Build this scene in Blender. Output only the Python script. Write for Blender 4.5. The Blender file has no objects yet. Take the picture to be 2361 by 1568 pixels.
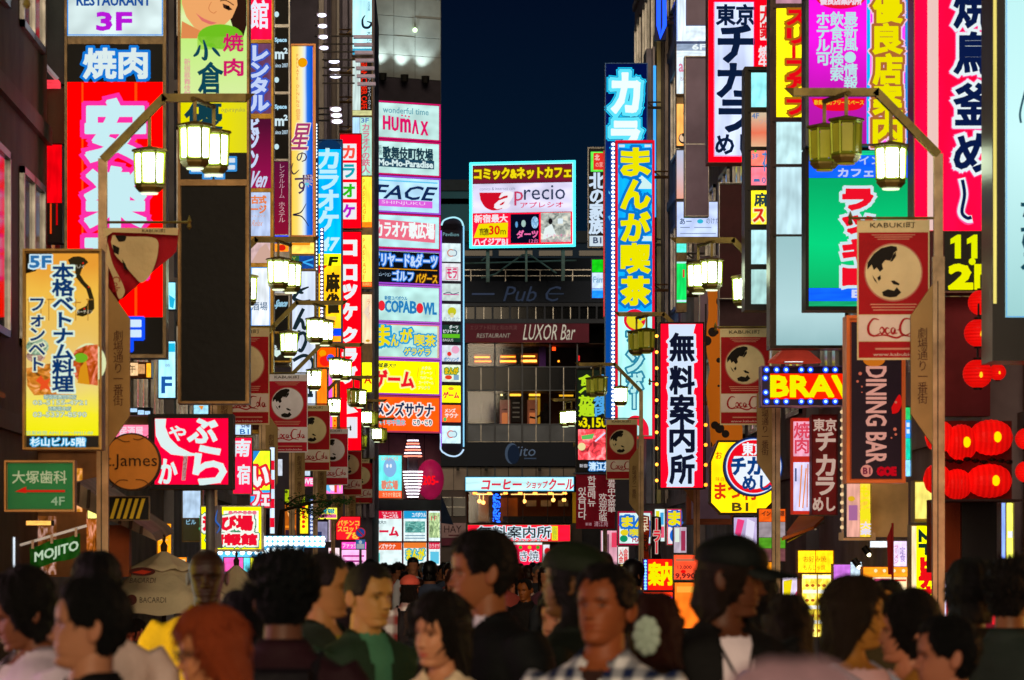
import bpy, math, random
from mathutils import Vector, Matrix
import numpy as np
rnd = random.Random(7)
S = bpy.context.scene
COL = S.collection
# ------------------------------------------------------------------ camera, world, sun, exposure
K = 9453.0; U0 = 1000.0; V0 = 1314.0; EYE = 1.65          # focal length in plan units, vanishing point, eye height
cam = bpy.data.cameras.new('camera'); cam_ob = bpy.data.objects.new('camera', cam); COL.objects.link(cam_ob)
cam.sensor_width = 36.0; cam.lens = 36.0*K/2361.0
cam.shift_x = (1180.5-U0)/2361.0; cam.shift_y = (V0-784.0)/2361.0
cam.clip_start = 0.3; cam.clip_end = 2500
cam_ob.location = (0, 0, EYE); cam_ob.rotation_euler = (math.pi/2, 0, 0)
cam.dof.use_dof = True; cam.dof.focus_distance = 72.0; cam.dof.aperture_fstop = 7.6; cam.dof.aperture_blades = 8
S.camera = cam_ob
W = bpy.data.worlds.new('World'); S.world = W; W.use_nodes = True
wn = W.node_tree.nodes; wl = W.node_tree.links; wn.clear()
wo = wn.new('ShaderNodeOutputWorld'); wb = wn.new('ShaderNodeBackground')
wc = wn.new('ShaderNodeTexCoord'); wsx = wn.new('ShaderNodeSeparateXYZ'); wr = wn.new('ShaderNodeValToRGB')
wl.new(wc.outputs['Generated'], wsx.inputs[0]); wl.new(wsx.outputs['Z'], wr.inputs[0]); wl.new(wr.outputs[0], wb.inputs[0]); wl.new(wb.outputs[0], wo.inputs[0])
wr.color_ramp.elements[0].position = 0.0; wr.color_ramp.elements[0].color = (0.003, 0.022, 0.046, 1)
wr.color_ramp.elements[1].position = 0.16; wr.color_ramp.elements[1].color = (0.0008, 0.0030, 0.017, 1)
wb.inputs[1].default_value = 0.75
sun = bpy.data.lights.new('city_glow', 'SUN'); sun_ob = bpy.data.objects.new('city_glow', sun); COL.objects.link(sun_ob)
sun.energy = 2.3; sun.angle = math.radians(32); sun.color = (1.0, 0.78, 0.52); sun_ob.rotation_euler = (math.radians(77), 0, math.radians(-2.5))
S.view_settings.view_transform = 'Standard'; S.view_settings.look = 'None'; S.view_settings.exposure = 0; S.view_settings.gamma = 1
S.view_settings.use_curve_mapping = False
S.cycles.use_denoising = True; S.cycles.max_bounces = 6; S.cycles.diffuse_bounces = 4; S.cycles.glossy_bounces = 3; S.cycles.caustics_reflective = False
S.cycles.sample_clamp_indirect = 2.0

# ------------------------------------------------------------------ colours and materials
def lin(h):
    if not isinstance(h, str): return tuple(h)
    h = h.lstrip('#'); r = []
    for i in (0, 2, 4):
        c = int(h[i:i+2], 16)/255.0
        r.append(c/12.92 if c <= 0.04045 else ((c+0.055)/1.055)**2.4)
    return tuple(r)
MC = {}
def newmat(key):
    m = bpy.data.materials.new(key); m.use_nodes = True; n = m.node_tree.nodes; n.clear()
    return m, n, m.node_tree.links, n.new('ShaderNodeOutputMaterial')
def glow(col, s=1.0, kind='flat', sample=False):
    k = ('g', col, s, kind, sample)
    if k in MC: return MC[k]
    m, n, l, o = newmat('glowing_'+kind); e = n.new('ShaderNodeEmission'); e.inputs[1].default_value = s
    c = lin(col)
    if sample and kind in ('lit', 'food') and s <= 1.01: s = .98+.9*(max(c)-min(c))/(max(c)+1e-6); e.inputs[1].default_value = s
    if kind == 'flat': e.inputs[0].default_value = (*c, 1)
    else:
        tc = n.new('ShaderNodeTexCoord'); mp = n.new('ShaderNodeMapping'); nz = n.new('ShaderNodeTexNoise'); mr = n.new('ShaderNodeMapRange')
        mx = n.new('ShaderNodeMix'); mx.data_type = 'RGBA'; mx.blend_type = 'MULTIPLY'; mx.inputs[0].default_value = 1
        l.new(tc.outputs['Generated'], mp.inputs[0]); l.new(mp.outputs[0], nz.inputs[0]); l.new(nz.outputs[0], mr.inputs[0]); l.new(mr.outputs[0], mx.inputs[7])
        if kind == 'lit':     # uneven tubes behind a milky face
            mp.inputs['Scale'].default_value = (2.2, 1, 1.6); nz.inputs['Scale'].default_value = 1.6; nz.inputs['Detail'].default_value = 1.0
            mr.inputs[1].default_value = .3; mr.inputs[2].default_value = .7; mr.inputs[3].default_value = .74; mr.inputs[4].default_value = 1.12
            mx.inputs[6].default_value = (*c, 1)
        elif kind == 'food':
            mp.inputs['Scale'].default_value = (3, 1, 3); nz.inputs['Scale'].default_value = 1.3; nz.inputs['Detail'].default_value = 6; nz.inputs['Distortion'].default_value = 1.2
            mr.inputs[1].default_value = .3; mr.inputs[2].default_value = .7; mr.inputs[3].default_value = .8; mr.inputs[4].default_value = 1.1
            rp = n.new('ShaderNodeValToRGB'); r = rp.color_ramp; r.elements[0].position = .3; r.elements[1].position = .72
            r.elements[0].color = (c[0]*.25, c[1]*.25, c[2]*.25, 1); r.elements[1].color = (min(1, c[0]*1.3+.25), min(1, c[1]*1.2+.2), min(1, c[2]+.2), 1)
            x = r.elements.new(.5); x.color = (*c, 1)
            l.new(nz.outputs[0], rp.inputs[0]); l.new(rp.outputs[0], mx.inputs[6])
        l.new(mx.outputs[2], e.inputs[0])
    l.new(e.outputs[0], o.inputs[0])
    m.cycles.emission_sampling = 'FRONT' if sample else 'NONE'
    MC[k] = m; return m
def ramp_glow(stops, s=1.0, axis='Z'):    # a print whose own colours blend across the panel (generated coordinates)
    k = ('r', tuple(stops), s, axis)
    if k in MC: return MC[k]
    m, n, l, o = newmat('blended_print'); e = n.new('ShaderNodeEmission'); e.inputs[1].default_value = s
    tc = n.new('ShaderNodeTexCoord'); sp = n.new('ShaderNodeSeparateXYZ'); rp = n.new('ShaderNodeValToRGB'); nz = n.new('ShaderNodeTexNoise'); ad = n.new('ShaderNodeMath'); ad.operation = 'MULTIPLY_ADD'
    nz.inputs['Scale'].default_value = 3.0; ad.inputs[1].default_value = .10
    l.new(tc.outputs['Generated'], sp.inputs[0]); l.new(tc.outputs['Generated'], nz.inputs[0]); l.new(nz.outputs[0], ad.inputs[0]); l.new(sp.outputs[axis], ad.inputs[2]); l.new(ad.outputs[0], rp.inputs[0])
    r = rp.color_ramp
    for i, (p, c) in enumerate(stops):
        el = r.elements[i] if i < 2 else r.elements.new(min(1, p+.05))
        el.position = min(1, p+.05); el.color = (*lin(c), 1)
    l.new(rp.outputs[0], e.inputs[0]); l.new(e.outputs[0], o.inputs[0]); m.cycles.emission_sampling = 'FRONT'
    MC[k] = m; return m
def paint(col, rough=.55, metal=0, kind='plain', scale=4.0, em=0):
    k = ('p', col, rough, metal, kind, scale, em)
    if k in MC: return MC[k]
    m, n, l, o = newmat('surface_'+kind); b = n.new('ShaderNodeBsdfPrincipled'); l.new(b.outputs[0], o.inputs[0])
    c = lin(col); b.inputs['Roughness'].default_value = rough; b.inputs['Metallic'].default_value = metal; b.inputs['Specular IOR Level'].default_value = .16 if kind != 'skin' else .22
    tc = n.new('ShaderNodeTexCoord'); nz = n.new('ShaderNodeTexNoise'); nz.inputs['Scale'].default_value = scale; nz.inputs['Detail'].default_value = 6
    l.new(tc.outputs['Object'], nz.inputs[0])
    rp = n.new('ShaderNodeValToRGB'); rp.color_ramp.elements[0].position = .3; rp.color_ramp.elements[1].position = .7
    v = .35 if kind == 'worn' else .15
    rp.color_ramp.elements[0].color = (c[0]*(1-v), c[1]*(1-v), c[2]*(1-v), 1); rp.color_ramp.elements[1].color = (min(1, c[0]*(1+v)), min(1, c[1]*(1+v)), min(1, c[2]*(1+v)), 1)
    l.new(nz.outputs[0], rp.inputs[0]); src = rp.outputs[0]
    if kind == 'plaid':
        sp = n.new('ShaderNodeSeparateXYZ'); l.new(tc.outputs['Object'], sp.inputs[0]); tot = None
        for ax in ('X', 'Z'):
            a = n.new('ShaderNodeMath'); a.operation = 'MULTIPLY'; a.inputs[1].default_value = scale*6.283; l.new(sp.outputs[ax], a.inputs[0])
            q = n.new('ShaderNodeMath'); q.operation = 'SINE'; l.new(a.outputs[0], q.inputs[0])
            g = n.new('ShaderNodeMath'); g.operation = 'MULTIPLY_ADD'; g.inputs[1].default_value = .9; g.inputs[2].default_value = .5; g.use_clamp = True; l.new(q.outputs[0], g.inputs[0])
            if tot is None: tot = g
            else:
                x = n.new('ShaderNodeMath'); x.operation = 'ADD'; l.new(tot.outputs[0], x.inputs[0]); l.new(g.outputs[0], x.inputs[1]); tot = x
        r2 = n.new('ShaderNodeValToRGB'); h = n.new('ShaderNodeMath'); h.operation = 'MULTIPLY'; h.inputs[1].default_value = .5; l.new(tot.outputs[0], h.inputs[0]); l.new(h.outputs[0], r2.inputs[0])
        r2.color_ramp.elements[0].color = (*c, 1); r2.color_ramp.elements[1].color = (.72, .70, .72, 1); y = r2.color_ramp.elements.new(.5); y.color = ((c[0]+.5)/2, (c[1]+.5)/2, (c[2]+.52)/2, 1)
        src = r2.outputs[0]
    if kind == 'spots':
        vz = n.new('ShaderNodeTexVoronoi'); vz.inputs['Scale'].default_value = scale; l.new(tc.outputs['Object'], vz.inputs[0])
        r2 = n.new('ShaderNodeValToRGB'); r2.color_ramp.interpolation = 'CONSTANT'; r2.color_ramp.elements[0].color = (.01, .006, .004, 1); r2.color_ramp.elements[1].color = (*c, 1); r2.color_ramp.elements[1].position = .36
        l.new(vz.outputs['Distance'], r2.inputs[0]); src = r2.outputs[0]
    if kind == 'skin':
        for el in rp.color_ramp.elements: el.color = (el.color[0]*.80, el.color[1]*.74, el.color[2]*.70, 1)
        at = n.new('ShaderNodeAttribute'); at.attribute_name = 'tone'; mx = n.new('ShaderNodeMix'); mx.data_type = 'RGBA'; mx.blend_type = 'MULTIPLY'; mx.inputs[0].default_value = 1
        l.new(rp.outputs[0], mx.inputs[6]); l.new(at.outputs['Color'], mx.inputs[7]); src = mx.outputs[2]
        b.inputs['Subsurface Weight'].default_value = .12; b.inputs['Subsurface Radius'].default_value = (.02, .008, .004); b.inputs['Subsurface Scale'].default_value = 1.0
    l.new(src, b.inputs['Base Color'])
    if em and kind not in ('worn', 'cloth', 'plaid', 'leaf', 'skin', 'hair'):
        l.new(src, b.inputs['Emission Color']); b.inputs['Emission Strength'].default_value = em; m.cycles.emission_sampling = 'NONE'  # own glow; on parts that are no lamps it stands in for lighting
    if kind in ('hair', 'cloth', 'worn', 'plaid', 'leaf'):
        bp = n.new('ShaderNodeBump'); nb = n.new('ShaderNodeTexNoise'); mp = n.new('ShaderNodeMapping')
        l.new(tc.outputs['Object'], mp.inputs[0]); l.new(mp.outputs[0], nb.inputs[0]); l.new(nb.outputs[0], bp.inputs['Height']); l.new(bp.outputs[0], b.inputs['Normal'])
        nb.inputs['Detail'].default_value = 4
        if kind == 'hair': mp.inputs['Scale'].default_value = (90, 90, 9); bp.inputs['Distance'].default_value = .012; bp.inputs['Strength'].default_value = .9
        elif kind == 'worn': nb.inputs['Scale'].default_value = 12; bp.inputs['Distance'].default_value = .01; bp.inputs['Strength'].default_value = .4
        else: nb.inputs['Scale'].default_value = 7; bp.inputs['Distance'].default_value = .03; bp.inputs['Strength'].default_value = .8
    MC[k] = m; return m
BRONZE = paint('#6a5840', .38, .6, 'worn', 6); BLACKM = paint('#151414', .5); STEEL = paint('#8a8884', .35, .8, 'worn'); GREYP = paint('#6c6a68', .5, .1, 'worn')

# ------------------------------------------------------------------ objects
def tag(o, label=None, cat=None, group=None, kind=None):
    if label: o['label'] = label
    if cat: o['category'] = cat
    if group: o['group'] = group
    if kind: o['kind'] = kind
    return o
def thing(name, label, cat, loc=(0, 0, 0), group=None, rz=0):
    o = bpy.data.objects.new(name, None); COL.objects.link(o); o.location = loc; o.rotation_euler = (0, 0, rz); o.empty_display_size = .1
    return tag(o, label, cat, group)
class MB:
    def __init__(s): s.v = []; s.f = []; s.mi = []
    def add(s, vs, fs, mi=0):
        b = len(s.v); s.v += [tuple(p) for p in vs]; s.f += [tuple(i+b for i in f) for f in fs]; s.mi += [mi]*len(fs); return s
    def box(s, a, b, mi=0):
        x0, y0, z0 = a; x1, y1, z1 = b
        return s.add([(x0,y0,z0),(x1,y0,z0),(x1,y1,z0),(x0,y1,z0),(x0,y0,z1),(x1,y0,z1),(x1,y1,z1),(x0,y1,z1)],
            [(0,3,2,1),(4,5,6,7),(0,1,5,4),(1,2,6,5),(2,3,7,6),(3,0,4,7)], mi)
    def tube(s, pts, r, n=8, mi=0, r2=None, cap=True):
        pts = [Vector(p) for p in pts]; rings = []
        for i, p in enumerate(pts):
            d = (pts[min(i+1, len(pts)-1)]-pts[max(i-1, 0)]).normalized()
            a = d.cross(Vector((0, 0, 1))); a = a.normalized() if a.length > 1e-3 else Vector((1, 0, 0)); b = d.cross(a)
            rr = r if not isinstance(r, (list, tuple)) else r[i]
            rings.append([p+a*rr*math.cos(6.2832*k/n)+b*rr*math.sin(6.2832*k/n) for k in range(n)])
        vs = [q for R in rings for q in R]; fs = []
        for i in range(len(rings)-1):
            for k in range(n): fs.append((i*n+k, i*n+(k+1) % n, (i+1)*n+(k+1) % n, (i+1)*n+k))
        if cap: fs.append(tuple(range(n-1, -1, -1))); fs.append(tuple(range((len(rings)-1)*n, len(rings)*n)))
        return s.add(vs, fs, mi)
    def ball(s, c, r, n=10, m=6, mi=0):
        vs = []; fs = []
        rx, ry, rz = r if isinstance(r, (tuple, list)) else (r, r, r)
        for j in range(m+1):
            t = math.pi*j/m
            for k in range(n): vs.append((c[0]+rx*math.sin(t)*math.cos(6.2832*k/n), c[1]+ry*math.sin(t)*math.sin(6.2832*k/n), c[2]+rz*math.cos(t)))
        for j in range(m):
            for k in range(n): fs.append((j*n+k, (j+1)*n+k, (j+1)*n+(k+1) % n, j*n+(k+1) % n))
        return s.add(vs, fs, mi)
    def lathe(s, prof, c=(0, 0, 0), n=16, mi=0, ph=0):
        vs = []; fs = []
        for r, z in prof:
            for k in range(n): vs.append((c[0]+r*math.cos(6.2832*(k+ph)/n), c[1]+r*math.sin(6.2832*(k+ph)/n), c[2]+z))
        for j in range(len(prof)-1):
            for k in range(n): fs.append((j*n+k, j*n+(k+1) % n, (j+1)*n+(k+1) % n, (j+1)*n+k))
        return s.add(vs, fs, mi)
    def mesh(s, name, mats, origin=(0, 0, 0), smooth=False):
        me = bpy.data.meshes.new(name); ox, oy, oz = origin
        me.from_pydata([(x-ox, y-oy, z-oz) for x, y, z in s.v], [], s.f)
        for m in (mats if isinstance(mats, (list, tuple)) else [mats]): me.materials.append(m)
        if any(s.mi): me.polygons.foreach_set('material_index', s.mi)
        if smooth: me.polygons.foreach_set('use_smooth', [True]*len(me.polygons))
        me.update(); return me
    def build(s, name, mats, parent=None, smooth=False):
        org = wloc(parent) if parent is not None else (0, 0, 0)
        o = bpy.data.objects.new(name, s.mesh(name, mats, org, smooth)); COL.objects.link(o)
        if parent is not None: o.parent = parent
        return o
def wloc(o):
    x, y, z = o.location
    if o.parent: a = wloc(o.parent); return (a[0]+x, a[1]+y, a[2]+z)
    return (x, y, z)
def inst(name, me, parent=None, loc=(0, 0, 0)):
    o = bpy.data.objects.new(name, me); COL.objects.link(o); o.location = loc
    if parent is not None: o.parent = parent
    return o
def PX(u, Y): return (u-U0)*Y/K
def PZ(v, Y): return EYE+(V0-v)*Y/K

# ------------------------------------------------------------------ glyphs
GC = {}
def glyph(s):
    if s in GC: return GC[s]
    c = bpy.data.curves.new('t', 'FONT'); c.body = s; c.resolution_u = 2
    o = bpy.data.objects.new('t', c); me = bpy.data.meshes.new_from_object(o)
    v = [(p.co.x, p.co.y) for p in me.vertices]; f = [tuple(p.vertices) for p in me.polygons]
    cnt = {}
    for q in f:
        for i in range(len(q)):
            e = (q[i], q[(i+1) % len(q)]); k = (min(e), max(e)); cnt[k] = cnt.get(k, 0)+1
    be = [k for k, n_ in cnt.items() if n_ == 1]
    bpy.data.objects.remove(o); bpy.data.curves.remove(c); bpy.data.meshes.remove(me)
    GC[s] = (v, f, be); return GC[s]
def bbox(v):
    return min(p[0] for p in v), min(p[1] for p in v), max(p[0] for p in v), max(p[1] for p in v)
EM = bbox(glyph('国')[0])
def thick(v, be, r):
    V = []; F = []
    for a, b in be:
        ax, ay = v[a]; bx, by = v[b]; dx, dy = bx-ax, by-ay; L = math.hypot(dx, dy)
        if L < 1e-6: continue
        dx *= r/L; dy *= r/L; k = len(V)
        V += [(ax-dx*.8-dy, ay-dy*.8+dx), (ax-dx*.8+dy, ay-dy*.8-dx), (bx+dx*.8+dy, by+dy*.8-dx), (bx+dx*.8-dy, by+dy*.8+dx)]; F.append((k, k+1, k+2, k+3))
    return V, F
def T(s, box, col, vert=False, bold=0, out=(), rot=0, sh=0, lay=1, name='lettering', em=False):
    """lettering laid out in a box on the face of its sign; returns print layers"""
    u0, v0, u1, v1 = box; cells = []
    if rot: W_, H_ = v1-v0, u1-u0
    else: W_, H_ = u1-u0, v1-v0
    if vert:
        n = len(s); h = (v1-v0)/n
        for i, ch in enumerate(s):
            if ch == ' ': continue
            g, f, be = glyph(ch); ew = EM[2]-EM[0]; eh = EM[3]-EM[1]; cx = (EM[0]+EM[2])/2; cy = (EM[1]+EM[3])/2
            P = []
            for x, y in g:
                x = (x-cx)/ew; y = (y-cy)/eh
                if ch in 'ー〜-|': x, y = -y, -x
                P.append((u0+(u1-u0)*(.5+x), v0+h*(i+.5)-y*h*.96))
            cells.append((P, f, be))
    else:
        g, f, be = glyph(s); b = bbox(g)
        if em: b = (b[0], EM[1], b[2], EM[3])
        P = []
        for x, y in g:
            xx = (x-b[0])/(b[2]-b[0]+1e-9)*W_; yy = (b[3]-y)/(b[3]-b[1]+1e-9)*H_
            xx += sh*(H_/2-yy)
            if rot > 0: P.append((u1-yy, v0+xx))
            elif rot < 0: P.append((u0+yy, v1-xx))
            else: P.append((u0+xx, v0+yy))
        cells.append((P, f, be))
    res = []; L = lay
    for r, c in out:
        V = []; F = []
        for P, f, be in cells:
            k = len(V); V += P; F += [tuple(i+k for i in q) for q in f]
            a, b = thick(P, be, r+bold); k = len(V); V += a; F += [tuple(i+k for i in q) for q in b]
        res.append((L, c, V, F, name)); L += 1
    V = []; F = []
    for P, f, be in cells:
        k = len(V); V += P; F += [tuple(i+k for i in q) for q in f]
        if bold: a, b = thick(P, be, bold); k = len(V); V += a; F += [tuple(i+k for i in q) for q in b]
    res.append((L, col, V, F, name)); return res
def R(u0, v0, u1, v1, col, lay=1, name='print'): return [(lay, col, [(u0, v0), (u1, v0), (u1, v1), (u0, v1)], [(0, 1, 2, 3)], name)]
def P(pts, col, lay=1, name='emblem'): return [(lay, col, list(pts), [tuple(range(len(pts)))], name)]
def E(cx, cy, rx, ry, col, lay=1, n=28, name='emblem'): return P([(cx+rx*math.cos(6.2832*i/n), cy+ry*math.sin(6.2832*i/n)) for i in range(n)], col, lay, name)
def L(pts, w, col, lay=1, name='emblem', taper=False):
    V = []; F = []; n = len(pts)
    for i, p in enumerate(pts):
        a = pts[max(i-1, 0)]; b = pts[min(i+1, n-1)]; dx, dy = b[0]-a[0], b[1]-a[1]; q = math.hypot(dx, dy) or 1
        ww = w/2*(1 if not taper else (.25+.75*math.sin(math.pi*(i+.6)/(n+.2))))
        V += [(p[0]-dy/q*ww, p[1]+dx/q*ww), (p[0]+dy/q*ww, p[1]-dx/q*ww)]
    for i in range(n-1): F.append((2*i, 2*i+1, 2*i+3, 2*i+2))
    return [(lay, col, V, F, name)]
def sm(pts, n=5):       # smooth a hand-drawn stroke
    out = []
    for i in range(len(pts)-1):
        p0 = pts[max(i-1, 0)]; p1 = pts[i]; p2 = pts[i+1]; p3 = pts[min(i+2, len(pts)-1)]
        for j in range(n):
            t = j/n; out.append(tuple(.5*(2*p1[k]+(p2[k]-p0[k])*t+(2*p0[k]-5*p1[k]+4*p2[k]-p3[k])*t*t+(-p0[k]+3*p1[k]-3*p2[k]+p3[k])*t**3) for k in (0, 1)))
    return out+[pts[-1]]

# ------------------------------------------------------------------ signs
def border(u0, v0, u1, v1, w, col, lay=1, name='print'):  # edge strip; blue ones paint in the colour fringe round bright panels
    return R(u0, v0, u1, v0+w, col, lay, name)+R(u0, v1-w, u1, v1, col, lay, name)+R(u0, v0+w, u0+w, v1-w, col, lay, name)+R(u1-w, v0+w, u1, v1-w, col, lay, name)
class Map:
    def __init__(s, uref, Y, slope): s.Y = Y; s.s = slope; s.X0 = PX(uref, Y)
    def pt(s, u, v, d):
        a = (u-U0)/K; X = a*(s.Y-s.X0*s.s)/(1-a*s.s); return (X, s.Y+(X-s.X0)*s.s+d, PZ(v, s.Y))
    def box(s, mb, u0, v0, u1, v1, d0, d1, mi=0):
        c = [s.pt(u, v, d) for v in (v1, v0) for u, d in ((u0, d0), (u1, d0), (u1, d1), (u0, d1))]
        mb.add(c, [(0,3,2,1),(4,5,6,7),(0,1,5,4),(1,2,6,5),(2,3,7,6),(3,0,4,7)], mi)
def layers(m, root, prints, base=-.042, lit=1.0, step=.005):
    g = {}
    for lay, col, V, F, nm in prints:
        g.setdefault((lay, col if isinstance(col, (str, tuple)) else id(col), nm), [col, []])[1].append((V, F))
    for (lay, c, nm), (col, lst) in g.items():
        mb = MB()
        for V, F in lst: mb.add([m.pt(u, v, base-step*lay) for u, v in V], F)
        mb.build(nm, glow(col, lit) if isinstance(col, (str, tuple)) else col, root)
def st_lit(c): return isinstance(c, str)
def sign(name, label, box, Y, panels=(), prints=(), frame=3, fcol=None, depth=.22, slope=0, group=None, cat='sign', lit=1.0, arm=0, cab=None):
    """box sign: housing, raised frame, lit faces, print; arm = +1/-1 a steel bracket to the wall on that side"""
    u0, v0, u1, v1 = box; m = Map(u0, Y, slope); fm = fcol or BRONZE
    base = m.pt((u0+u1)/2, v1, 0); t = thing(name, label, cat, base, group)
    mb = MB(); m.box(mb, u0, v0, u1, v1, 0, depth); mb.build('housing', cab or fm, t)
    if frame:
        mb = MB(); w = frame
        m.box(mb, u0, v0, u1, v0+w, -.075, -.001); m.box(mb, u0, v1-w, u1, v1, -.075, -.001)
        m.box(mb, u0, v0+w, u0+w, v1-w, -.075, -.001); m.box(mb, u1-w, v0+w, u1, v1-w, -.075, -.001); mb.build('frame', fm, t)
    for pi_, p in enumerate(panels):
        a, b, c, d = p[:4]; col = p[4]; kind = p[5] if len(p) > 5 else 'lit'; st = p[6] if len(p) > 6 else lit
        mb = MB(); m.box(mb, a, b, c, d, -.016-.003*pi_, -.002)
        mb.build('panel', glow(col, st, kind, True) if isinstance(col, str) else col, t)
    if 22 < Y < 112 and not slope and not (850 < (u0+u1)/2 < 1330) and (u1-u0) > 18:      # projecting signs are lit on their far side too
        for p in panels:
            a, b, c, d = p[:4]; col = p[4]
            if (c-a)*(d-b) < 900: continue
            if not isinstance(col, str) and not col.name.startswith(('glowing', 'blended')): continue
            mb = MB(); m.box(mb, a, b, c, d, depth+.002, depth+.016); mb.build('rear_panel', glow(col, 1.35 if st_lit(col) else 1.0, 'lit', True) if isinstance(col, str) else col, t)
    layers(m, t, prints, lit=lit)
    if not arm and v1-v0 > 110 and 62 < Y < 100 and not (850 < (u0+u1)/2 < 1330): arm = -1 if (u0+u1)/2 < 1000 else 1
    if arm:
        mb = MB(); wx = Map(u0, Y, slope).pt(u0 if arm < 0 else u1, v0, 0)[0]+arm*.3
        for fr in (.12, .5, .88) if (v1-v0) > 250 else (.25, .75):
            v = v0+(v1-v0)*fr; ue = u0 if arm < 0 else u1; x, y, z = m.pt(ue, v, depth*.5); (mb.tube([(x, y, z), (wx, y, z)], .035, 6), mb.tube([(x, y, z+.12), (wx, y, z+.12)], .02, 6), mb.tube([(x, y, z+.12), ((x+wx)/2, y, z)], .015, 5)) if (wx-x)*arm > .05 else None
        mb.build('bracket', BRONZE, t)
    return t
# ------------------------------------------------------------------ ground
def sheet(name, x0, x1, y0, y1, z, mat):
    mb = MB(); mb.add([(x0, y0, z), (x1, y0, z), (x1, y1, z), (x0, y1, z)], [(0, 1, 2, 3)]); return tag(mb.build(name, mat), kind='structure')
sheet('ground', -900, 900, -300, 1500, -.02, paint('#2a2928', .8, 0, 'worn', .5))
sheet('road', -2.95, 4.35, -40, 160, 0, paint('#3b3836', .55, 0, 'worn', 1.5))
sheet('cross_street', -60, 60, 160.2, 178, -.004, paint('#34332f', .6, 0, 'worn', 1.5))
for nm, a, b in (('pavement', -4.6, -2.95), ('pavement', 4.35, 6.6)):
    mb = MB(); mb.box((a, -40, -.01), (b, 160, .12)); tag(mb.build(nm, paint('#5a5550', .7, 0, 'worn', 2)), kind='structure')
for x in (-2.95, 4.35):
    mb = MB(); mb.box((x-.07, -40, -.01), (x+.07, 160, .135)); tag(mb.build('kerb', paint('#8a8680', .7, 0, 'worn', 3)), kind='structure')
mb = MB(); rr = random.Random(3)
for k in range(900):
    x = rr.uniform(-2.8, 4.2); y = rr.uniform(4, 60)
    mb.add([(x, y, .004), (x+rr.uniform(.02, .07), y+rr.uniform(-.02, .02), .006), (x+rr.uniform(0, .03), y+.04, .008)], [(0, 1, 2)])
tag(mb.build('litter', paint('#9a968c', .8)), kind='stuff')

# ------------------------------------------------------------------ buildings lining the street
def glass(tint='#10141a'):
    k = ('glass', tint)
    if k in MC: return MC[k]
    m, n, l, o = newmat('window_glass'); a = n.new('ShaderNodeBsdfTransparent'); g = n.new('ShaderNodeBsdfGlossy'); x = n.new('ShaderNodeMixShader')
    a.inputs[0].default_value = (.82, .84, .86, 1); g.inputs[0].default_value = (.9, .9, .9, 1); g.inputs['Roughness'].default_value = .04; x.inputs[0].default_value = .02
    l.new(a.outputs[0], x.inputs[1]); l.new(g.outputs[0], x.inputs[2]); l.new(x.outputs[0], o.inputs[0]); MC[k] = m; return m
DARKGL = paint('#0c1016', .08, .0)
def side_building(label, xf, side, y0, y1, h, wallc, storeys=3.2, winc='#15181c', lit=()):
    """side -1 = left of street; facade plane at x = xf"""
    t = thing('building', label, 'building', (xf, (y0+y1)/2, 0)); mb = MB(); xb = xf+side*9
    mb.box((min(xf, xb), y0, 0), (max(xf, xb), y1, h)); mb.build('wall', paint(wallc, .7, 0, 'worn', 1.2), t)
    mb = MB(); mb.box((min(xf-side*.15, xb), y0-.05, h), (max(xf-side*.15, xb), y1+.05, h+.5)); mb.build('roof', paint('#33312e', .8), t)
    n = max(2, int((y1-y0)/3.4)); k = 0
    for s_ in range(1, int(h/storeys)):
        mbb = MB(); z = s_*storeys; mbb.box((min(xf, xf-side*.06), y0+.02, z-.2), (max(xf, xf-side*.06), y1-.02, z-.02)); mbb.build('ledge', paint(wallc, .6, 0, 'plain', 2), t)
        for j in range(n):
            ya = y0+(j+.18)*(y1-y0)/n; yb = y0+(j+.82)*(y1-y0)/n; za = z+.7; zb = z+storeys-.7; k += 1
            f = MB(); xa = xf-side*.05
            for A, B in (((xa, ya, za), (xf, yb, za+.07)), ((xa, ya, zb-.07), (xf, yb, zb)), ((xa, ya, za), (xf, ya+.07, zb)), ((xa, yb-.07, za), (xf, yb, zb)), ((xa, (ya+yb)/2-.03, za), (xf, (ya+yb)/2+.03, zb))):
                f.box((min(A[0], B[0]), A[1], A[2]), (max(A[0], B[0]), B[1], B[2]))
            w = f.build('window', STEEL, t)
            g = MB(); g.box((min(xf-side*.02, xf), ya+.07, za+.07), (max(xf-side*.02, xf), yb-.07, zb-.07))
            g.build('pane', glow('#c8a060', .35, 'lit', False) if k % 7 in lit else DARKGL, w)
    return t
bL = side_building('dark stone clad building at the near left edge of the street', -4.15, -1, 12, 44, 24, '#6a5e4c')
side_building('brown tiled building on the left behind the tall red grill sign', -4.35, -1, 44.3, 66, 27, '#7c6a56', lit=(2,))
side_building('grey building on the left behind the rental room signs', -4.2, -1, 66.3, 84, 23, '#7a7678', lit=(3,))
side_building('narrow concrete building on the left behind the blue karaoke sign', -4.1, -1, 84.3, 104, 26, '#74707c')
bR = side_building('near right building behind the big pale cyan sign', 5.75, 1, 14, 40, 24, '#7a605c')
side_building('right hand building behind the magenta and green signs', 5.45, 1, 40.3, 58, 26, '#88787e', lit=(1,))
side_building('grey panelled building on the right behind the tall white Tokyo sign', 5.3, 1, 58.3, 80, 27, '#77727a')
side_building('right hand building beside the manga cafe sign', 5.1, 1, 80.3, 104, 22, '#8c8084', lit=(4,))
side_building('farthest building on the right before the crossing', 8.2, 1, 104.3, 150, 16, '#3c3a44')

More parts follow.
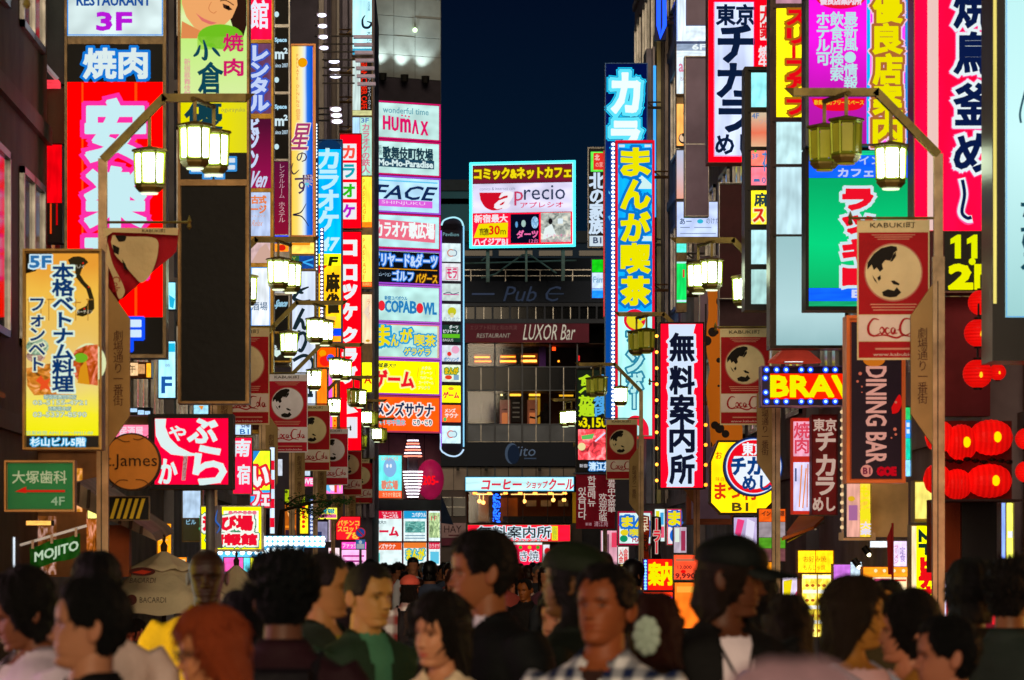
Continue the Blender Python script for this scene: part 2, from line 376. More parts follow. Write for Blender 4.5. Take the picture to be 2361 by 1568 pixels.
# the dark ribbed building face on the left, above the karaoke signs
t = thing('building', 'dark ribbed building face left of the tower with the stacked signs', 'building', (PX(780, 106), 106, 0))
mb = MB(); mb.box((-6.5, 106, 0), (PX(858, 106), 119, 17.4)); mb.build('wall', paint('#56505e', .6, .1, 'worn', 1), t)
for i, u in enumerate((735, 748, 763, 776, 790, 806, 822, 838, 852)):
    mb = MB(); x = PX(u, 105.8); w = .07 if i % 2 else .13; mb.box((x, 105.78-.1*(i % 3), 3), (x+w, 105.99, 17.3)); mb.build('rib', paint('#5a5562' if i % 3 else '#7a7470', .4, .3), t)
mb = MB(); mb.tube([(PX(770, 105.5), 105.5, 4), (PX(770, 105.5), 105.5, 17)], .07, 8); mb.build('drainpipe', paint('#8a7f7a', .5), t)

# tower at the end of the street, left: pale square cladding lit by three uplights
HY = 128.6; HS = 0.58
hm = Map(858, HY, HS)
t = thing('tower', 'pale clad tower lit by three uplights above the stacked lit signs', 'tower', hm.pt(936, 1290, 0))
mb = MB(); hm.box(mb, 858, -240, 1017, 1180, .1, 9); mb.build('wall', paint('#5c5f63', .6, 0, 'worn', .8), t)
cols = (859, 908, 957, 1016); rows = [-190, -146, -101, -56, -12, 33, 78, 122, 175]
PALE = paint('#8c9496', .55, 0, 'worn', .8)
for a, b in zip(cols, cols[1:]):
    for c, d in zip(rows, rows[1:]):
        mb = MB(); hm.box(mb, a+.5, c+.5, b-.5, d-.5, .0+.02*rnd.random(), .098); mb.build('cladding_panel', PALE, t)
mb = MB(); hm.box(mb, 859, 176, 1016, 232, .04, .098); mb.build('dark_band', paint('#3a3640', .6), t)
for i, u in enumerate((883, 933, 981)):
    x, y, z = hm.pt(u, 178, -.42)
    mb = MB(); mb.lathe([(.02, -.16), (.11, -.12), (.13, .1), (.1, .1), (.06, -.02)], (x, y, z), 12); mb.tube([(x, y, z-.1), (x, y+.4, z-.16)], .03, 6)
    f = mb.build('uplight', BLACKM, t); mb = MB(); mb.lathe([(.001, .0), (.09, .02), (.001, .05)], (x, y, z+.04), 12); mb.build('lens', glow('#f2fff0', 14, 'flat', False), f)
    li = bpy.data.lights.new('uplight_beam', 'SPOT'); li.energy = 150; li.spot_size = math.radians(74); li.spot_blend = .8; li.color = (.86, 1, .90); li.shadow_soft_size = .06
    lo = bpy.data.objects.new('uplight_beam', li); COL.objects.link(lo); lo.parent = t; w = wloc(t); lo.location = (x-w[0], y-w[1], z+.12-w[2]); d = Vector((.0, .28, 1)); lo.rotation_euler = d.to_track_quat('-Z', 'Y').to_euler()
x, y, z = hm.pt(957, 62, -.03); mb = MB(); mb.ball((x, y, z), .07); mb.build('indicator_lamp', glow('#d8ffc0', 4), t)
# its lower storeys, pink sign light painted into the wall colour
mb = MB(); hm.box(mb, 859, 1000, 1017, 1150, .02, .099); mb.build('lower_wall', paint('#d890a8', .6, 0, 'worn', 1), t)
for u in (896, 937, 978):
    mb = MB(); hm.box(mb, u, 1000, u+1.2, 1150, .0, .018); mb.build('joint_strip', paint('#40303a', .6), t)
mb = MB(); hm.box(mb, 845, 1152, 1017, 1176, -.35, .095); mb.build('canopy', paint('#7a8a94', .5, .2, 'worn', 1), t)
mb = MB(); hm.box(mb, 859, 1177, 1016, 1330, .03, .098); mb.build('ground_floor', paint('#3a3c42', .5), t)

# building across the end of the street
LY = 180.0; lm = Map(1015, LY, 0)
LB = thing('building', 'wide dark building closing the street with bars and a coffee shop', 'building', lm.pt(1200, 1300, 0))
def lbox(nm, u0, v0, u1, v1, d0, d1, mat, par=None):
    mb = MB(); lm.box(mb, u0, v0, u1, v1, d0, d1); return mb.build(nm, mat, par or LB)
WG = paint('#2e3440', .6, .1, 'worn', .3); DK = paint('#1b2230', .5, .1)
lbox('shell', 985, 700, 1560, 1345, 4.0, 14, paint('#2a2c33', .7))
lbox('roof_storey', 1020, 585, 1560, 648, 2.5, 12, paint('#141e2a', .8, 0, 'worn', .2))
lbox('roof_slab', 1000, 648, 1560, 697, .02, 12, paint('#1a2230', .7, 0, 'worn', .2))
for u in (1085, 1165, 1245, 1320, 1385):
    lbox('roof_railing_post', u, 622, u+1.6, 648, .3, .4, STEEL)
lbox('roof_railing', 1020, 620, 1450, 622, .3, .36, STEEL); lbox('roof_railing', 1020, 634, 1450, 635.5, .3, .36, STEEL)
lbox('wall_band', 1000, 697, 1560, 706, .1, 4, WG); lbox('wall_band', 1000, 735, 1560, 745, .1, 4, WG)
for i in range(9):
    u = 1018+i*40; w = lbox('window', u, 706, u+36, 735, .35, .45, DARKGL); lbox('frame', u+17, 706.5, u+18.5, 734.5, .25, .349, STEEL, w); lbox('pier', u+36, 706, u+40, 735, .1, 4, WG)
lbox('window', 1378, 706, 1560, 735, .35, .45, DARKGL)
# glazed bays between the columns
US = (1077, 1141, 1204, 1268, 1331, 1395)
for u in US: lbox('column', u-1.5, 790, u+1.5, 1097, -.05, .3, paint('#4a4e56', .5, .2))
lbox('side_wall', 985, 745, 1075, 1018, .1, 4, paint('#1c2434', .7, 0, 'worn', .3))
lbox('side_wall', 1398, 745, 1560, 1345, .1, 4, paint('#3c3a46', .7, 0, 'worn', .3))
ROOM = {790: '#2a1c22', 900: '#8a5a40'}
def room(u0, v0, u1, v1, wallc, lights, dep=3.6, pane='glass'):
    r = lbox('room', u0, v0, u1, v1, dep-.1, dep, paint(wallc, .8, 0, 'worn', .6))
    lbox('ceiling', u0, v0-.01, u1, v0+1, .4, dep-.11, paint('#6a5040', .8), r); lbox('floor', u0, v1-1, u1, v1, .4, dep-.11, paint('#3a2a20', .8), r)
    for a, b, c, d, col, st in lights: lbox('light', a, b, c, d, 1.8, 1.9, glow(col, st, 'flat', True), r)
    return r
for k, (a, b) in enumerate(zip(US, US[1:])):
    w = MB(); lm.box(w, a+2, 791, b-2, 844, .1, .12); w.build('window', glass(), LB)
    h = (a+b)/2
    for x0, x1 in ((a+2, h-.8), (h+.8, b-2)):
        lbox('window', x0, 847, x1, 898, .1, .14, paint('#0a1018', .12)); lbox('window', x0, 902, x1, 976, .1, .12, glass())
        lbox('spandrel', x0, 979, x1, 1017, .05, .3, paint('#565c66', .5, .2, 'worn', .6)); lbox('beige_panel', x0, 1077, x1, 1098, .05, .3, paint('#746c64', .6, 0, 'worn', .6))
    lbox('mullion', h-.8, 846, h+.8, 1018, 0, .3, STEEL)
for v in (845, 899, 977): lbox('transom', 1077, v, 1397, v+2, -.02, .3, paint('#50565e', .5, .3))
lbox('transom', 1077, 1018, 1397, 1019, 0, .3, STEEL)
room(1079, 791, 1396, 845, '#2c1a20', [(1095, 817, 1130, 820, '#ff8a20', 5), (1096, 827, 1134, 829.5, '#ff7a10', 5), (1156, 816, 1190, 819, '#ff8a20', 5), (1155, 826, 1192, 830, '#ff9a30', 5), (1204, 815, 1236, 818, '#ffb040', 5), (1204, 825, 1240, 830, '#ffb040', 6), (1289, 826, 1293, 830, '#ff9020', 5), (1276, 795, 1284, 803, '#ff4010', 4), (1337, 815, 1340, 827, '#e02020', 2)])
lbox('lamp_shade', 1094, 811, 1132, 834, 1.95, 2.0, glow('#c04a10', .5)); lbox('lamp_shade', 1154, 812, 1192, 834, 1.95, 2, glow('#c04a10', .5)); lbox('lamp_shade', 1203, 810, 1242, 834, 1.95, 2, glow('#c04a10', .5))
lbox('curtain', 1244, 795, 1260, 842, 1.2, 1.3, paint('#6a3a8a', .8))
room(1079, 900, 1396, 977, '#4a2c24', [(1177, 904, 1203, 909, '#ffb030', 3), (1222, 904, 1248, 909, '#ffb030', 3), (1156, 905, 1160, 908, '#ffe080', 5), (1292, 906, 1325, 910, '#e0a020', 2)])
lbox('blind', 1080, 903, 1140, 967, .5, .6, paint('#4c3e50', .8, 0, 'worn', .5))
for a, c in ((1153, '#c88070'), (1217, '#c07050')):
    w = lbox('hanging_poster', a, 920, a+24, 976, .9, .95, paint(c, .6, em=.12)); lbox('print', a+5, 950, a+18, 975, .86, .89, glow('#ff9050', .7), w); lbox('print', a+6, 941, a+17, 943, .86, .89, paint('#5a2018', .6), w)
lbox('shelf', 1180, 918, 1202, 970, 1.2, 1.5, paint('#2a2020', .6)); 
for q in range(4): lbox('crockery', 1183, 925+q*11, 1199, 928+q*11, 1.1, 1.19, paint('#b0a8a0', .5))
lbox('back_wall_glow', 1222, 911, 1249, 975, 2.6, 2.7, glow('#c89020', .8))  # lamplight on the back wall put in as emission
mb = MB(); x, y, z = lm.pt(1259, 960, .8); mb.lathe([(.12, -.7), (.22, -.2), (.26, .2), (.12, .32), (.09, .36)], (x, y, z), 10); mb.ball((x, y, z+.47), (.12, .13, .15)); mb.tube([(x-.2, y, z+.1), (x-.45, y, z-.05), (x-.7, y, z)], .05, 6)
tag(mb.build('person', paint('#1c1410', .8)), 'dark figure reaching out behind the lit upstairs window', 'person')
lbox('dark_band', 1000, 1020, 1560, 1075, -.25, .2, paint('#141c2a', .6, 0, 'worn', .2))
layers(lm, LB, E(1180, 1046, 16, 24, '#3a4656', 1)+E(1184, 1048, 14, 22, '#141c2a', 2)+T('iito', (1192, 1030, 1235, 1052), '#4a5666', sh=.2)+R(1208, 1056, 1236, 1059, '#303a48'), base=-.27)
layers(lm, LB, T('Pub C', (1165, 660, 1290, 695), '#283040', sh=.3)+R(1088, 676, 1140, 680, '#30384a')+R(1265, 676, 1300, 679, '#262e3c'), base=-.01)
for u in (1052, 1117, 1240): lbox('roof_spotlight', u, 1078, u+7, 1086, -.9, -.3, BLACKM)
for a, b in ((1017, 1046), (1046, 1076)): lbox('beige_panel', a+.6, 1077, b-.6, 1130, .05, .3, paint('#8c8078', .6, 0, 'worn', .6))
lbox('lower_left_wall', 1000, 1131, 1076, 1345, .1, 4, paint('#4c4444', .7, 0, 'worn', .4))
for a, b in ((1020, 1041), (1045, 1073)):
    w = lbox('window', a, 1148, b, 1190, .0, .09, DARKGL); lbox('frame', a, 1168, b, 1170, -.04, -.001, STEEL, w); lbox('frame', a, 1146, b, 1148, -.06, .09, STEEL, w)
lbox('awning_board', 1018, 1206, 1074, 1240, -.1, .09, paint('#9a8088', .6)); lbox('awning_stripe', 1018, 1241, 1074, 1258, -.12, .09, paint('#5a2038', .6))
layers(lm, LB, T('HAY', (1024, 1212, 1064, 1228), paint('#3a2028', .6))+R(1034, 1233, 1058, 1236, paint('#5a2030', .6)), base=-.11)
# coffee shop interior
room(1078, 1134, 1322, 1206, '#8a4c20', [(1100, 1137, 1160, 1139, '#ffb060', 6), (1180, 1137, 1300, 1139, '#ffb060', 4)])
lbox('window', 1079, 1134, 1318, 1205, .1, .12, glass())
for a in (1079, 1140, 1170, 1205, 1262, 1300): lbox('window_bar', a, 1133, a+1.6, 1206, .02, .22, paint('#2a1a14', .5))
lbox('counter', 1160, 1190, 1318, 1206, .3, .9, paint('#1a1412', .5))
for a, b, c in ((1150, 1146, 1196), (1104, 1142, 1128)): lbox('wood_panel', a, b, c if c > a else a+22, 1200, 2.2, 2.3, paint('#c8762c', .6, 0, 'worn', 1))
for a in (1215, 1250, 1290): lbox('picture', a, 1152, a+24, 1166, 2.0, 2.1, paint('#b8b0a0', .5))
for u, v in ((1106, 1155), (1115, 1158), (1210, 1155), (1277, 1152), (1302, 1152)):
    mb = MB(); x, y, z = lm.pt(u, v, .9); mb.ball((x, y, z), .09); mb.tube([(x, y, z+.1), (x, y, z+.35)], .01, 4); mb.build('pendant_lamp', glow('#ffb050', 6, 'flat', True), LB)
for u in (1095, 1128, 1165, 1199, 1233, 1268, 1301):
    for q in (-2.4, 2.4):
        mb = MB(); x, y, z = lm.pt(u+q, 1138, -.5); mb.ball((x, y, z), .055); mb.build('bulb', glow('#ff8030', 6), LB)
mb = MB()
for k in range(90):
    u = rnd.uniform(1137, 1153); v = rnd.uniform(1138, 1204); x, y, z = lm.pt(u, v, -.12); mb.ball((x, y, z), .035, 5, 3)
tag(mb.build('fairy_lights', glow('#2060ff', 3), LB), kind='stuff')
lbox('pillar', 1136, 1134, 1154, 1206, -.05, .0, paint('#1a1c30', .6)); lbox('yellow_pillar', 1320, 1135, 1342, 1206, -.1, .3, paint('#a07808', .6, em=.2))
lbox('beige_wall', 1318, 1206, 1342, 1345, .0, .3, paint('#3c3430', .6))
for x_, v_ in ((1246, 1150), ):
    pass
# guide shop under it
sign('shop_sign', 'long red information centre board under the coffee shop window', (1077, 1209, 1316, 1250), LY-.6,
     [(1079, 1211, 1314, 1249, '#e8102a')], T('無料案内所', (1102, 1214, 1270, 1240), '#10131c', bold=.5, out=((2.4, '#dff4ff'),))+R(1272, 1213, 1286, 1246, '#e8e020')+T('歌舞伎', (1275, 1216, 1283, 1244), '#308050', vert=True)+T('ファイナルアンサー', (1140, 1242, 1262, 1249), '#10131c', out=((1, '#dff4ff'),)), frame=2, depth=.5)
sign('shop_sign', 'red snack shop front poster beside a rising sun picture at the street end', (1182, 1251, 1268, 1318), LY-.4,
     [(1183, 1254, 1250, 1317, '#d01038'), (1252, 1256, 1267, 1317, '#e8e8f0')], R(1183, 1251, 1250, 1256, '#f0fff8', 2)+E(1200, 1262, 4, 4, '#40a020')+E(1221, 1262, 4, 4, '#d0c020')+E(1240, 1262, 4, 4, '#40a020')+T('き焼', (1199, 1270, 1242, 1294), '#101520', out=((1.6, '#e8f4ff'),))+E(1262, 1271, 7, 8, '#e01020'), frame=0, depth=.3)
lbox('ground_floor', 1077, 1251, 1318, 1345, .05, .3, paint('#3a1a1c', .6))
sign('shop_sign', 'long white coffee shop sign with slanted red katakana', (1072, 1099, 1324, 1133), LY-.7,
     [(1074, 1101, 1322, 1131, '#bfeef0')], T('コーヒー', (1112, 1106, 1202, 1128), '#e0123c', bold=1.0, sh=.15)+T('ショップ', (1214, 1109, 1262, 1126), '#e0123c', bold=.5, sh=.1)+T('クール', (1266, 1104, 1323, 1129), '#e0123c', bold=.8, sh=.1)+border(1073, 1100, 1323, 1132, 1, '#40c8ff', 1), frame=1, fcol=paint('#203848', .4), depth=.5)
sign('shop_sign', 'unlit maroon bar and restaurant board high on the end building', (1073, 746, 1358, 790), LY-.3,
     [(1073, 746, 1358, 790, paint('#5c1830', .6, 0, 'worn', .4, .06))], T('RESTAURANT', (1100, 769, 1176, 779), paint('#a0a0a0', .6, em=.25), sh=.2)+T('エジプト料理と和の共演', (1084, 750, 1192, 761), paint('#684048', .6, em=.3))+T('LUXOR Bar', (1208, 748, 1326, 784), paint('#b8b8b0', .5, em=.45), sh=.15), frame=0, depth=.3)  # pale lettering given a faint glow of its own
# distant blocks against the sky
def far_block(label, u0, v0, u1, Y, c):
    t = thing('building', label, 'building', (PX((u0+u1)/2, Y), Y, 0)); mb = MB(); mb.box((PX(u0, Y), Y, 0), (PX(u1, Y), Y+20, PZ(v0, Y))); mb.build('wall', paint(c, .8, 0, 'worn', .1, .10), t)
    mb = MB(); mb.box((PX(u0, Y)-.2, Y-.2, PZ(v0, Y)+.003), (PX(u1, Y)+.2, Y+20, PZ(v0, Y)+.7)); mb.build('roof', paint('#1c2630', .8), t)
    for k in range(4):
        mb = MB(); x = PX(u0+(u1-u0)*(k+.5)/4, Y); mb.box((x-1, Y-.1, PZ(v0+30, Y)), (x+1, Y-.02, PZ(v0+18, Y))); mb.build('window', DARKGL, t)
far_block('dark teal block showing just behind the left edge of the lit billboard', 990, 440, 1086, 260, '#20495a')
far_block('dark blue block behind the billboard supports', 1050, 560, 1420, 245, '#10243a')

# glowing window panes added out of view to throw coloured light on the walkers
def fill_window(par, xf, side, y0, y1, col, st, z0=.35, z1=2.75):
    mb = MB(); x1 = xf-side*.05; n = 3; xs = sorted((xf-side*.001, x1))
    mb.box((xs[0], y0, z0-.1), (xs[1], y1, z0)); mb.box((xs[0], y0, z1), (xs[1], y1, z1+.12))
    for k in range(n+1): y = y0+(y1-y0)*k/n; mb.box((xs[0], y-.04, z0), (xs[1], y+.04, z1))
    f = mb.build('fill_window', STEEL, par); xp = sorted((xf-side*.003, xf-side*.02))
    for k in range(n): a = y0+(y1-y0)*k/n+.05; b = y0+(y1-y0)*(k+1)/n-.05; mb = MB(); mb.box((xp[0], a, z0+.01), (xp[1], b, z1-.01)); mb.build('pane', glow(col, st*1.45, 'food', True), f)
    mb = MB(); xa = xf-side*.9; V = [(xf, y0-.1, z1+.5), (xf, y1+.1, z1+.5), (xa, y1+.1, z1+.2), (xa, y0-.1, z1+.2)]; V += [(x, y, z+.04) for x, y, z in V]; mb.add(V, [(0, 1, 2, 3), (4, 7, 6, 5), (0, 4, 5, 1), (1, 5, 6, 2), (2, 6, 7, 3), (3, 7, 4, 0)]); mb.build('awning', paint('#7a3028', .7, 0, 'cloth'), par)
for y0, y1, c, st in ((12.3, 15.6, '#ffb8d0', 3.2), (16.4, 20.4, '#ffd040', 3.0), (21.4, 25.4, '#a0e0ff', 3.0), (26.6, 31, '#ff9850', 2.5)): fill_window(bL, -4.15, -1, y0, y1, c, st)
for y0, y1, c, st in ((14.4, 17.4, '#ff9838', 3.4), (18.2, 21.8, '#ffe060', 3.2), (22.8, 26.4, '#ff80c0', 3.0), (27.4, 31.5, '#ff6030', 2.5)): fill_window(bR, 5.75, 1, y0, y1, c, st)
# ------------------------------------------------------------------ signs on the left side of the street
WH = '#dff2f0'; CY = '#30c8ff'; NV = '#0c2a5c'
def bands(u0, u1, vs, cols): return [(u0, a, u1, b, c) for (a, b), c in zip(vs, cols)]
# RESTAURANT 3F + the red grill tower
sign('tower_sign', 'tall red grill tower sign under the white RESTAURANT 3F box', (150, -70, 384, 826), 43.2,
     [(156, -66, 376, 83, '#cfe2e2'), (156, 102, 375, 189, BLACKM), (156, 190, 375, 731, '#ff0000'), (156, 732, 375, 816, BLACKM)],
     border(156, -66, 376, 83, 2.2, '#1c8cf0')+T('RESTAURANT', (178, -10, 348, 14), '#1a4f9c', bold=1.0)+T('3F', (225, 31, 303, 70), '#b818d8', bold=2.6)
     + T('焼肉', (195, 114, 339, 181), '#dcecec', bold=2.6, out=((6, '#0f78d8'),))
     + sum([R(u, 192, u+w, 730, '#ff4a08') for u, w in ((189, 4), (311, 6))], [])
     + T('安', (204, 236, 330, 368), '#c8eef4', bold=8, out=((10.5, '#ff30a8'),), lay=2)+T('楽', (204, 392, 330, 520), '#c8eef4', bold=8, out=((10.5, '#ff30a8'),), lay=2)
     + T('亭', (204, 545, 330, 665), '#c8eef4', bold=8, out=((10.5, '#ff30a8'),), lay=2)+T('4F', (232, 742, 322, 800), '#d4ecff', bold=5, out=((8, '#1050ff'),)), frame=6, depth=.35)
sign('sign', 'dark red sign edge with hanging bars behind the tall red grill tower', (94, 332, 145, 560), 44.5,
     [(96, 334, 144, 468, '#c00008')], R(100, 470, 104, 558, '#c00008')+R(116, 470, 120, 540, '#e84010')+R(130, 470, 134, 520, '#c00008')+R(96, 440, 99, 560, '#e8e0e0', 2), frame=1, depth=.3, fcol=BLACKM)
# Vietnamese restaurant panel
vs = sign('menu_sign', 'yellow Vietnamese restaurant panel with a map and noodle bowls, marked 5F', (54, 575, 236, 1037), 31.5,
     [(61, 585, 227, 1004, ramp_glow([(0, '#f6ee10'), (.12, '#faee28'), (.3, '#ecd080'), (.55, '#eac060'), (.8, '#f2bc48'), (1, '#e89c34')], 1.0)), (61, 1006, 227, 1031, BLACKM)],
     P([(61, 585), (122, 585), (118, 592), (90, 600), (84, 626), (61, 632)], '#161008')
     + T('5F', (71, 592, 119, 618), '#2a6ea8', bold=1.6, out=((3.2, '#cfe8f0'),), lay=2)
     + T('本格ベトナム料理', (126, 610, 168, 905), '#0c3468', bold=1.6, vert=True, out=((4.4, '#d8ecd8'),), lay=3)
     + T('フォンベト', (70, 686, 104, 858), '#0c3468', bold=1.1, vert=True, out=((3.0, '#e0e4c0'),), lay=3)
     + P([(158, 600), (170, 593), (184, 592), (196, 596), (205, 606), (196, 614), (190, 622), (186, 634), (196, 650), (210, 664), (218, 690), (219, 712), (210, 724), (192, 731), (178, 728), (180, 716), (200, 706), (207, 690), (200, 668), (188, 655), (176, 640), (174, 620), (163, 612)], '#2c2410', 2)
     + E(193, 608, 2, 2, '#e02010', 3)+E(206, 663, 2, 2, '#e02010', 3)+E(196, 713, 2, 2, '#e02010', 3)+T('ホーチミン', (178, 716, 216, 724), '#e8e0c0', lay=4)+T('ハノイ', (174, 612, 196, 620), '#f0e8c8', lay=4)
     + E(206, 838, 40, 46, '#dfe6b0', 1)+P([(227, 795), (200, 797), (176, 808), (163, 830), (168, 860), (186, 884), (227, 890)], glow('#d05818', .95, 'food'), 2)
     + E(188, 826, 16, 11, '#70b020', 3)+P([(186, 850), (200, 830), (208, 888), (180, 884)], '#d89018', 3)
     + E(84, 822, 22, 14, glow('#b08878', 1, 'food'), 1)+E(88, 800, 26, 20, glow('#8cae90', 1, 'food'), 2)+P([(62, 850), (120, 838), (170, 880), (165, 910), (80, 912), (64, 890)], glow('#e08828', 1, 'food'), 1)
     + P([(96, 866), (104, 878), (118, 872), (112, 888), (120, 902), (105, 896), (92, 902), (96, 888), (84, 878)], '#e85020', 3)
     + sum([R(u, 690+7*(i % 2), u+16, 693+7*(i % 2), '#b8802c', 2)+R(u+3, 690, u+5, 740, '#b8802c', 2) for i, u in enumerate((64, 92, 110, 172, 200))], [])
     + T('新宿歌舞伎町店', (103, 911, 177, 921), '#e8f4d0', out=((.9, '#3a8098'),), lay=3)+T('03-5155-4721', (78, 924, 201, 934), '#e8f4d0', out=((.9, '#3a8098'),), lay=3)
     + T('西新宿本店', (113, 938, 165, 948), '#e8f4d0', out=((.9, '#3a8098'),), lay=3)+T('03-5337-8590', (78, 951, 201, 962), '#e8f4d0', out=((.9, '#3a8098'),), lay=3)
     + T('営業時間 AM11:00〜PM11:00', (62, 994, 215, 1003), '#8ac8b0')+T('杉山ビル5階', (72, 1010, 198, 1029), '#e8fbff', bold=.5, out=((2, '#18a0d8'),)), frame=5, fcol=paint('#7c6030', .4, .5, 'worn'), depth=.3)
sign('direction_sign', 'small green dentist sign with a red arrow pointing left', (12, 1062, 174, 1180), 30.5,
     [(18, 1068, 168, 1174, paint('#0c5a2a', .45, 0, 'plain', 4, .55))],
     T('大塚歯科', (30, 1086, 155, 1115), '#a8ac80', bold=.4)+P([(36, 1134), (62, 1122), (62, 1130), (151, 1130), (151, 1135), (62, 1135), (62, 1137)], '#c01c10')+T('4F', (119, 1146, 150, 1165), '#88a078', bold=.4), frame=4, fcol=paint('#8a6a3c', .4, .4), depth=.12)
# round wooden disc
def disc(name, label, cx, cy, r, Y, fc, prints, rimc, depth=.16, lit=1.0, ell=1.0):
    m = Map(cx, Y, 0); t = thing(name, label, 'sign', m.pt(cx, cy+r, 0)); n = 48
    c = [(cx+r*ell*math.cos(6.2832*i/n), cy+r*math.sin(6.2832*i/n)) for i in range(n)]
    mb = MB(); V = [m.pt(u, v, 0) for u, v in c]+[m.pt(u, v, depth) for u, v in c]
    mb.add(V, [tuple(range(n)), tuple(range(2*n-1, n-1, -1))]+[(i, (i+1) % n, n+(i+1) % n, n+i) for i in range(n)]); mb.build('rim', rimc, t)
    c2 = [(cx+(u-cx)*.94, cy+(v-cy)*.94) for u, v in c]; mb = MB(); mb.add([m.pt(u, v, -.02) for u, v in c2]+[m.pt(u, v, -.001) for u, v in c2], [tuple(range(n))]+[(i, (i+1) % n, n+(i+1) % n, n+i) for i in range(n)]); mb.build('face', fc, t)
    layers(m, t, prints, lit=lit); return t
GLOW_WOOD = paint('#b0661c', .5, 0, 'plain', 5, .32)  # orange lamplight on the wood put in as its own glow
disc('pub_sign', 'round wooden pub disc hanging beside the near left lamp post', 303, 1065, 67, 36.2, GLOW_WOOD,
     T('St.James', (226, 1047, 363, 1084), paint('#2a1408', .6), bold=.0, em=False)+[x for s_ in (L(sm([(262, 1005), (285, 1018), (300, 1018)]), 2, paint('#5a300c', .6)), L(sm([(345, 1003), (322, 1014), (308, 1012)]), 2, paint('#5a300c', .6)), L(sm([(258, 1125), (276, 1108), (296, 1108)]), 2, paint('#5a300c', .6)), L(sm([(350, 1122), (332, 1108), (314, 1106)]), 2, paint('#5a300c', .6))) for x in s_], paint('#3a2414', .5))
# red brush-lettered box on its own pole
t = sign('shop_sign', 'square red hotpot sign with big white brush kana on a grey pole', (343, 955, 538, 1128), 40.0,
     [(357, 965, 526, 1117, '#d8002c')],
     P([(358, 966), (384, 966), (382, 985), (392, 1010), (412, 1030), (440, 1044), (460, 1048), (455, 1051), (425, 1052), (395, 1048), (372, 1030), (360, 1005)], WH)
     + T('や', (391, 983, 429, 1016), WH, bold=1.2, sh=-.1)+T('ぶ', (435, 968, 500, 1020), WH, bold=3, out=())+T('か', (367, 1060, 408, 1114), WH, bold=2)+T('ら', (448, 1030, 520, 1116), WH, bold=3.6)
     + P([(424, 1050), (434, 1049), (428, 1108), (419, 1108)], '#b88888', 1)+T('ハイカラ', (422, 1052, 432, 1104), '#8a0020', vert=True, lay=2), frame=9, fcol=BLACKM, depth=.4)
mb = MB(); x, y, z = Map(343, 40, 0).pt(482, 1128, .2); mb.tube([(x, y, 0), (x, y, z)], .045, 10); mb.build('pole', GREYP, t)
# green barbecue poster tower, black lower half
t = sign('tower_sign', 'tall tower with a smiling woman barbecue poster over a blank black panel', (411, -75, 575, 931), 40.8,
     [(417, -70, 569, 217, ramp_glow([(0, '#d8f0a0'), (.45, '#c4f080'), (.62, '#e4f4b0'), (.8, '#a8e040'), (1, '#98d838')], 1.0)), (417, 232, 569, 352, ramp_glow([(0, '#e8e000'), (.6, '#f0e400'), (1, '#e0d820')], 1.0, 'X')), (417, 353, 569, 414, paint('#0c0b0a', .5)), (418, 430, 566, 924, paint('#0e0d0b', .55, 0, 'worn', 2))],
     P([(417, -70), (569, -70), (569, 60), (560, 92), (545, 90), (530, 40), (430, -40)], '#2c1810', 1)
     + P([(421, -60), (520, -62), (545, -20), (548, 14), (536, 42), (515, 62), (490, 74), (468, 76), (448, 64), (430, 40), (420, 10)], '#f0a868', 2)
     + P([(470, 76), (420, 50), (418, 90), (466, 90)], '#e08a50', 1)
     + P([(514, 10), (525, 14), (537, 24), (528, 26), (516, 20)], '#3a2018', 3)+E(526, 19, 4.5, 4.5, '#0c0806', 4, 12)+L(sm([(508, 4), (522, 3), (540, 14)]), 2.2, '#5a3018', 3)
     + P(sm([(452, 32), (470, 44), (490, 52), (500, 54), (486, 58), (466, 50)]), '#e07068', 3)+L(sm([(488, 6), (482, 22), (492, 32), (500, 28)]), 1.6, '#d07a48', 3)
     + E(509, 86, 52, 28, '#70c020', 4)+R(456, 86, 562, 116, glow('#a4dc50', .98), 4)
     + L(sm([(470, 94), (476, 118), (474, 138), (466, 134)]), 9, '#0c4456', 5, taper=True)+L(sm([(462, 106), (456, 124), (447, 132)]), 8, '#0c4456', 5, taper=True)+L(sm([(490, 112), (498, 120), (508, 132)]), 8, '#0c4456', 5, taper=True)
     + T('倉', (458, 146, 514, 216), '#0c4456', bold=1.8, lay=5)+T('焼', (516, 80, 561, 120), '#d01868', bold=1.2, lay=5)+T('肉', (518, 138, 561, 176), '#d01868', bold=1.4, lay=5)
     + T('新宿歌舞伎町', (426, 137, 439, 228), '#e868a0', vert=True, lay=3)+T('優', (428, 240, 512, 300), '#103c48', bold=2.2, lay=5)+T('ogurayuka', (511, 249, 566, 262), '#a8a848', lay=3)
     + T('4F', (444, 368, 540, 408), '#d8e4ee', bold=2.6, out=((4.6, '#3890d8'),), lay=2), frame=5, fcol=paint('#6a5030', .35, .5, 'worn'), depth=.35)
t2 = Map(411, 40.8, 0); mb = MB(); t2.box(mb, 411, 217, 575, 231, -.06, -.001); t2.box(mb, 411, 415, 575, 429, -.06, -.001); mb.build('rail', paint('#6a5030', .35, .5, 'worn'), t)
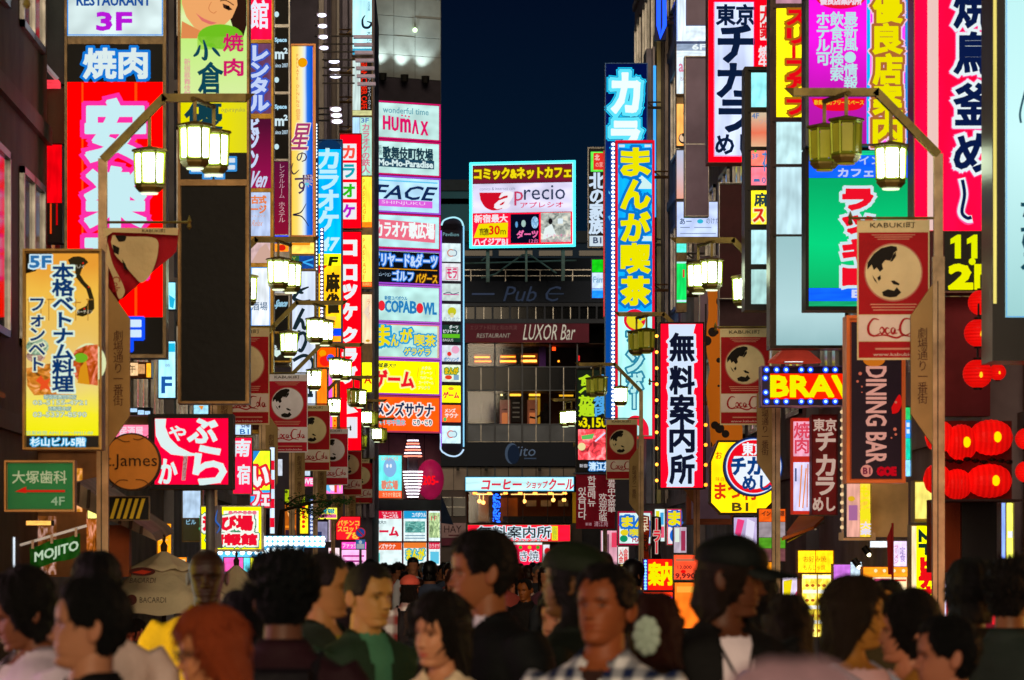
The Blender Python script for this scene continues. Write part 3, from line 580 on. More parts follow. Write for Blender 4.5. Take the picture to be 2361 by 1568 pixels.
# slim boxes hidden between the towers
sign('sign', 'small white floor sign reading F between the red tower and the black panel', (364, 786, 406, 919), 47, [(366, 788, 404, 917, '#a8e8ff')], T('F', (374, 870, 396, 906), '#1c5aa8', bold=1.5)+R(366, 792, 404, 812, '#20c0e8')+T('00', (382, 840, 392, 846), '#7088a0'), frame=1, fcol=BLACKM)
sign('sign', 'tiny cyan lit box above the white F floor sign', (387, 650, 406, 715), 47.5, [(388, 652, 405, 713, '#90e8ff')], P([(390, 680), (404, 690), (400, 712), (392, 708)], '#20b8e0'), frame=1, fcol=BLACKM)
sign('sign', 'small orange framed menu boxes in the gap below the red tower', (294, 835, 350, 872), 46, [(296, 837, 318, 866, '#d8b080'), (318, 840, 334, 862, '#b08050'), (338, 838, 348, 870, '#f0a020')], T('午', (298, 842, 313, 860), '#3a2010', lay=1), frame=1, cat='sign')
# rental room stack
FG = paint('#8a6a28', .35, .7, 'worn')
t = sign('tower_sign', 'narrow tower of rental room signs with purple and maroon panels', (573, -70, 631, 1000), 61,
     [(579, -65, 626, 91, '#f00838'), (579, 101, 625, 262, '#5a3450'), (579, 275, 625, 434, ramp_glow([(0, '#a01050'), (.5, '#7c1040'), (1, '#501030')], 1)), (579, 444, 623, 544, '#a8b8d8'), (579, 560, 623, 606, '#c8a8a8'), (579, 617, 623, 752, '#f0f8ff'), (579, 765, 625, 990, paint('#4a2018', .6, 0, 'worn', 3, .1))],
     T('館', (578, 2, 618, 66), '#eef0ff', bold=1.4)+T('レンタル', (578, 105, 617, 258), '#c4d4f8', bold=2.4, vert=True, out=((4, '#3858c8'),))
     + T('ビ', (580, 276, 596, 300), '#c8d8f8', bold=2)+T('ジ', (580, 300, 596, 340), '#c8d8f8', bold=2)+T('ン', (580, 350, 594, 386), '#c8d8f8', bold=2)+T('Ven', (578, 396, 616, 432), '#c8d0f0', bold=1, sh=.35)
     + T('古式', (580, 452, 614, 470), '#e88048', bold=1)+T('ージ', (580, 474, 614, 492), '#e88048', bold=1)+T('Relax', (582, 508, 606, 522), '#e0a080', sh=.3)+T('リラックス', (580, 496, 612, 502), '#d89878')
     + P([(580, 606), (600, 572), (614, 562), (623, 580), (623, 606)], '#d0a898')+T('酒場', (580, 697, 617, 716), '#386088', bold=.1)+border(579, 617, 623, 752, 1.6, '#30a0ff'), frame=4, fcol=FG, depth=.3)
m_ = Map(573, 61, 0); mb = MB()
for a, b in ((92, 100), (263, 274), (435, 443), (545, 559), (607, 616), (753, 764)): m_.box(mb, 577, a, 627, b, -.05, -.001)
mb.build('rail', FG, t)
t = sign('tower_sign', 'black tower of rental space panels with white square metre print', (630, -60, 669, 845), 67,
     [(634, -55, 665, 56, BLACKM), (634, 65, 665, 211, BLACKM), (634, 219, 665, 366, BLACKM), (633, 373, 665, 540, ramp_glow([(0, '#8c1030'), (1, '#601038')], 1)), (634, 543, 665, 560, '#0838d0'), (634, 563, 665, 580, '#f08018'), (634, 645, 665, 676, '#b8b8b8'), (634, 682, 665, 764, BLACKM)],
     sum([T('paco' if 0 else 'Space', (622+12, v+88, 661, v+100), '#a8d8f0', bold=.6)+T('m', (635, v+121, 654, v+136), '#d0e8f0', bold=1.2)+T('2', (655, v+112, 663, v+124), '#d0e8f0', bold=.8)+T('since 2007', (635, v+147, 664, v+156), '#b8d0e0', bold=.2)+E(638, v+185, 5.5, 6.5, '#c8e8f0') for v in (0, 154)], [])
     + E(638, 34, 5.5, 6.5, '#c8e8f0')+T('レンタルルーム', (644, 378, 656, 458), '#c898a8', vert=True)+T('ホステル', (643, 466, 657, 514), '#d8a8b0', vert=True)+E(650, 572, 9, 7, '#e02010', 2)
     + T('天神', (636, 650, 662, 672), '#283438', bold=.4)+T('Space', (635, 692, 662, 712), '#90c0d8', bold=.8, rot=0, sh=.5), frame=3, fcol=STEEL, depth=.3)
mb = MB(); m_ = Map(630, 67, 0)
for a, b in ((57, 64), (212, 218), (367, 372), (640, 644), (677, 681)): m_.box(mb, 631, a, 668, b, -.05, -.001)
mb.build('rail', STEEL, t)
sign('arrow_sign', 'basement sign with a white down arrow framed in gold', (606, 765, 672, 836), 66, [(611, 770, 668, 831, paint('#3a3428', .5))], T('B1', (624, 796, 650, 808), '#c8d8d8', bold=.6)+P([(618, 808), (658, 808), (638, 824)], '#d8f0e8')+L([(611, 820), (618, 812), (620, 770)], 4, '#607050'), frame=3, fcol=FG)
# star drop dining
sign('restaurant_sign', 'tall yellow to blue dining sign with brush kana and a small sun', (668, 102, 728, 547), 73,
     [(673, 107, 721, 544, ramp_glow([(0, '#ffd850'), (.25, '#ffe070'), (.48, '#fff4c0'), (.62, '#d8ecff'), (.74, '#2878e8'), (1, '#0858d8')], 1.0, 'X'))],
     E(698, 145, 11, 11, '#f0a000')+E(698, 145, 17, 17, '#ffe890', 1)[0:0]+T('PRIVATE DINING', (684, 124, 692, 248), '#f08040', vert=True)+T('個室', (683, 252, 692, 278), '#f09050', vert=True)
     + T('星', (674, 286, 714, 345), '#a83870', bold=.8, sh=.2, out=((1.6, '#fff0d0'),), lay=2)+T('の', (684, 352, 708, 374), '#3c2848', bold=.2, lay=2)
     + L(sm([(676, 376), (672, 392), (678, 402), (690, 392)]), 3.4, '#201838', 2, taper=True)+T('ず', (680, 402, 716, 448), '#4a3058', bold=.3, lay=2)
     + L(sm([(706, 470), (694, 490), (676, 496), (696, 500), (712, 522)]), 3.4, '#181438', 2, taper=True)+T('雫', (700, 404, 722, 432), '#c8a8a0', lay=2)+E(708, 425, 5, 4, '#60c0e0', 3), frame=4, fcol=paint('#a06a40', .3, .6), depth=.35)
sign('sign', 'narrow strip of orange and blue boxes under the star dining sign', (668, 552, 728, 622), 73.4, [(673, 556, 724, 585, '#f8c050'), (673, 590, 690, 621, '#205030'), (690, 590, 724, 621, '#103878')], P([(722, 596), (694, 605), (722, 616), (722, 611), (704, 605), (722, 600)], '#40b0f8')+T('VANE', (675, 592, 687, 618), '#c8c820', vert=True)+R(673, 560, 715, 566, '#f09018'), frame=2)
sign('restaurant_sign', 'white pork cutlet sign with huge black brush kana', (671, 622, 730, 1012), 72.4, [(674, 626, 727, 1008, '#d0dcf0')],
     L(sm([(680, 652), (690, 672), (700, 676)]), 8, '#182830', 1, taper=True)+L(sm([(712, 662), (690, 672), (678, 688), (696, 696), (716, 692)]), 9, '#182830', 1, taper=True)
     + L(sm([(700, 712), (686, 740), (678, 760)]), 8, '#182830')+L(sm([(680, 758), (692, 738), (698, 744), (702, 758), (718, 744)]), 8, '#182830')
     + L(sm([(680, 776), (700, 768), (706, 784), (696, 808), (688, 806)]), 8, '#182830')+L(sm([(690, 762), (686, 784), (676, 804)]), 7, '#182830')+L(sm([(714, 770), (722, 784)]), 8, '#182830')
     + L(sm([(676, 832), (700, 820), (718, 828), (722, 846), (710, 864), (690, 872)]), 8, '#182830')+R(690, 880, 720, 888, '#182830')+R(690, 908, 722, 916, '#182830')+R(712, 888, 720, 908, '#182830'), frame=2, depth=.3)
# karaoke 47 blue, mah-jong, croquette
t = sign('karaoke_sign', 'blue karaoke sign with a rounded dark top and mah-jong panel below', (733, 322, 790, 790), 81,
     [(735, 340, 786, 585, '#0098f8'), (735, 585, 786, 612, '#d8e010'), (735, 612, 786, 757, '#f4b010'), (735, 758, 786, 774, '#0838e8'), (735, 775, 786, 788, '#f89018')],
     P([(735, 340), (737, 331), (745, 325), (760, 323), (776, 326), (784, 334), (786, 345), (735, 345)], '#0c3058', 1)
     + sum([T(c, (734, v, 779, v+h), '#c0f0ff', bold=2.2) for c, v, h in (('カ', 344, 44), ('ラ', 394, 42), ('オ', 440, 44), ('ケ', 488, 44))], [])
     + T('47', (740, 549, 779, 578), '#c8f4ff', bold=1.6, sh=.2)+T('F', (760, 594, 777, 612), '#202808', bold=1.8, sh=.2)+E(748, 600, 8, 10, '#e8f020')
     + P([(735, 612), (756, 612), (735, 632)], '#e02018')+T('麻', (753, 630, 782, 672), '#2c2410', bold=2)+T('雀', (752, 678, 781, 722), '#2c2410', bold=2)+R(740, 730, 775, 738, '#f8d060')+T('青山', (742, 738, 772, 750), '#d83818'), frame=1.5, fcol=paint('#1a4a80', .4, .4), depth=.35)
def dots(parent, m, pts, r, col, st=3.0, name='bulb'):
    k = ('bulb', r, col, st)
    if k not in MC:
        mb = MB(); mb.ball((0, 0, 0), r, 8, 4); MC[k] = mb.mesh('bulb', glow(col, st))
    w = wloc(parent)
    for u, v in pts:
        x, y, z = m.pt(u, v, -.02); inst(name, MC[k], parent, (x-w[0], y-w[1], z-w[2]))
def bulb_strip(label, box, Y, pts, r, col, back='#102848', st=3.0, group=None):
    m = Map(box[0], Y, 0); t = thing('light_strip', label, 'lights', m.pt((box[0]+box[2])/2, box[3], 0), group)
    mb = MB(); m.box(mb, *box, 0, .12); mb.build('strip', paint(back, .4, .2, 'plain', 4, .3), t); dots(t, m, pts, r, col, st); return t
bulb_strip('string of white bulbs along the left edge of the blue karaoke sign', (724, 284, 732.5, 1000), 80.6, [(728.5, 288+7.4*i) for i in range(11)]+[(728.5, 378+9*i) for i in range(69)], .026, '#d8f4ff')
bulb_strip('second shorter string of white bulbs in front of the blue karaoke sign', (738, 525, 746.5, 790), 80.4, [(742, 530+9*i) for i in range(29)], .026, '#e0d8ff')
CR = '#f00010'
t = sign('karaoke_sign', 'red karaoke sign with four coloured letters in white cells', (783, 308, 834, 528), 89.5, [(785, 311, 832, 526, CR)],
     sum([R(790, v, 822, v+38, '#f0f0f4', 1)+T(c, (792, v+5, 817, v+33), q, bold=1.6, lay=2) for c, v, q in (('カ', 332, '#ff5040'), ('ラ', 376, '#10a8b8'), ('オ', 421, '#30c010'), ('ケ', 468, '#c010c8'))], []), frame=1.5, fcol=paint('#80201c', .4, .3), depth=.35)
t = sign('karaoke_sign', 'long red croquette karaoke club sign with white katakana', (783, 533, 834, 1040), 89.5, [(785, 536, 832, 1038, CR)],
     sum([T(c, (791, v, 821, v+h), '#eef4f8', bold=3.0, out=()) for c, v, h in (('コ', 556, 32), ('ロ', 613, 32), ('ッ', 658, 30), ('ケ', 702, 34), ('ク', 757, 30), ('ラ', 806, 32), ('ブ', 848, 34))], [])+P([(800, 925), (826, 950), (800, 955)], '#f0f0f0')+R(800, 962, 824, 1010, '#e8e8f0'), frame=1.5, fcol=paint('#80201c', .4, .3), depth=.35)
# slim column beside the tower
sign('sign', 'pale cyan sign with a black swirl high beside the tiled tower', (811, -70, 859, 128), 97, [(813, -66, 857, 112, '#b8f0f8'), (813, 113, 857, 127, '#2888a8')], L(sm([(842, 36), (836, 46), (838, 62), (850, 64), (856, 54), (846, 50)]), 6, '#142030', 1, taper=True)+T('木洩れ', (846, 72, 856, 108), '#203048', vert=True)+T('居酒屋', (848, 4, 854, 26), '#4080a0', vert=True), frame=1)
sign('cafe_sign', 'black cyber cafe sign with red lettering turned sideways', (811, 133, 859, 268), 97.2, [(813, 140, 831, 254, '#c8dcd8'), (832, 140, 857, 254, BLACKM), (813, 255, 857, 266, '#b8b880')], T('GRAN CYBER CAFE', (833, 140, 846, 252), '#f02810', rot=1, bold=.4, sh=-.1)+T('グラン・サイバーカフェ', (848, 172, 855, 252), '#c8d0d8', vert=True), frame=1)
sign('karaoke_sign', 'pale green karaoke sign with faded pink kana, marked 3F', (811, 268, 859, 406), 97.1, [(813, 271, 829, 405, '#a0c8e8'), (830, 271, 857, 405, '#a0d0c0')], T('3F', (833, 273, 850, 283), '#6080c0', bold=.5)+T('カラオケの鉄人', (835, 286, 852, 400), '#d87890', vert=True, bold=.5), frame=1)
sign('sign', 'two tall yellow passage signs with orange letters set vertically', (833, 406, 859, 666), 96.8, [(835, 408, 857, 512, '#f8c838'), (835, 512, 857, 524, '#f07010'), (835, 542, 857, 650, '#f8d050'), (835, 651, 857, 661, '#e85010')], T('PASSAGE', (837, 412, 846, 508), '#e07018', vert=True)+T('PASSAGE', (837, 548, 846, 646), '#e07018', vert=True)+T('KARIKO', (837, 652, 856, 659), '#ffe080'), frame=1)
sign('sign', 'cream and yellow sign boxes low beside the stacked panels', (833, 674, 859, 905), 96.9, [(835, 679, 857, 792, '#e8c8a0'), (835, 836, 857, 905, '#e0e010')], P([(838, 720), (852, 700), (852, 740)], '#f0d8c0')+T('ライン', (846, 690, 853, 730), '#d08050', vert=True)+T('A', (840, 866, 856, 884), '#e03010', bold=.8)+E(848, 786, 5, 3, '#d8a020'), frame=1)
sign('sign', 'orange and red cartoonish balloon print board beside the croquette sign', (730, 800, 782, 848), 79, [(732, 802, 780, 846, '#f84800')], E(744, 815, 8, 8, '#f8a000')+E(762, 826, 9, 9, '#3858e8')+E(750, 832, 13, 13, '#f82010', 1), frame=1)
sign('sign', 'plain orange lit box under the balloon print board', (728, 850, 755, 962), 79.2, [(730, 852, 753, 960, '#f87010')], R(730, 930, 753, 934, '#e04008'), frame=1)
sign('sign', 'pink and yellow light column with red beads behind the lamps', (756, 850, 782, 1060), 88, [(758, 852, 766, 1058, '#e848b8'), (766, 852, 776, 1058, '#e88010')], sum([E(772, 862+12*i, 2.4, 2.4, '#f82010', 2, 8) for i in range(16)], []), frame=1)
# stack of nine on the tower
NS = [('#d81068', 231, 319), ('#d81068', 320, 402), ('#a850e0', 403, 489), ('#d81068', 490, 572), ('#a850e0', 573, 654), ('#c060d8', 655, 742), ('#c060d8', 743, 826), ('#b040c8', 827, 910), ('#b84060', 911, 997)]
LBL = ['topmost stacked panel on the tower, tall magenta capitals on white', 'second stacked panel, dark brush kanji over a small black band', 'third stacked panel, navy italic capitals over a pink bar', 'fourth stacked panel, white karaoke name on a pink band', 'fifth stacked panel, black billiards and darts board', 'sixth stacked panel, blue bowling name with a pin and red balls', 'seventh stacked panel, yellow manga cafe lettering outlined in blue', 'eighth stacked panel, yellow with red game lettering', 'lowest stacked panel, orange sauna sign']
def bowl_pin(cx, v0, v1):
    h = v1-v0; return P([(cx-1, v0), (cx+2, v0+1), (cx+3, v0+.2*h), (cx+1.5, v0+.35*h), (cx+6, v0+.6*h), (cx+6, v0+.8*h), (cx+3, v1), (cx-4, v1), (cx-6, v0+.8*h), (cx-5, v0+.6*h), (cx-1.5, v0+.35*h), (cx-2.5, v0+.2*h)], '#e8d8d8')
PR = [
 T('wonderful time', (883, 244, 988, 258), '#60a0b0', bold=.2)+T('H', (884, 266, 899, 296), '#e01068', bold=1.4)+T('U', (904, 268, 918, 298), '#e01068', bold=1.4)+T('m', (924, 270, 946, 300), '#e01068', bold=1.4)+T('Λ', (951, 272, 964, 302), '#e01068', bold=1.4)+T('X', (971, 274, 986, 304), '#e01068', bold=1.4)+E(927, 262, 2, 2, '#e01068')+E(935, 263, 2, 2, '#e01068')+E(943, 264, 2, 2, '#e01068'),
 T('新宿', (872, 334, 880, 356), '#183848', vert=True)+T('歌舞伎町牧場', (883, 336, 998, 364), '#183848', bold=.9)+R(870, 363, 1001, 383, '#204860')+T('Mo-Mo-Paradise', (873, 366, 998, 380), '#d8f0f0', bold=.8, lay=2),
 R(864, 413, 1009, 416, '#60c8f0')+T('FACE', (868, 425, 1002, 456), '#102858', bold=1.0, sh=.45)+R(862, 458, 997, 474, '#e060e0')+T('SHINJUKU', (880, 461, 980, 470), '#f8d0f8', lay=2),
 P([(863, 504), (1004, 510), (1003, 554), (862, 548)], '#f07088')+T('カラオケ歌広場', (866, 509, 1001, 545), '#f4fcfc', bold=1.2, lay=2),
 R(862, 578, 1012, 650, '#0c1018', 1)+T('ビリヤード&ダーツ', (862, 582, 1008, 612), '#c8e0ff', bold=.9, out=((2.4, '#2878e0'),), lay=2)+R(862, 617, 1008, 619, '#f0a010', 2)+T('シミュレーション', (862, 627, 902, 636), '#b8d8f8', lay=2)+T('ゴルフ', (906, 622, 953, 645), '#c8e0ff', bold=.7, out=((2, '#2878e0'),), lay=2)+T('バグース', (959, 627, 1008, 648), '#f0b020', bold=.7, out=((2, '#5a3008'),), lay=2),
 bowl_pin(867, 664, 718)+E(880, 704, 8, 12, '#f02838')+T('新宿コパボウル', (887, 681, 939, 690), '#2080b8', bold=.3)+T('COPA', (888, 692, 944, 718), '#2080c0', bold=1.2)+T('B', (946, 692, 960, 719), '#2080c0', bold=1.2)+E(968, 707, 8, 12, '#f02838')+T('WL', (976, 694, 1006, 720), '#2080c0', bold=1.2),
 border(861, 746, 1011, 823, 2, '#f08030', 1)+T('ま', (866, 750, 898, 796), '#f0e010', bold=2, out=((5, '#20a0d8'),), lay=2)+T('ん', (902, 770, 918, 796), '#f0e010', bold=1, out=((3, '#20a0d8'),), lay=2)+T('が', (924, 756, 950, 786), '#f0e010', bold=1.4, out=((3.6, '#20a0d8'),), lay=2)+T('喫茶', (956, 768, 1004, 794), '#f0e010', bold=.8, out=((3, '#20a0d8'),), lay=2)+T('ゲラゲラ', (932, 800, 992, 816), '#f0e010', bold=.6, out=((2.4, '#20a0d8'),), lay=2),
 T('地域最大!!', (861, 836, 912, 847), '#38462c', sh=.2, bold=.3)+T('ゲーム', (864, 854, 953, 892), '#f01828', bold=2, out=((3.6, '#f8f8a0'),))+T('メタル', (972, 841, 994, 849), '#20a8d8')+T('クレーン', (970, 852, 997, 860), '#20a8d8')+T('TVゲーム', (969, 864, 997, 872), '#20a8d8')+T('カードゲーム', (966, 875, 999, 883), '#20a8d8')+T('プリクラ', (964, 887, 991, 895), '#20a8d8')+L([(966, 842), (958, 893)], 1, '#e06020')+L([(1005, 846), (1000, 896)], 1, '#e06020'),
 T('メンズサウナ', (867, 927, 999, 958), '#102850', bold=1.0, out=((3, '#f8e8e0'),))+T('24H 年中無休', (869, 965, 935, 980), '#68c8d8', bold=.4)+T('こり・こり', (953, 966, 995, 978), '#102850', bold=.5, out=((2, '#f0f0e8'),))]
BG = ['#b8dcd8', '#b8e0dc', '#a8d0e8', '#b0dce0', '#b8d8d8', '#b0dcd8', '#b0dcd0', '#e8e000', '#ff4c08']
for (c, a, b), lb, pr, bg in zip(NS, LBL, PR, BG):
    sign('tenant_sign', lb, (858, a, 1016, b-1), 125.5, [(861, a+4, 1012, b-5, bg)], pr, frame=3.2, fcol=glow(c, .95), slope=HS, depth=.5, group='signs stacked on the end tower', cab=paint('#402040', .5))
# arch-topped narrow strip
m = Map(1018, 123.5, .3); t = thing('tower_sign', 'narrow arch topped strip of small tenant tiles outlined in pale neon', 'sign', m.pt(1044, 1050, 0))
mb = MB(); m.box(mb, 1016, 515, 1070, 1042, 0, .5); mb.build('housing', paint('#3a3442', .4, .3), t)
arc = [(1018, 520), (1022, 510), (1032, 504), (1046, 501), (1058, 504), (1065, 511), (1068, 520)]
mb = MB(); V = [m.pt(u, v, 0) for u, v in arc+[(1068, 530), (1018, 530)]]; W2 = [m.pt(u, v, .5) for u, v in arc+[(1068, 530), (1018, 530)]]; n = len(V)
mb.add(V+W2, [tuple(range(n)), tuple(range(2*n-1, n-1, -1))]+[(i, (i+1) % n, n+(i+1) % n, n+i) for i in range(n)]); mb.build('arched_top', paint('#3a3442', .4, .3), t)
def neon(m, pts, r, col, parent, st=1.6, name='neon_tube', d=-.08):
    mb = MB(); mb.tube([m.pt(u, v, d) for u, v in pts], r, 6); return mb.build(name, glow(col, st, 'flat', True), parent)
neon(m, sm(arc), .026, '#b0f0ff', t, 1.1); neon(m, [(1069, 520), (1069, 1030)], .022, '#90d8ff', t, 1.1); neon(m, [(1016, 1000), (1016, 1036)]+sm([(1020, 1042), (1034, 1050), (1050, 1052), (1062, 1046), (1069, 1036)]), .026, '#c0e0ff', t, 1.1)
tp = [('#d8ecf0', E(1040, 583, 9, 9, '#d07860')+E(1040, 583, 6.5, 6.5, '#d8ecf0', 2)+E(1046, 583, 8, 8, '#607898', 1)+E(1046, 583, 6, 6, '#d8ecf0', 2)), ('#e8ecf0', border(1028, 616, 1056, 645, 1.2, '#d83878')+T('モラ', (1031, 619, 1053, 641), '#e0206c', bold=.8)),
      ('#c8dcd8', L(sm([(1022, 678), (1035, 674), (1044, 678), (1058, 674)]), 2, '#405870')+R(1022, 678, 1058, 680, '#d84898')), ('#d8ece8', E(1042, 718, 10, 10, '#c8c820')+R(1038, 722, 1046, 732, '#e0d8a0', 2)+T('カラオケ', (1022, 731, 1060, 740), '#90a0b8')),
      ('#183028', T('ダーツ', (1036, 750, 1056, 758), '#e8f4f4', bold=.3)+T('ビリヤード', (1022, 760, 1058, 768), '#e8f4f4', bold=.3)+R(1020, 770, 1060, 779, '#60c020')+T('BAGUS', (1021, 781, 1045, 787), '#e0e0e0')),
      ('#dce4ec', E(1036, 816, 5, 5, '#e83030')+E(1050, 806, 9, 9, '#f0a8c8')+T('ボウリング', (1024, 824, 1058, 833), '#3080c0', bold=.3)), ('#e0ecd0', T('まんが', (1026, 848, 1056, 862), '#e8c010', bold=.8, out=((1.6, '#309030'),))+E(1034, 870, 8, 5, '#e84020')+R(1046, 864, 1058, 876, '#80a8c8')),
      ('#e0e010', E(1040, 896, 7, 4, '#f0a030')+T('ゲーム', (1022, 904, 1058, 918), '#e82040', bold=.9)), ('#f85820', T('メンズ', (1026, 942, 1050, 951), '#f8e8e0', bold=.5)+T('サウナ', (1026, 953, 1056, 963), '#f8e8e0', bold=.5)+E(1026, 967, 4, 5, '#60c060')), ('#d0f0f8', E(1040, 1001, 9, 9, '#e06050')+E(1040, 1001, 6.5, 6.5, '#d0f0f8', 2)+E(1046, 1001, 8, 8, '#6080a0', 1)+E(1046, 1001, 6, 6, '#d0f0f8', 2))]
for (c, pr), v0, v1 in zip(tp, (560, 606, 653, 700, 748, 795, 840, 888, 933, 981), (604, 648, 694, 741, 789, 834, 881, 929, 974, 1023)):
    mb = MB(); m.box(mb, 1019, v0+1, 1062, v1-1, -.05, -.001); f = mb.build('tile', glow(c, 1, 'lit', True), t); layers(m, f, pr, base=-.052)
layers(m, t, T('Pavilion', (1021, 536, 1058, 544), '#78a8b0'), base=-.005)
neon(m, [(1017, 532), (1017, 1030)], .02, '#a060f0', t, 1.2)
# billboard on the roof of the end building
BM = Map(1083, 176, -.22)
t = sign('billboard', 'big lit comic and net cafe billboard on a rooftop steel frame', (1083, 374, 1326, 574), 176,
     [(1090, 384, 1320, 424, '#5a1024'), (1090, 425, 1320, 492, '#d8d4f0'), (1090, 493, 1320, 568, '#e80c30')],
     T('コミック&ネットカフェ', (1094, 390, 1316, 414), '#f4e010', bold=1.4, out=((2.8, '#6a3010'),))
     + P([(1105, 445)]+sm([(1108, 462), (1118, 478), (1133, 486), (1148, 486)])+sm([(1160, 482), (1176, 462), (1184, 446)]), '#d00c28')
     + T('a', (1148, 444, 1182, 482), '#f4f0f8', bold=1.8, sh=.6, lay=2)+T('p', (1186, 444, 1206, 476), '#c83860', bold=.2, lay=2)+T('recio', (1208, 431, 1303, 464), '#283858', bold=.1, lay=2)+T('comics & internet cafe', (1106, 433, 1188, 440), '#8890b0', lay=2)
     + T('アプレシオ', (1200, 469, 1298, 482), '#e01050', bold=.2)+T('新宿最大', (1094, 496, 1170, 514), '#f0e8f0', bold=.6)+P([(1104, 517), (1171, 515), (1170, 549), (1092, 549)], '#f4e000')+T('直進', (1106, 528, 1126, 543), '#605010', bold=1)+T('30', (1128, 522, 1152, 542), '#e82010', bold=.8, lay=2)+T('m', (1154, 532, 1166, 542), '#302808', lay=2)
     + T('ハイジアB1', (1093, 551, 1170, 566), '#f0e0f0', bold=.8)+R(1177, 496, 1243, 563, '#080a20')+E(1191, 520, 3, 7, '#60a0d8', 2)+E(1207, 518, 5, 8, '#a8c8c0', 2)+E(1233, 516, 8, 14, glow('#90c8f8', 1, 'food'), 2)+T('ダーツ', (1192, 534, 1240, 551), '#f870b0', bold=.8, lay=3)+T('12台', (1220, 553, 1241, 563), '#f870b0', lay=3)
     + R(1247, 494, 1316, 562, glow('#b8c0b8', 1, 'food'), 1)+E(1269, 514, 5, 7, '#181418', 2)+R(1286, 508, 1298, 520, '#e0f0f8', 2)+P([(1256, 530), (1272, 520), (1282, 545), (1250, 556)], '#e8f4f4', 2)+T('インターネット', (1258, 543, 1313, 551), '#f880b8', lay=3)+T('レディースルーム', (1250, 554, 1313, 562), '#f880b8', lay=3),
     frame=0, slope=-.22, depth=.8, cab=paint('#203040', .5))
for a in (('top', [(1084, 378), (1326, 378)]), ('b', [(1084, 571), (1326, 571)]), ('l', [(1085, 376), (1085, 573)]), ('r', [(1324, 376), (1324, 573)])):
    neon(BM, a[1], .055, '#50f0f8', t, 1.6, d=-.15)
    neon(BM, [(p[0]+(3 if a[0] == 'l' else -3 if a[0] == 'r' else 0), p[1]+(3 if a[0] == 'top' else -3 if a[0] == 'b' else 0)) for p in a[1]], .028, '#a8fcff', t, 1.4, d=-.1)
TR = paint('#3c5458', .5, .4, 'worn', 3, .1)
for i, (u, w) in enumerate(((1125, 4), (1214, 2.5), (1299, 4))):
    mb = MB(); BM.box(mb, u-w, 574, u+w, 650, .3, .8); mb.build('support', TR, t)
for a, b in (((1205, 588), (1142, 632)), ((1222, 588), (1284, 632)), ((1205, 588), (1222, 588)), ((1110, 600), (1128, 588)), ((1142, 632), (1110, 640)), ((1050, 606), (1330, 603))):
    mb = MB(); mb.tube([BM.pt(*a, .4), BM.pt(*b, .4)], .04, 6); mb.build('brace', TR, t)
# tower foot: karaoke board, ring lamps, red ball, game centre light boxes
sign('poster', 'cyan karaoke board with a pink heading on the tower foot', (868, 1046, 930, 1152), 124.6, [(872, 1050, 926, 1131, '#60d0d0'), (872, 1132, 926, 1148, '#f05028')], E(899, 1078, 15, 22, '#88b8e8')+E(893, 1074, 2.6, 4.5, '#f4fcff', 2)+E(901, 1074, 2.6, 4.5, '#f4fcff', 2)+T('歌広場', (880, 1108, 917, 1128), '#e88870', bold=.8)+T('カラオケ歌広場', (882, 1135, 924, 1146), '#f8e8c0', lay=1)+T('KARAOKE', (880, 1053, 918, 1062), '#f0a080'), frame=2, slope=.3)
m = Map(930, 124.2, 0); t = thing('ring_lamp', 'column of glowing white rings like stacked lamps beside the red ball', 'lamp', m.pt(952, 1150, 0))
x0, y0_, _ = m.pt(952, 1100, 0); mb = MB(); mb.tube([(x0, y0_, m.pt(0, 1152, 0)[2]), (x0, y0_, m.pt(0, 1012, 0)[2])], .16, 12); mb.build('column', paint('#4a4048', .5), t)
for i in range(19):
    if 6 <= i <= 9: continue
    v = 1016+i*7.2; r = .14+.16*math.sin(math.pi*(i+1)/20)
    mb = MB(); zc = m.pt(0, v, 0)[2]; mb.lathe([(r-.03, -.015), (r, -.02), (r+.012, 0), (r, .02), (r-.03, .02)], (x0, y0_, zc), 20); mb.build('ring', glow('#fff4ff' if i > 5 else ('#ff8068' if i % 2 else '#ffe8f8'), 2.6, 'flat', True), t)
m = Map(960, 124.9, 0); t = thing('round_sign', 'big red ball sign with the number 205 on the tower corner', 'sign', m.pt(992, 1150, 0))
x, y, z = m.pt(992, 1105, .4); mb = MB(); mb.ball((x, y, z), (.42, .25, .62), 24, 14); mb.build('ball', paint('#a8184c', .35, 0, 'plain', 4, .4), t, smooth=True); layers(m, t, T('205-', (975, 1098, 1010, 1118), '#ff1020', bold=1), base=-.3)
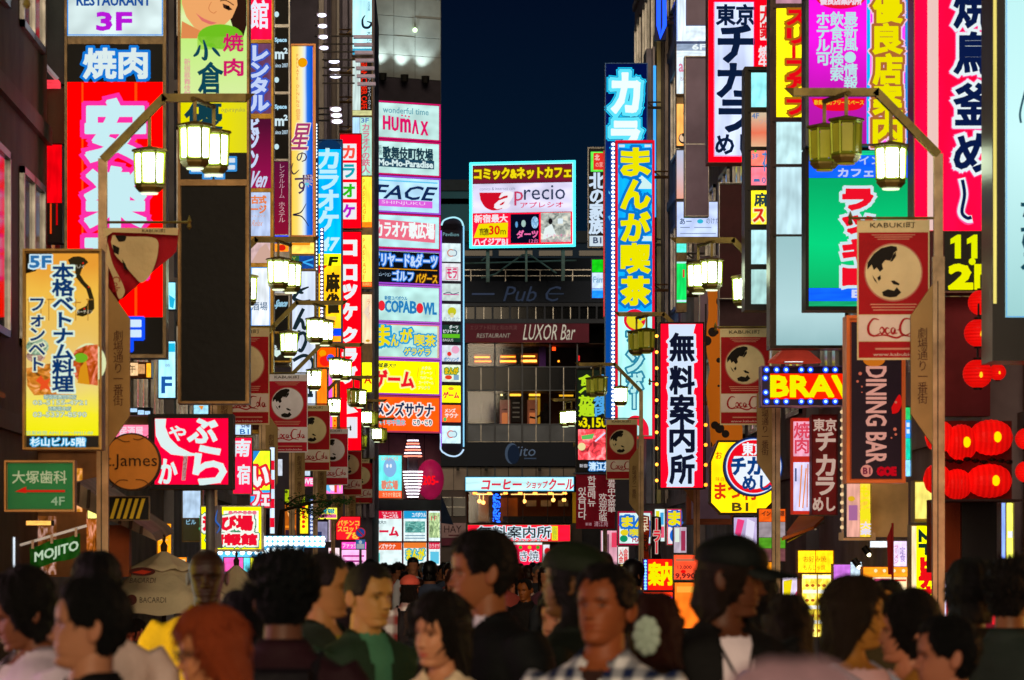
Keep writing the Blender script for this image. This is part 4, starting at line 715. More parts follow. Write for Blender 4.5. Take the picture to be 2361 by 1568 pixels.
gb = [('game', 845, 1177, 886+42, 1249, '#e01038', R(847, 1178, 926, 1196, '#e01038')+T('カーニバル', (884, 1186, 918, 1195), '#f8e8f0', bold=.3, lay=2)+T('ラスベガス', (880, 1180, 916, 1186), '#f8e8f0', lay=2)+T('地域最大!!', (848, 1200, 890, 1208), '#405868', bold=.2)+T('ゲーム', (852, 1214, 918, 1236), '#e01040', bold=1.4), 'white game centre light box with red lettering at street level'),
      ('bowl', 929, 1177, 985, 1249, '#2090d0', R(931, 1178, 983, 1196, '#20a0d8')+T('コパボウル', (950, 1182, 982, 1192), '#e8f8ff', bold=.3, lay=2)+R(934, 1202, 980, 1228, glow('#60b0a8', 1, 'food'))+R(934, 1234, 980, 1236, '#5080a0')+R(934, 1240, 980, 1242, '#5080a0'), 'light box with a blue heading at street level right of the game box'),
      ('map', 987, 1177, 1016, 1249, '#a8c890', R(989, 1182, 1014, 1240, glow('#b8d898', 1, 'food'))+T('1F', (994, 1190, 1008, 1200), '#d03050', lay=2), 'narrow pale green light box at the end of the street level row'),
      ('sauna', 845, 1250, 928, 1305, '#f05018', R(847, 1251, 926, 1268, '#f05820')+T('メンズサウナ', (862, 1254, 912, 1265), '#fff0e8', bold=.3, lay=2)+R(866, 1275, 876, 1295, '#60d0c8'), 'orange topped sauna light box in the lower row'),
      ('manga', 929, 1250, 985, 1305, '#e8a020', R(931, 1251, 983, 1264, '#f08030')+T('まんが', (938, 1266, 978, 1290), '#f0e010', bold=1.2, out=((2.6, '#40b0c0'),), lay=2), 'manga light box with yellow lettering in the lower row'),
      ('kara', 987, 1250, 1016, 1305, '#d01838', R(989, 1251, 1014, 1266, '#e02048')+T('カラオケ', (990, 1254, 1013, 1263), '#fff0f4', lay=2)+R(992, 1272, 1012, 1300, '#60c8e8'), 'narrow karaoke light box with a red heading in the lower row')]
for nm, a, b, c, d, fc, pr, lb in gb:
    sign('light_box', lb, (a, b, c, d), 122.5, [(a+1.5, b+1.5, c-1.5, d-1.5, '#e8fcfc', 'lit', 1.15)], pr, frame=1.2, fcol=paint('#b06070', .4, .3), group='street level light boxes under the tower', slope=.2)
# ------------------------------------------------------------------ signs on the right side of the street
sign('tower_sign', 'narrow black sign with white kanji and a green and red crest, right of the sky', (1355, 340, 1396, 572), 106, [(1357, 343, 1394, 570, paint('#101218', .4)), (1362, 350, 1392, 396, '#50c840')], R(1368, 353, 1391, 392, '#e83028')+T('北', (1371, 357, 1382, 370), '#f8c8b8', bold=.4, lay=2)+T('の家', (1373, 374, 1390, 386), '#f8c8b8', lay=2)+T('北の家族', (1361, 400, 1392, 540), '#d0e4f8', bold=1.6, vert=True)+R(1359, 544, 1392, 568, '#d0e0ec')+T('B1', (1368, 548, 1386, 561), '#384868', bold=.6, lay=2), frame=1, fcol=STEEL)
sign('shop_sign', 'green white and blue convenience store sign partly hidden by the red stripe', (1363, 597, 1400, 689), 105, [(1365, 599, 1398, 628, '#10a810'), (1365, 629, 1398, 665, '#c0d8f0'), (1365, 666, 1398, 687, '#1878d8')], T('Fam', (1368, 638, 1392, 652), '#70a8c8', bold=.2)+R(1365, 667, 1398, 670, '#90d0f8'), frame=1.4, fcol=paint('#8060a0', .4))
sign('light_strip', 'thin vertical red light bar left of the blue katakana sign', (1391, 346, 1400, 732), 100, [(1392, 348, 1399, 730, '#f01020')], [], frame=0, depth=.2)
t = sign('karaoke_sign', 'navy blue sign with two giant glowing cyan katakana above the manga cafe', (1395, 146, 1493, 980), 88, [(1397, 148, 1491, 978, ramp_glow([(0, '#0850a8'), (.6, '#0848a0'), (.8, '#041a68'), (1, '#021048')], .9))],
     T('カ', (1413, 172, 1472, 258), '#f0ffff', bold=4.5, out=((11.5, '#18c8f8'), (9, '#0a5090'), (7.8, '#60e8ff')))+T('ラ', (1413, 284, 1470, 346), '#f0ffff', bold=5, out=((11.5, '#18c8f8'), (9, '#0a5090'), (7.8, '#60e8ff')))+P([(1403, 440), (1411, 452), (1403, 446)], '#60c8f8', 2)+R(1407, 980-200, 1410, 860, '#c8f0ff', 2)+P([(1401, 500), (1412, 494), (1412, 520)], '#40a8e8', 2), frame=1.5, fcol=paint('#305080', .3, .4), depth=.4)
bulb_strip('long vertical row of white bulbs left of the manga cafe sign', (1408, 326, 1418, 1000), 85.6, [(1413.5, 333+10.0*i) for i in range(66)], .034, '#f4fcff', '#2050a0', 3.0)
t = sign('cafe_sign', 'tall red framed manga cafe sign with yellow kana on blue', (1419, 324, 1509, 1012), 85, [(1425, 332, 1503, 718, '#0890e8'), (1425, 719, 1503, 1004, '#a8e8e4')],
     P([(1455, 425), (1480, 405), (1502, 425), (1502, 436), (1455, 436)], '#d0f4f4')+R(1427, 334, 1440, 340, '#d0e8f0')+R(1486, 334, 1500, 340, '#d0e8f0')+R(1470, 545, 1502, 556, '#d0f0f4')
     + sum([T(c, (1434, v, 1496, v+h), '#f0e800', bold=3.6, out=((6.5, '#0878d0'),), lay=2) for c, v, h in (('ま', 344, 60), ('ん', 418, 62), ('が', 492, 62), ('喫', 564, 64), ('茶', 640, 62))], [])
     + E(1463, 738, 25, 25, '#e81838')+P(sm([(1446, 728), (1460, 722), (1480, 728), (1488, 736), (1478, 742), (1484, 752), (1468, 760), (1452, 754), (1444, 742)]), '#e8d820', 2)+E(1476, 736, 3, 3, '#40a0b8', 3)+E(1468, 744, 3, 3, '#f09020', 3)
     + sum([T(c, (1447, v, 1480, v+h), '#b8f0f0', bold=2.2, out=((4.4, '#2888a8'),), lay=2) for c, v, h in (('マ', 768, 38), ('ン', 814, 42), ('ボ', 862, 42))], [])+T('ー', (1455, 908, 1470, 942), '#b8f0f0', vert=True, bold=2, out=((3.6, '#2888a8'),), lay=2)
     + P([(1438, 1004)]+sm([(1440, 975), (1452, 962), (1466, 958), (1482, 964), (1494, 982), (1496, 1004)]), '#f01838')+P([(1455, 1004), (1456, 985), (1466, 978), (1478, 986), (1480, 1004)], '#b8f0f0', 2), frame=5, fcol=glow('#f01030', .9), depth=.4, cab=paint('#7a6a58', .4, .3))
t = sign('restaurant_sign', 'dark barbecue sign with yellow and blue kanji, price 3,150 and meat photo', (1328, 850, 1412, 1092), 92, [(1331, 853, 1408, 960, paint('#0c2414', .5, 0, 'plain', 4, .25)), (1331, 961, 1408, 988, BLACKM), (1333, 990, 1396, 1060, glow('#e04048', 1, 'food', True)), (1333, 1062, 1408, 1087, BLACKM)],
     T('食べ放題', (1337, 866, 1368, 960), '#b8e020', bold=1.4, vert=True)+T('本格焼肉', (1372, 866, 1406, 960), '#50a8e8', bold=1.3, vert=True)+T('¥', (1334, 971, 1343, 983), '#f0e000', bold=.5)+T('3,150', (1344, 964, 1398, 988), '#f0e000', bold=1.0)+P([(1340, 1005), (1370, 1000), (1366, 1012), (1342, 1014)], '#60c060', 2)+L([(1372, 1018), (1395, 998)], 4, '#e0d8f8', 2)+E(1341, 1030, 9, 9, '#f0e0a0', 2)
     + T('新宿', (1336, 1070, 1354, 1078), '#e0e0e8')+T('清江苑', (1358, 1066, 1408, 1085), '#d0ecff', bold=.7, out=((1.8, '#2878c0'),)), frame=2, fcol=BLACKM, depth=.4)
# hanging red cloth with Korean and Chinese
m = Map(1328, 90.5, 0); t = thing('cloth_banner', 'red cloth banner with Korean and Chinese brush lettering below the barbecue sign', 'banner', m.pt(1373, 1220, 0))
mb = MB(); n = 16; V = []; F = []
for j in range(9):
    for i in range(n+1):
        u = 1328+90*i/n; v = 1093+126*j/8; V.append(m.pt(u, v, .02*math.sin(i*1.1+j*.5)*(j/8)+.03))
for j in range(8):
    for i in range(n): F.append((j*(n+1)+i, j*(n+1)+i+1, (j+1)*(n+1)+i+1, (j+1)*(n+1)+i))
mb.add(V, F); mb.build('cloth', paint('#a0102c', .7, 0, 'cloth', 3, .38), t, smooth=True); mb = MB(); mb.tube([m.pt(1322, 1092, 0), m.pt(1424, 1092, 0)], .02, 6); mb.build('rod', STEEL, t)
layers(m, t, T('있습니다', (1334, 1124, 1352, 1198), '#b8a8a0', vert=True, bold=.3)+T('한글메뉴', (1356, 1098, 1374, 1168), '#b8a8a0', vert=True, bold=.3)+T('欢迎光临', (1382, 1138, 1398, 1202), '#b8a8a0', vert=True, bold=.2)+T('备有中文菜单', (1402, 1098, 1418, 1182), '#b8a8a0', vert=True, bold=.2)+T('清江苑', (1370, 1202, 1402, 1214), '#b08890')+T('新宿', (1350, 1205, 1364, 1212), '#b08890'), base=-.0)
# free information centre
def blob(u0, u1, v0, v1, col, n=14, amp=7, lay=1):
    rr = random.Random(5); l = [(u0+rr.uniform(-amp, amp), v0+(v1-v0)*i/n) for i in range(n+1)]; r = [(u1+rr.uniform(-amp, amp), v1-(v1-v0)*i/n) for i in range(n+1)]
    return P(sm(l, 3)+sm(r, 3), col, lay)
for sl in (1,):
    t = sign('info_sign', 'tall red and white free information centre sign with jagged black kanji', (1520, 743, 1623, 1128), 57.5, [(1523, 747, 1620, 1124, '#f00420')],
     blob(1540, 1600, 748, 1123, '#d8e8ff', 16, 4)+sum([T(c, (1545, v, 1599, v+h), '#10142a', bold=2.4, out=((5.5, '#d8e8ff'),), lay=2) for c, v, h in (('無', 770, 62), ('料', 846, 62), ('案', 912, 66), ('内', 982, 60), ('所', 1050, 64))], []), frame=3, fcol=BLACKM, depth=.35)
m = Map(1512, 57.3, 0); t = thing('bulb_string', 'string of small orange bulbs beside the free information sign', 'lights', m.pt(1514, 1140, 0)); mb = MB(); mb.tube([m.pt(1514, 745, .05), m.pt(1514, 1128, .05)], .012, 5); mb.build('cable', BLACKM, t)
dots(t, m, [(1514, 775+i*37) for i in range(10)], .024, '#ff9a30', 4)
m = Map(1628, 57.3, 0); t = thing('bulb_string', 'string of orange bulbs running down between the information sign and the spotted sign', 'lights', m.pt(1628, 1140, 0)); mb = MB(); mb.tube([m.pt(1628, 700, .05), m.pt(1626, 1128, .05)], .012, 5); mb.build('cable', BLACKM, t)
dots(t, m, [(1627, 980+i*46) for i in range(4)], .026, '#ff8020', 4)
# spotted giraffe print
m = Map(1612, 60.5, 0); t = thing('spotted_sign', 'tall cut-out board in orange and black animal print behind the banners', 'sign', m.pt(1640, 1015, 0))
pts = [(1632, 652), (1640, 645), (1655, 648), (1668, 700), (1664, 760), (1690, 800), (1692, 900), (1700, 960), (1712, 985), (1712, 1020), (1640, 1030), (1636, 960), (1628, 900), (1638, 850), (1626, 790), (1634, 720)]
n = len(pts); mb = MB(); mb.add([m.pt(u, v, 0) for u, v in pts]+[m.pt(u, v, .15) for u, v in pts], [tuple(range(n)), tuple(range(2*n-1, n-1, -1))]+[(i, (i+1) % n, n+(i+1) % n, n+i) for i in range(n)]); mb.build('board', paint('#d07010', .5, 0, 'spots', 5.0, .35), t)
# unlit grey-mauve boards
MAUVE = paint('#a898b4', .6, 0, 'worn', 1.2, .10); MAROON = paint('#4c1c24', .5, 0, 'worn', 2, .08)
sign('board', 'blank grey panel left of the tall white Tokyo sign', (1578, 130, 1634, 500), 62, [(1581, 133, 1632, 330, MAUVE), (1581, 334, 1632, 498, MAUVE)], [], frame=2, fcol=STEEL)
sign('board', 'blank mauve panel under the small white cafe sign', (1612, 590, 1665, 760), 63, [(1614, 592, 1663, 758, MAUVE)], [], frame=1, fcol=STEEL)
sign('board', 'blank dark maroon board below the tall white Tokyo sign', (1657, 422, 1716, 690), 55.5, [(1659, 425, 1714, 688, MAROON)], [], frame=1.5, fcol=STEEL)
sign('board', 'blank brown board lit green at its top beside the far lamp', (1657, 690, 1780, 756), 55.8, [(1659, 692, 1778, 754, paint('#5a4048', .6, 0, 'worn', 2, .05))], [], frame=1, fcol=STEEL)
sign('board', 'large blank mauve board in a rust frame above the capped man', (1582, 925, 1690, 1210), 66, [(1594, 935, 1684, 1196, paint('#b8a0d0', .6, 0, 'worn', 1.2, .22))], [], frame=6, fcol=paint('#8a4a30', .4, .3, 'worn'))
# white boxes high up beside the sky
WB = '#e4f4ff'
sign('light_box', 'bright white bracket shaped light box high above the 6F sign', (1559, -60, 1634, 98), 66, [(1560, -58, 1581, 95, WB, 'lit', 1.2), (1581, 60, 1632, 95, WB, 'lit', 1.2), (1582, -58, 1632, 58, MAUVE)], border(1560, -58, 1581, 95, 1.4, '#3080ff')[2:3]+[], frame=0, depth=.3, fcol=paint('#4858a0', .4))
sign('light_box', 'white light box marked 6F next to the blank grey panel', (1559, 100, 1634, 218), 66.2, [(1560, 101, 1632, 116, '#8898b0'), (1560, 117, 1632, 132, WB, 'lit', 1.2), (1560, 132, 1580, 216, WB), (1581, 133, 1632, 216, MAUVE)], T('6F', (1596, 103, 1626, 115), '#f0fcff', bold=.8)+T('a', (1565, 148, 1575, 166), '#e080a0', bold=.6)+T('BA', (1569, 178, 1579, 187), '#c0a8b8'), frame=0, depth=.3)
sign('light_box', 'orange print strip with round eyes beside the blank grey panel', (1559, 222, 1582, 338), 66.3, [(1560, 240, 1580, 336, '#f0a050')], E(1574, 320, 10, 12, '#201818')+E(1574, 319, 8, 9, '#f0c8a0', 2)+E(1576, 312, 4, 4, '#181010', 3)+E(1583-4, 262, 4, 8, '#201818'), frame=.6)
sign('light_box', 'white to orange light strip below the orange print', (1559, 345, 1582, 460), 66.3, [(1560, 347, 1580, 458, ramp_glow([(0, '#f0a890'), (.5, '#d8c0c8'), (1, '#c0c8e0')], 1))], [], frame=.6)
sign('cafe_sign', 'small pale cafe sign with fine print under the grey panel', (1559, 464, 1660, 548), 66, [(1560, 466, 1658, 546, '#b8c8f0')], T('あー', (1567, 504, 1594, 518), '#405878', bold=.3)+E(1614, 511, 7, 5, '#30b8d8')+T('のけた', (1628, 503, 1658, 517), '#506888')+R(1568, 524, 1590, 526, '#7888a8')+R(1600, 524, 1640, 526, '#8898b8')+R(1568, 538, 1650, 540, '#8898b8'), frame=1)
sign('light_box', 'green and white light box half hidden behind the far lamp', (1559, 560, 1583, 720), 66.4, [(1560, 562, 1582, 582, '#50d8c0'), (1560, 605, 1582, 698, '#10b850')], R(1560, 604, 1582, 608, '#b0f8f0')+R(1560, 692, 1582, 697, '#c8f0ff')+R(1574, 622, 1578, 640, '#e03030'), frame=.6)
m = Map(1508, 88.5, 0); t = thing('building_edge', 'narrow beige end wall with pipes between the manga sign and the white boxes', 'wall', m.pt(1530, 1290, 0))
for a, b, c, d0 in ((1493, 1506, '#7a7480', .5), (1506, 1512, '#9a9090', .2), (1516, 1526, '#a89a68', .3), (1526, 1534, '#4a4038', .4), (1534, 1542, '#8a7a70', .15), (1542, 1552, '#302830', .3), (1552, 1559, '#b0a8a8', .1)):
    mb = MB(); m.box(mb, a, 105 if a < 1510 else (60 if a < 1545 else -80), b-.6, 1160, d0, 1.8); mb.build('pilaster', paint(c, .4, .2, 'worn', 2), t)
sign('neon_sign', 'slim blue neon sign at the top beside the sky', (1510, -70, 1536, 92), 87, [(1513, -66, 1533, 60, paint('#101848', .4))], [], frame=0, fcol=paint('#0c1238', .4))
mN = Map(1510, 87, 0); neon(mN, [(1518, -60), (1518, 60), (1522, 88), (1532, 60), (1532, -60)], .05, '#2050ff', t, 2)
for k, (u, a, b, c) in enumerate(((1556, 70, 290, '#3080f0'), (1520, 330, 350, '#40b0ff'), (1510, 150, 500, '#40a8f8'))):
    if k == 1: continue
    neon(m, [(u, a), (u, b)], .03, c, t, 1.2, d=.1)
# Tokyo rice bowl tall sign
t = sign('restaurant_sign', 'tall white Tokyo rice bowl sign in a red frame, navy katakana', (1631, -20, 1772, 377), 56, [(1633, -18, 1770, 374, '#f00014'), (1646, 5, 1738, 361, '#c8d4f4', 'lit', .95)],
     border(1646, 5, 1738, 361, 1.4, '#ff60b8', 1)+T('東京', (1652, 12, 1738, 58), '#0c1c3c', bold=1.8)+T('チ', (1658, 62, 1736, 142), '#0c1c3c', bold=4)+T('カ', (1656, 150, 1728, 222), '#0c1c3c', bold=4)+T('ラ', (1660, 234, 1730, 302), '#0c1c3c', bold=4)+T('めし', (1650, 312, 1740, 356), '#0c1c3c', bold=1.6)
     + R(1752, 14, 1772, 94, '#f0e8e8')+T('大衆', (1754, 18, 1776, 90), '#e81828', vert=True, bold=1.2, lay=2)+T('焼牛', (1750, 108, 1772, 160), '#f0e0e8', vert=True, bold=1), frame=2, fcol=paint('#a03038', .4), depth=.4)
# dark framed tenant column
t = sign('tower_sign', 'dark framed tenant column with pale blank boxes and 3F and 4F panels', (1716, 155, 1790, 716), 47.4,
     [(1732, 168, 1786, 247, '#8adce0'), (1732, 260, 1786, 338, ramp_glow([(0, '#e8b890'), (.4, '#f07858'), (1, '#d8c0a0')], 1)), (1732, 348, 1786, 382, '#f07060'), (1732, 386, 1786, 427, '#f07080'), (1732, 440, 1786, 517, '#f0d820'), (1732, 531, 1786, 609, '#b0dce0'), (1732, 622, 1786, 701, '#a0c8c4')],
     T('4F', (1733, 262, 1749, 274), '#6080b0', bold=.4)+T('ワイ', (1750, 276, 1770, 286), '#c0a8a8')+T('3F', (1733, 356, 1748, 367), '#6890c8', bold=.4)+T('花', (1757, 350, 1778, 396), '#4088c8', bold=.6)+E(1741, 350, 3, 3, '#60c040', 2)+T('03', (1756, 410, 1774, 423), '#4878b0', bold=.4)+P([(1736, 420), (1738, 413), (1750, 413), (1752, 420)], '#4878b0')+T('麻', (1739, 446, 1772, 476), '#204048', bold=1.2)+T('スリ', (1737, 482, 1786, 512), '#e02818', bold=1.6, out=((3, '#f8f0a0'),)), frame=8, fcol=paint('#14100e', .35, .3), depth=.4)
mb = MB(); m_ = Map(1716, 47.4, 0)
for a, b in ((248, 259), (339, 347), (428, 439), (518, 530), (610, 621)): m_.box(mb, 1724, a, 1789, b, -.04, -.001)
mb.build('rail', paint('#14100e', .35, .3), t)
# yellow / blank white column
t = sign('tower_sign', 'tall frame with a yellow and red katakana panel above blank white boxes', (1774, -80, 1954, 804), 45.2,
     [(1789, -78, 1854, 8, '#a87888'), (1790, 20, 1854, 270, '#f4dc10'), (1790, 282, 1854, 378, '#b8dce0'), (1790, 386, 1854, 540, '#b4d4dc'), (1790, 546, 1950, 796, ramp_glow([(0, '#98c0c4'), (.3, '#b8dce0'), (1, '#a0c8cc')], 1))],
     sum([T(c, (1815, v, 1856, v+h), '#e80818', bold=2.6, out=((5, '#a86810'),)) for c, v, h in (('ス', 26, 32), ('リ', 68, 32), ('フ', 142, 36), ('ァ', 180, 26), ('フ', 232, 32))], [])+T('ー', (1820, 104, 1840, 136), '#e80818', vert=True, bold=3), frame=7, fcol=paint('#2c2018', .35, .4, 'worn'), depth=.4)
mb = MB(); m_ = Map(1774, 45.2, 0)
for a, b in ((9, 19), (271, 281), (379, 385), (541, 545)): m_.box(mb, 1781, a, 1855, b, -.04, -.001)
m_.box(mb, 1855, -70, 1862, 545, -.04, -.001); mb.build('rail', paint('#2c2018', .35, .4, 'worn'), t)
# magenta guide sign
t = sign('info_sign', 'bright magenta guide sign with pale vertical text next to huge yellow kanji', (1856, -80, 2108, 338), 42,
     [(1865, -76, 1998, 334, ramp_glow([(0, '#b018a0'), (.3, '#c818b8'), (.6, '#ff18f0'), (1, '#ff10e8')], 1)), (1998, -76, 2006, 334, '#0898f8'), (2006, -76, 2086, 334, '#f030c8')],
     E(1937, -6, 58, 28, '#e81838')+T('優良店案内所', (1890, -4, 1985, 12), '#f0d8e8', bold=1, lay=2)+T('最新風●情報', (1947, 30, 1974, 208), '#b8e8e8', bold=.8, vert=True)+T('飲食店検索', (1915, 30, 1942, 188), '#b8e8e8', bold=.8, vert=True)+T('ホテル可', (1883, 30, 1910, 152), '#b8e8e8', bold=1.1, vert=True)
     + P([(1870, 228)]+sm([(1876, 244), (1905, 256), (1965, 256), (1988, 246), (1994, 228)]), '#f01020')+T('歌舞伎町フリースペース', (1876, 232, 1990, 243), '#f0c020', bold=.3, lay=2)
     + sum([T(c, (2014, v, 2076, v+66), '#f0e400', bold=3.4, out=((9, '#f8c8e8'), (6, '#b06830')), lay=2) for c, v in (('優', -14), ('良', 58), ('店', 128), ('案', 198), ('内', 268))], [])+R(2086, -76, 2100, 334, '#3898e8'), frame=5, fcol=paint('#33383c', .35, .4, 'worn'), depth=.4)
sign('cafe_sign', 'big green and blue internet cafe sign with red katakana', (1856, 342, 2108, 716), 42.2,
     [(1865, 347, 2092, 358, '#10a070'), (1865, 359, 2092, 410, '#0c50e0'), (1865, 411, 2092, 664, ramp_glow([(0, '#10b868'), (.4, '#08d880'), (1, '#08b068')], 1)), (1865, 665, 2092, 694, '#0c50f0'), (1865, 695, 2092, 706, '#108858')],
     T('オンライン', (1900, 362, 2030, 380), '#b8c8f0', bold=.6)+T('カフェ', (1932, 390, 2012, 408), '#c0ccf4', bold=1)+sum([T(c, (1945, v, 2008, v+h), '#f01028', bold=4.4, out=((7, '#d0e8f0'),)) for c, v, h in (('ラ', 440, 42), ('ッ', 502, 34), ('キ', 556, 50), ('ー', 622, 34))], [])+T('B1', (1964, 670, 1998, 686), '#d0d8f8', bold=1.4), frame=6, fcol=BLACKM, depth=.4)
# grilled chicken rice
sign('restaurant_sign', 'tall crimson grilled chicken rice sign with navy brush letters outlined in white', (2104, -80, 2296, 676), 38.6,
     [(2107, -78, 2292, 532, '#f40434'), (2177, 534, 2292, 670, paint('#141208', .4)), (2107, 534, 2176, 670, MAROON)],
     R(2137, -78, 2162, 532, '#f0c8c0')+sum([T(c, (2200, v, 2286, v+h), '#0a1a48', bold=3.4, out=((9, '#ff50a0'), (7, '#e8f4f8')), lay=2) for c, v, h in (('焼', -32, 96), ('鳥', 78, 92), ('釜', 196, 92), ('め', 312, 84))], [])+L(sm([(2215, 412), (2222, 450), (2214, 490), (2228, 508), (2240, 506)]), 22, '#ff50a0', 2)+L(sm([(2215, 412), (2222, 450), (2214, 490), (2228, 506), (2240, 506)]), 17, '#e8f4f8', 3)+L(sm([(2217, 416), (2222, 450), (2216, 490), (2228, 504), (2238, 502)]), 8, '#0a1a48', 4)
     + P([(2190, 552), (2206, 542), (2214, 542), (2214, 597), (2200, 597), (2200, 560), (2190, 564)], '#e8f000')+P([(2228, 552), (2244, 542), (2252, 542), (2252, 597), (2238, 597), (2238, 560), (2228, 564)], '#e8f000')+E(2240, 604, 8, 8, '#e8f000')+T('2F', (2190, 614, 2290, 664), '#f0f000', bold=5), frame=3, fcol=paint('#705048', .4, .4), depth=.4)
sign('tower_sign', 'huge pale blank lit box cut by the right edge of the photo', (2288, -120, 2520, 832), 30,
     [(2318, -90, 2500, 732, ramp_glow([(0, '#98c8c8'), (.5, '#c4f0f0'), (1, '#b8e8e8')], 1.15)), (2290, -118, 2297, 700, '#c8b860', 'lit', .5)], border(2318, -90, 2500, 732, 1.6, '#2898f0')+L(sm([(2362, 210), (2350, 260), (2352, 285)]), 5, '#104858')+T('ちひろ', (2352, 460, 2400, 640), '#104858', vert=True, bold=2), frame=0, fcol=paint('#141414', .3, .3), depth=.6)
# BRAVO lights
t = sign('neon_sign', 'sign of big yellow LED letters on red inside a ring of blue bulbs', (1754, 844, 2010, 938), 46, [(1757, 847, 2008, 935, paint('#30204a', .4)), (1776, 862, 2004, 920, '#f01800')],
     T('BRAVO', (1778, 868, 2030, 914), '#f8f000', bold=3.2)+[]+R(1757, 936, 2008, 937, '#f0a060'), frame=1.5, fcol=paint('#8a6090', .4, .3), depth=.3)
m = Map(1754, 46, 0)
MC['halo'] = None
for u, v in [(u, v) for v in (853, 926) for u in (1767, 1790, 1812, 1847, 1868, 1903, 1925)]+[(1764, 872), (1765, 905)]:
    mb = MB(); x, y, z = m.pt(u, v, -.03); w = wloc(t); mb.lathe([(.001, 0), (.034, 0), (.036, .01), (.001, .012)], (0, 0, 0), 16)
    if 'cup' not in MC:
        a = MB(); n = 16; a.add([(.034*math.cos(6.2832*i/n), 0, .034*math.sin(6.2832*i/n)) for i in range(n)], [tuple(range(n))]); MC['cup'] = a.mesh('cup', glow('#1c48f8', 1.4)); a = MB(); a.ball((0, -.01, 0), (.018, .012, .018), 10, 6); MC['cupb'] = a.mesh('bulb', glow('#b8f4ff', 1.5))
    c = inst('reflector', MC['cup'], t, (x-w[0], y-w[1], z-w[2])); inst('bulb', MC['cupb'], c, (0, -.005, 0))
# dining bar box
t = sign('bar_sign', 'dark dining bar sign with pale orange letters turned on their side', (1950, 728, 2086, 1114), 37.8, [(1960, 742, 2079, 1106, paint('#1c0a1c', .4, 0, 'plain', 4, .3))],
     T('DINING BAR', (1996, 846, 2042, 1068), '#d09080', rot=1, bold=1.2)+E(2014, 828, 26, 18, '#c06818', 1)+E(1997, 1086, 14, 14, '#d08070', 1)+T('B1', (1989, 1079, 2005, 1093), '#6a1830', bold=.8, lay=2)+P(sm([(2054, 940), (2072, 910), (2078, 930), (2070, 950), (2056, 955)]), '#c81010')+T('GOE', (2022, 1078, 2064, 1096), '#b80818', bold=2)
     + sum([E(u, v, r, r, '#c06048', 2, 12) for u, v, r in ((1982, 862, 4), (1976, 880, 3), (1986, 892, 2), (2064, 928, 3), (2062, 990, 4), (2064, 1002, 3), (2054, 1010, 2), (1986, 905, 1.6))], [])+[]+border(1960, 742, 2079, 1106, 1.2, '#c04818', 1), frame=7, fcol=paint('#b85a28', .35, .4, 'plain', 4, .25), depth=.3)
t = sign('banner_sign', 'dark red vertical Tokyo rice bowl board beside its lit side panel', (1870, 956, 1930, 1188), 46.6, [(1872, 958, 1928, 1186, paint('#8a1018', .5, 0, 'worn', 2, .35))],
     T('東京', (1875, 966, 1927, 994), '#c0a090', bold=.8)+T('チ', (1882, 998, 1924, 1038), '#c0a090', bold=2)+T('カ', (1882, 1050, 1924, 1096), '#c0a090', bold=2)+T('ラ', (1882, 1102, 1922, 1140), '#c0a090', bold=2)+T('めし', (1874, 1148, 1924, 1178), '#c0a090', bold=1.2), frame=1, fcol=paint('#6a1018', .5))
sign('menu_sign', 'pink and white lit menu box at the left of the dark red banner board', (1826, 964, 1870, 1186), 47.2, [(1828, 972, 1868, 1052, glow('#f0a8c0', 1.1, 'lit', True)), (1828, 1066, 1868, 1178, glow('#e0d8ff', 1.1, 'lit', True))], T('焼肉', (1832, 976, 1864, 1046), '#e04058', vert=True, bold=.8)+L([(1848, 1072), (1842, 1170)], 3, '#f09040')+L([(1858, 1080), (1850, 1172)], 3, '#f09040')+R(1832, 1080, 1836, 1110, '#405080')+L([(1862, 1070), (1860, 1170)], 2.5, '#d87030'), frame=2, fcol=paint('#c02818', .4, 0, 'plain', 4, .5))
# yellow octagon & round sign
m = Map(1636, 54.5, 0); t = thing('hanging_sign', 'yellow eight sided restaurant sign marked B1 behind the round rice bowl sign', 'sign', m.pt(1706, 1187, 0))
def octa(i): return [(1655+i*.4, 1015+i), (1740-i*.4, 1015+i), (1783-i, 1065), (1783-i, 1160-i*.3), (1757-i*.4, 1187-i), (1660+i*.4, 1187-i), (1635+i, 1160-i*.3), (1635+i, 1065)]
o_, n = octa(0), 8; mb = MB(); mb.add([m.pt(u, v, 0) for u, v in o_]+[m.pt(u, v, .25) for u, v in o_], [tuple(range(n)), tuple(range(2*n-1, n-1, -1))]+[(i, (i+1) % n, n+(i+1) % n, n+i) for i in range(n)]); mb.build('housing', paint('#2a1c10', .4), t)
o_ = octa(5); mb = MB(); mb.add([m.pt(u, v, -.02) for u, v in o_], [tuple(range(n))]); mb.build('panel', glow('#f8c808', 1, 'lit', True), t)
layers(m, t, T('お', (1650, 1042, 1664, 1058), '#d85810', bold=.4)+T('味自慢', (1650, 1100, 1680, 1110), '#c05810')+T('まつ村', (1648, 1112, 1745, 1152), '#e03810', bold=1.4)+T('B1', (1688, 1160, 1724, 1178), '#504018', bold=1), base=-.03)
t = disc('round_sign', 'round red and white rice bowl sign with a blue rim on the right', 1737, 1076, 69, 51.0, glow('#e8f4ff', 1, 'lit', True),
     E(1737, 1076, 65.5, 65.5, '#0a50a8', 1, 48)+E(1737, 1076, 63.5, 63.5, '#e8f0ff', 2, 48)+E(1737, 1076, 61, 61, '#f00c20', 3, 48)+P([(1692, 1052), (1782, 1052)]+[(1737+51*math.cos(a), 1077+51*math.sin(a)) for a in [math.radians(x) for x in range(-28, 209, 11)]], '#eef6ff', 4)+T('東京', (1711, 1021, 1762, 1050), '#f4f8ff', bold=1, lay=5)+T('チカラ', (1686, 1056, 1790, 1094), '#0a3c80', bold=2.2, lay=5)+T('めし', (1712, 1098, 1776, 1130), '#0a3c80', bold=1.6, lay=5), paint('#203060', .4))
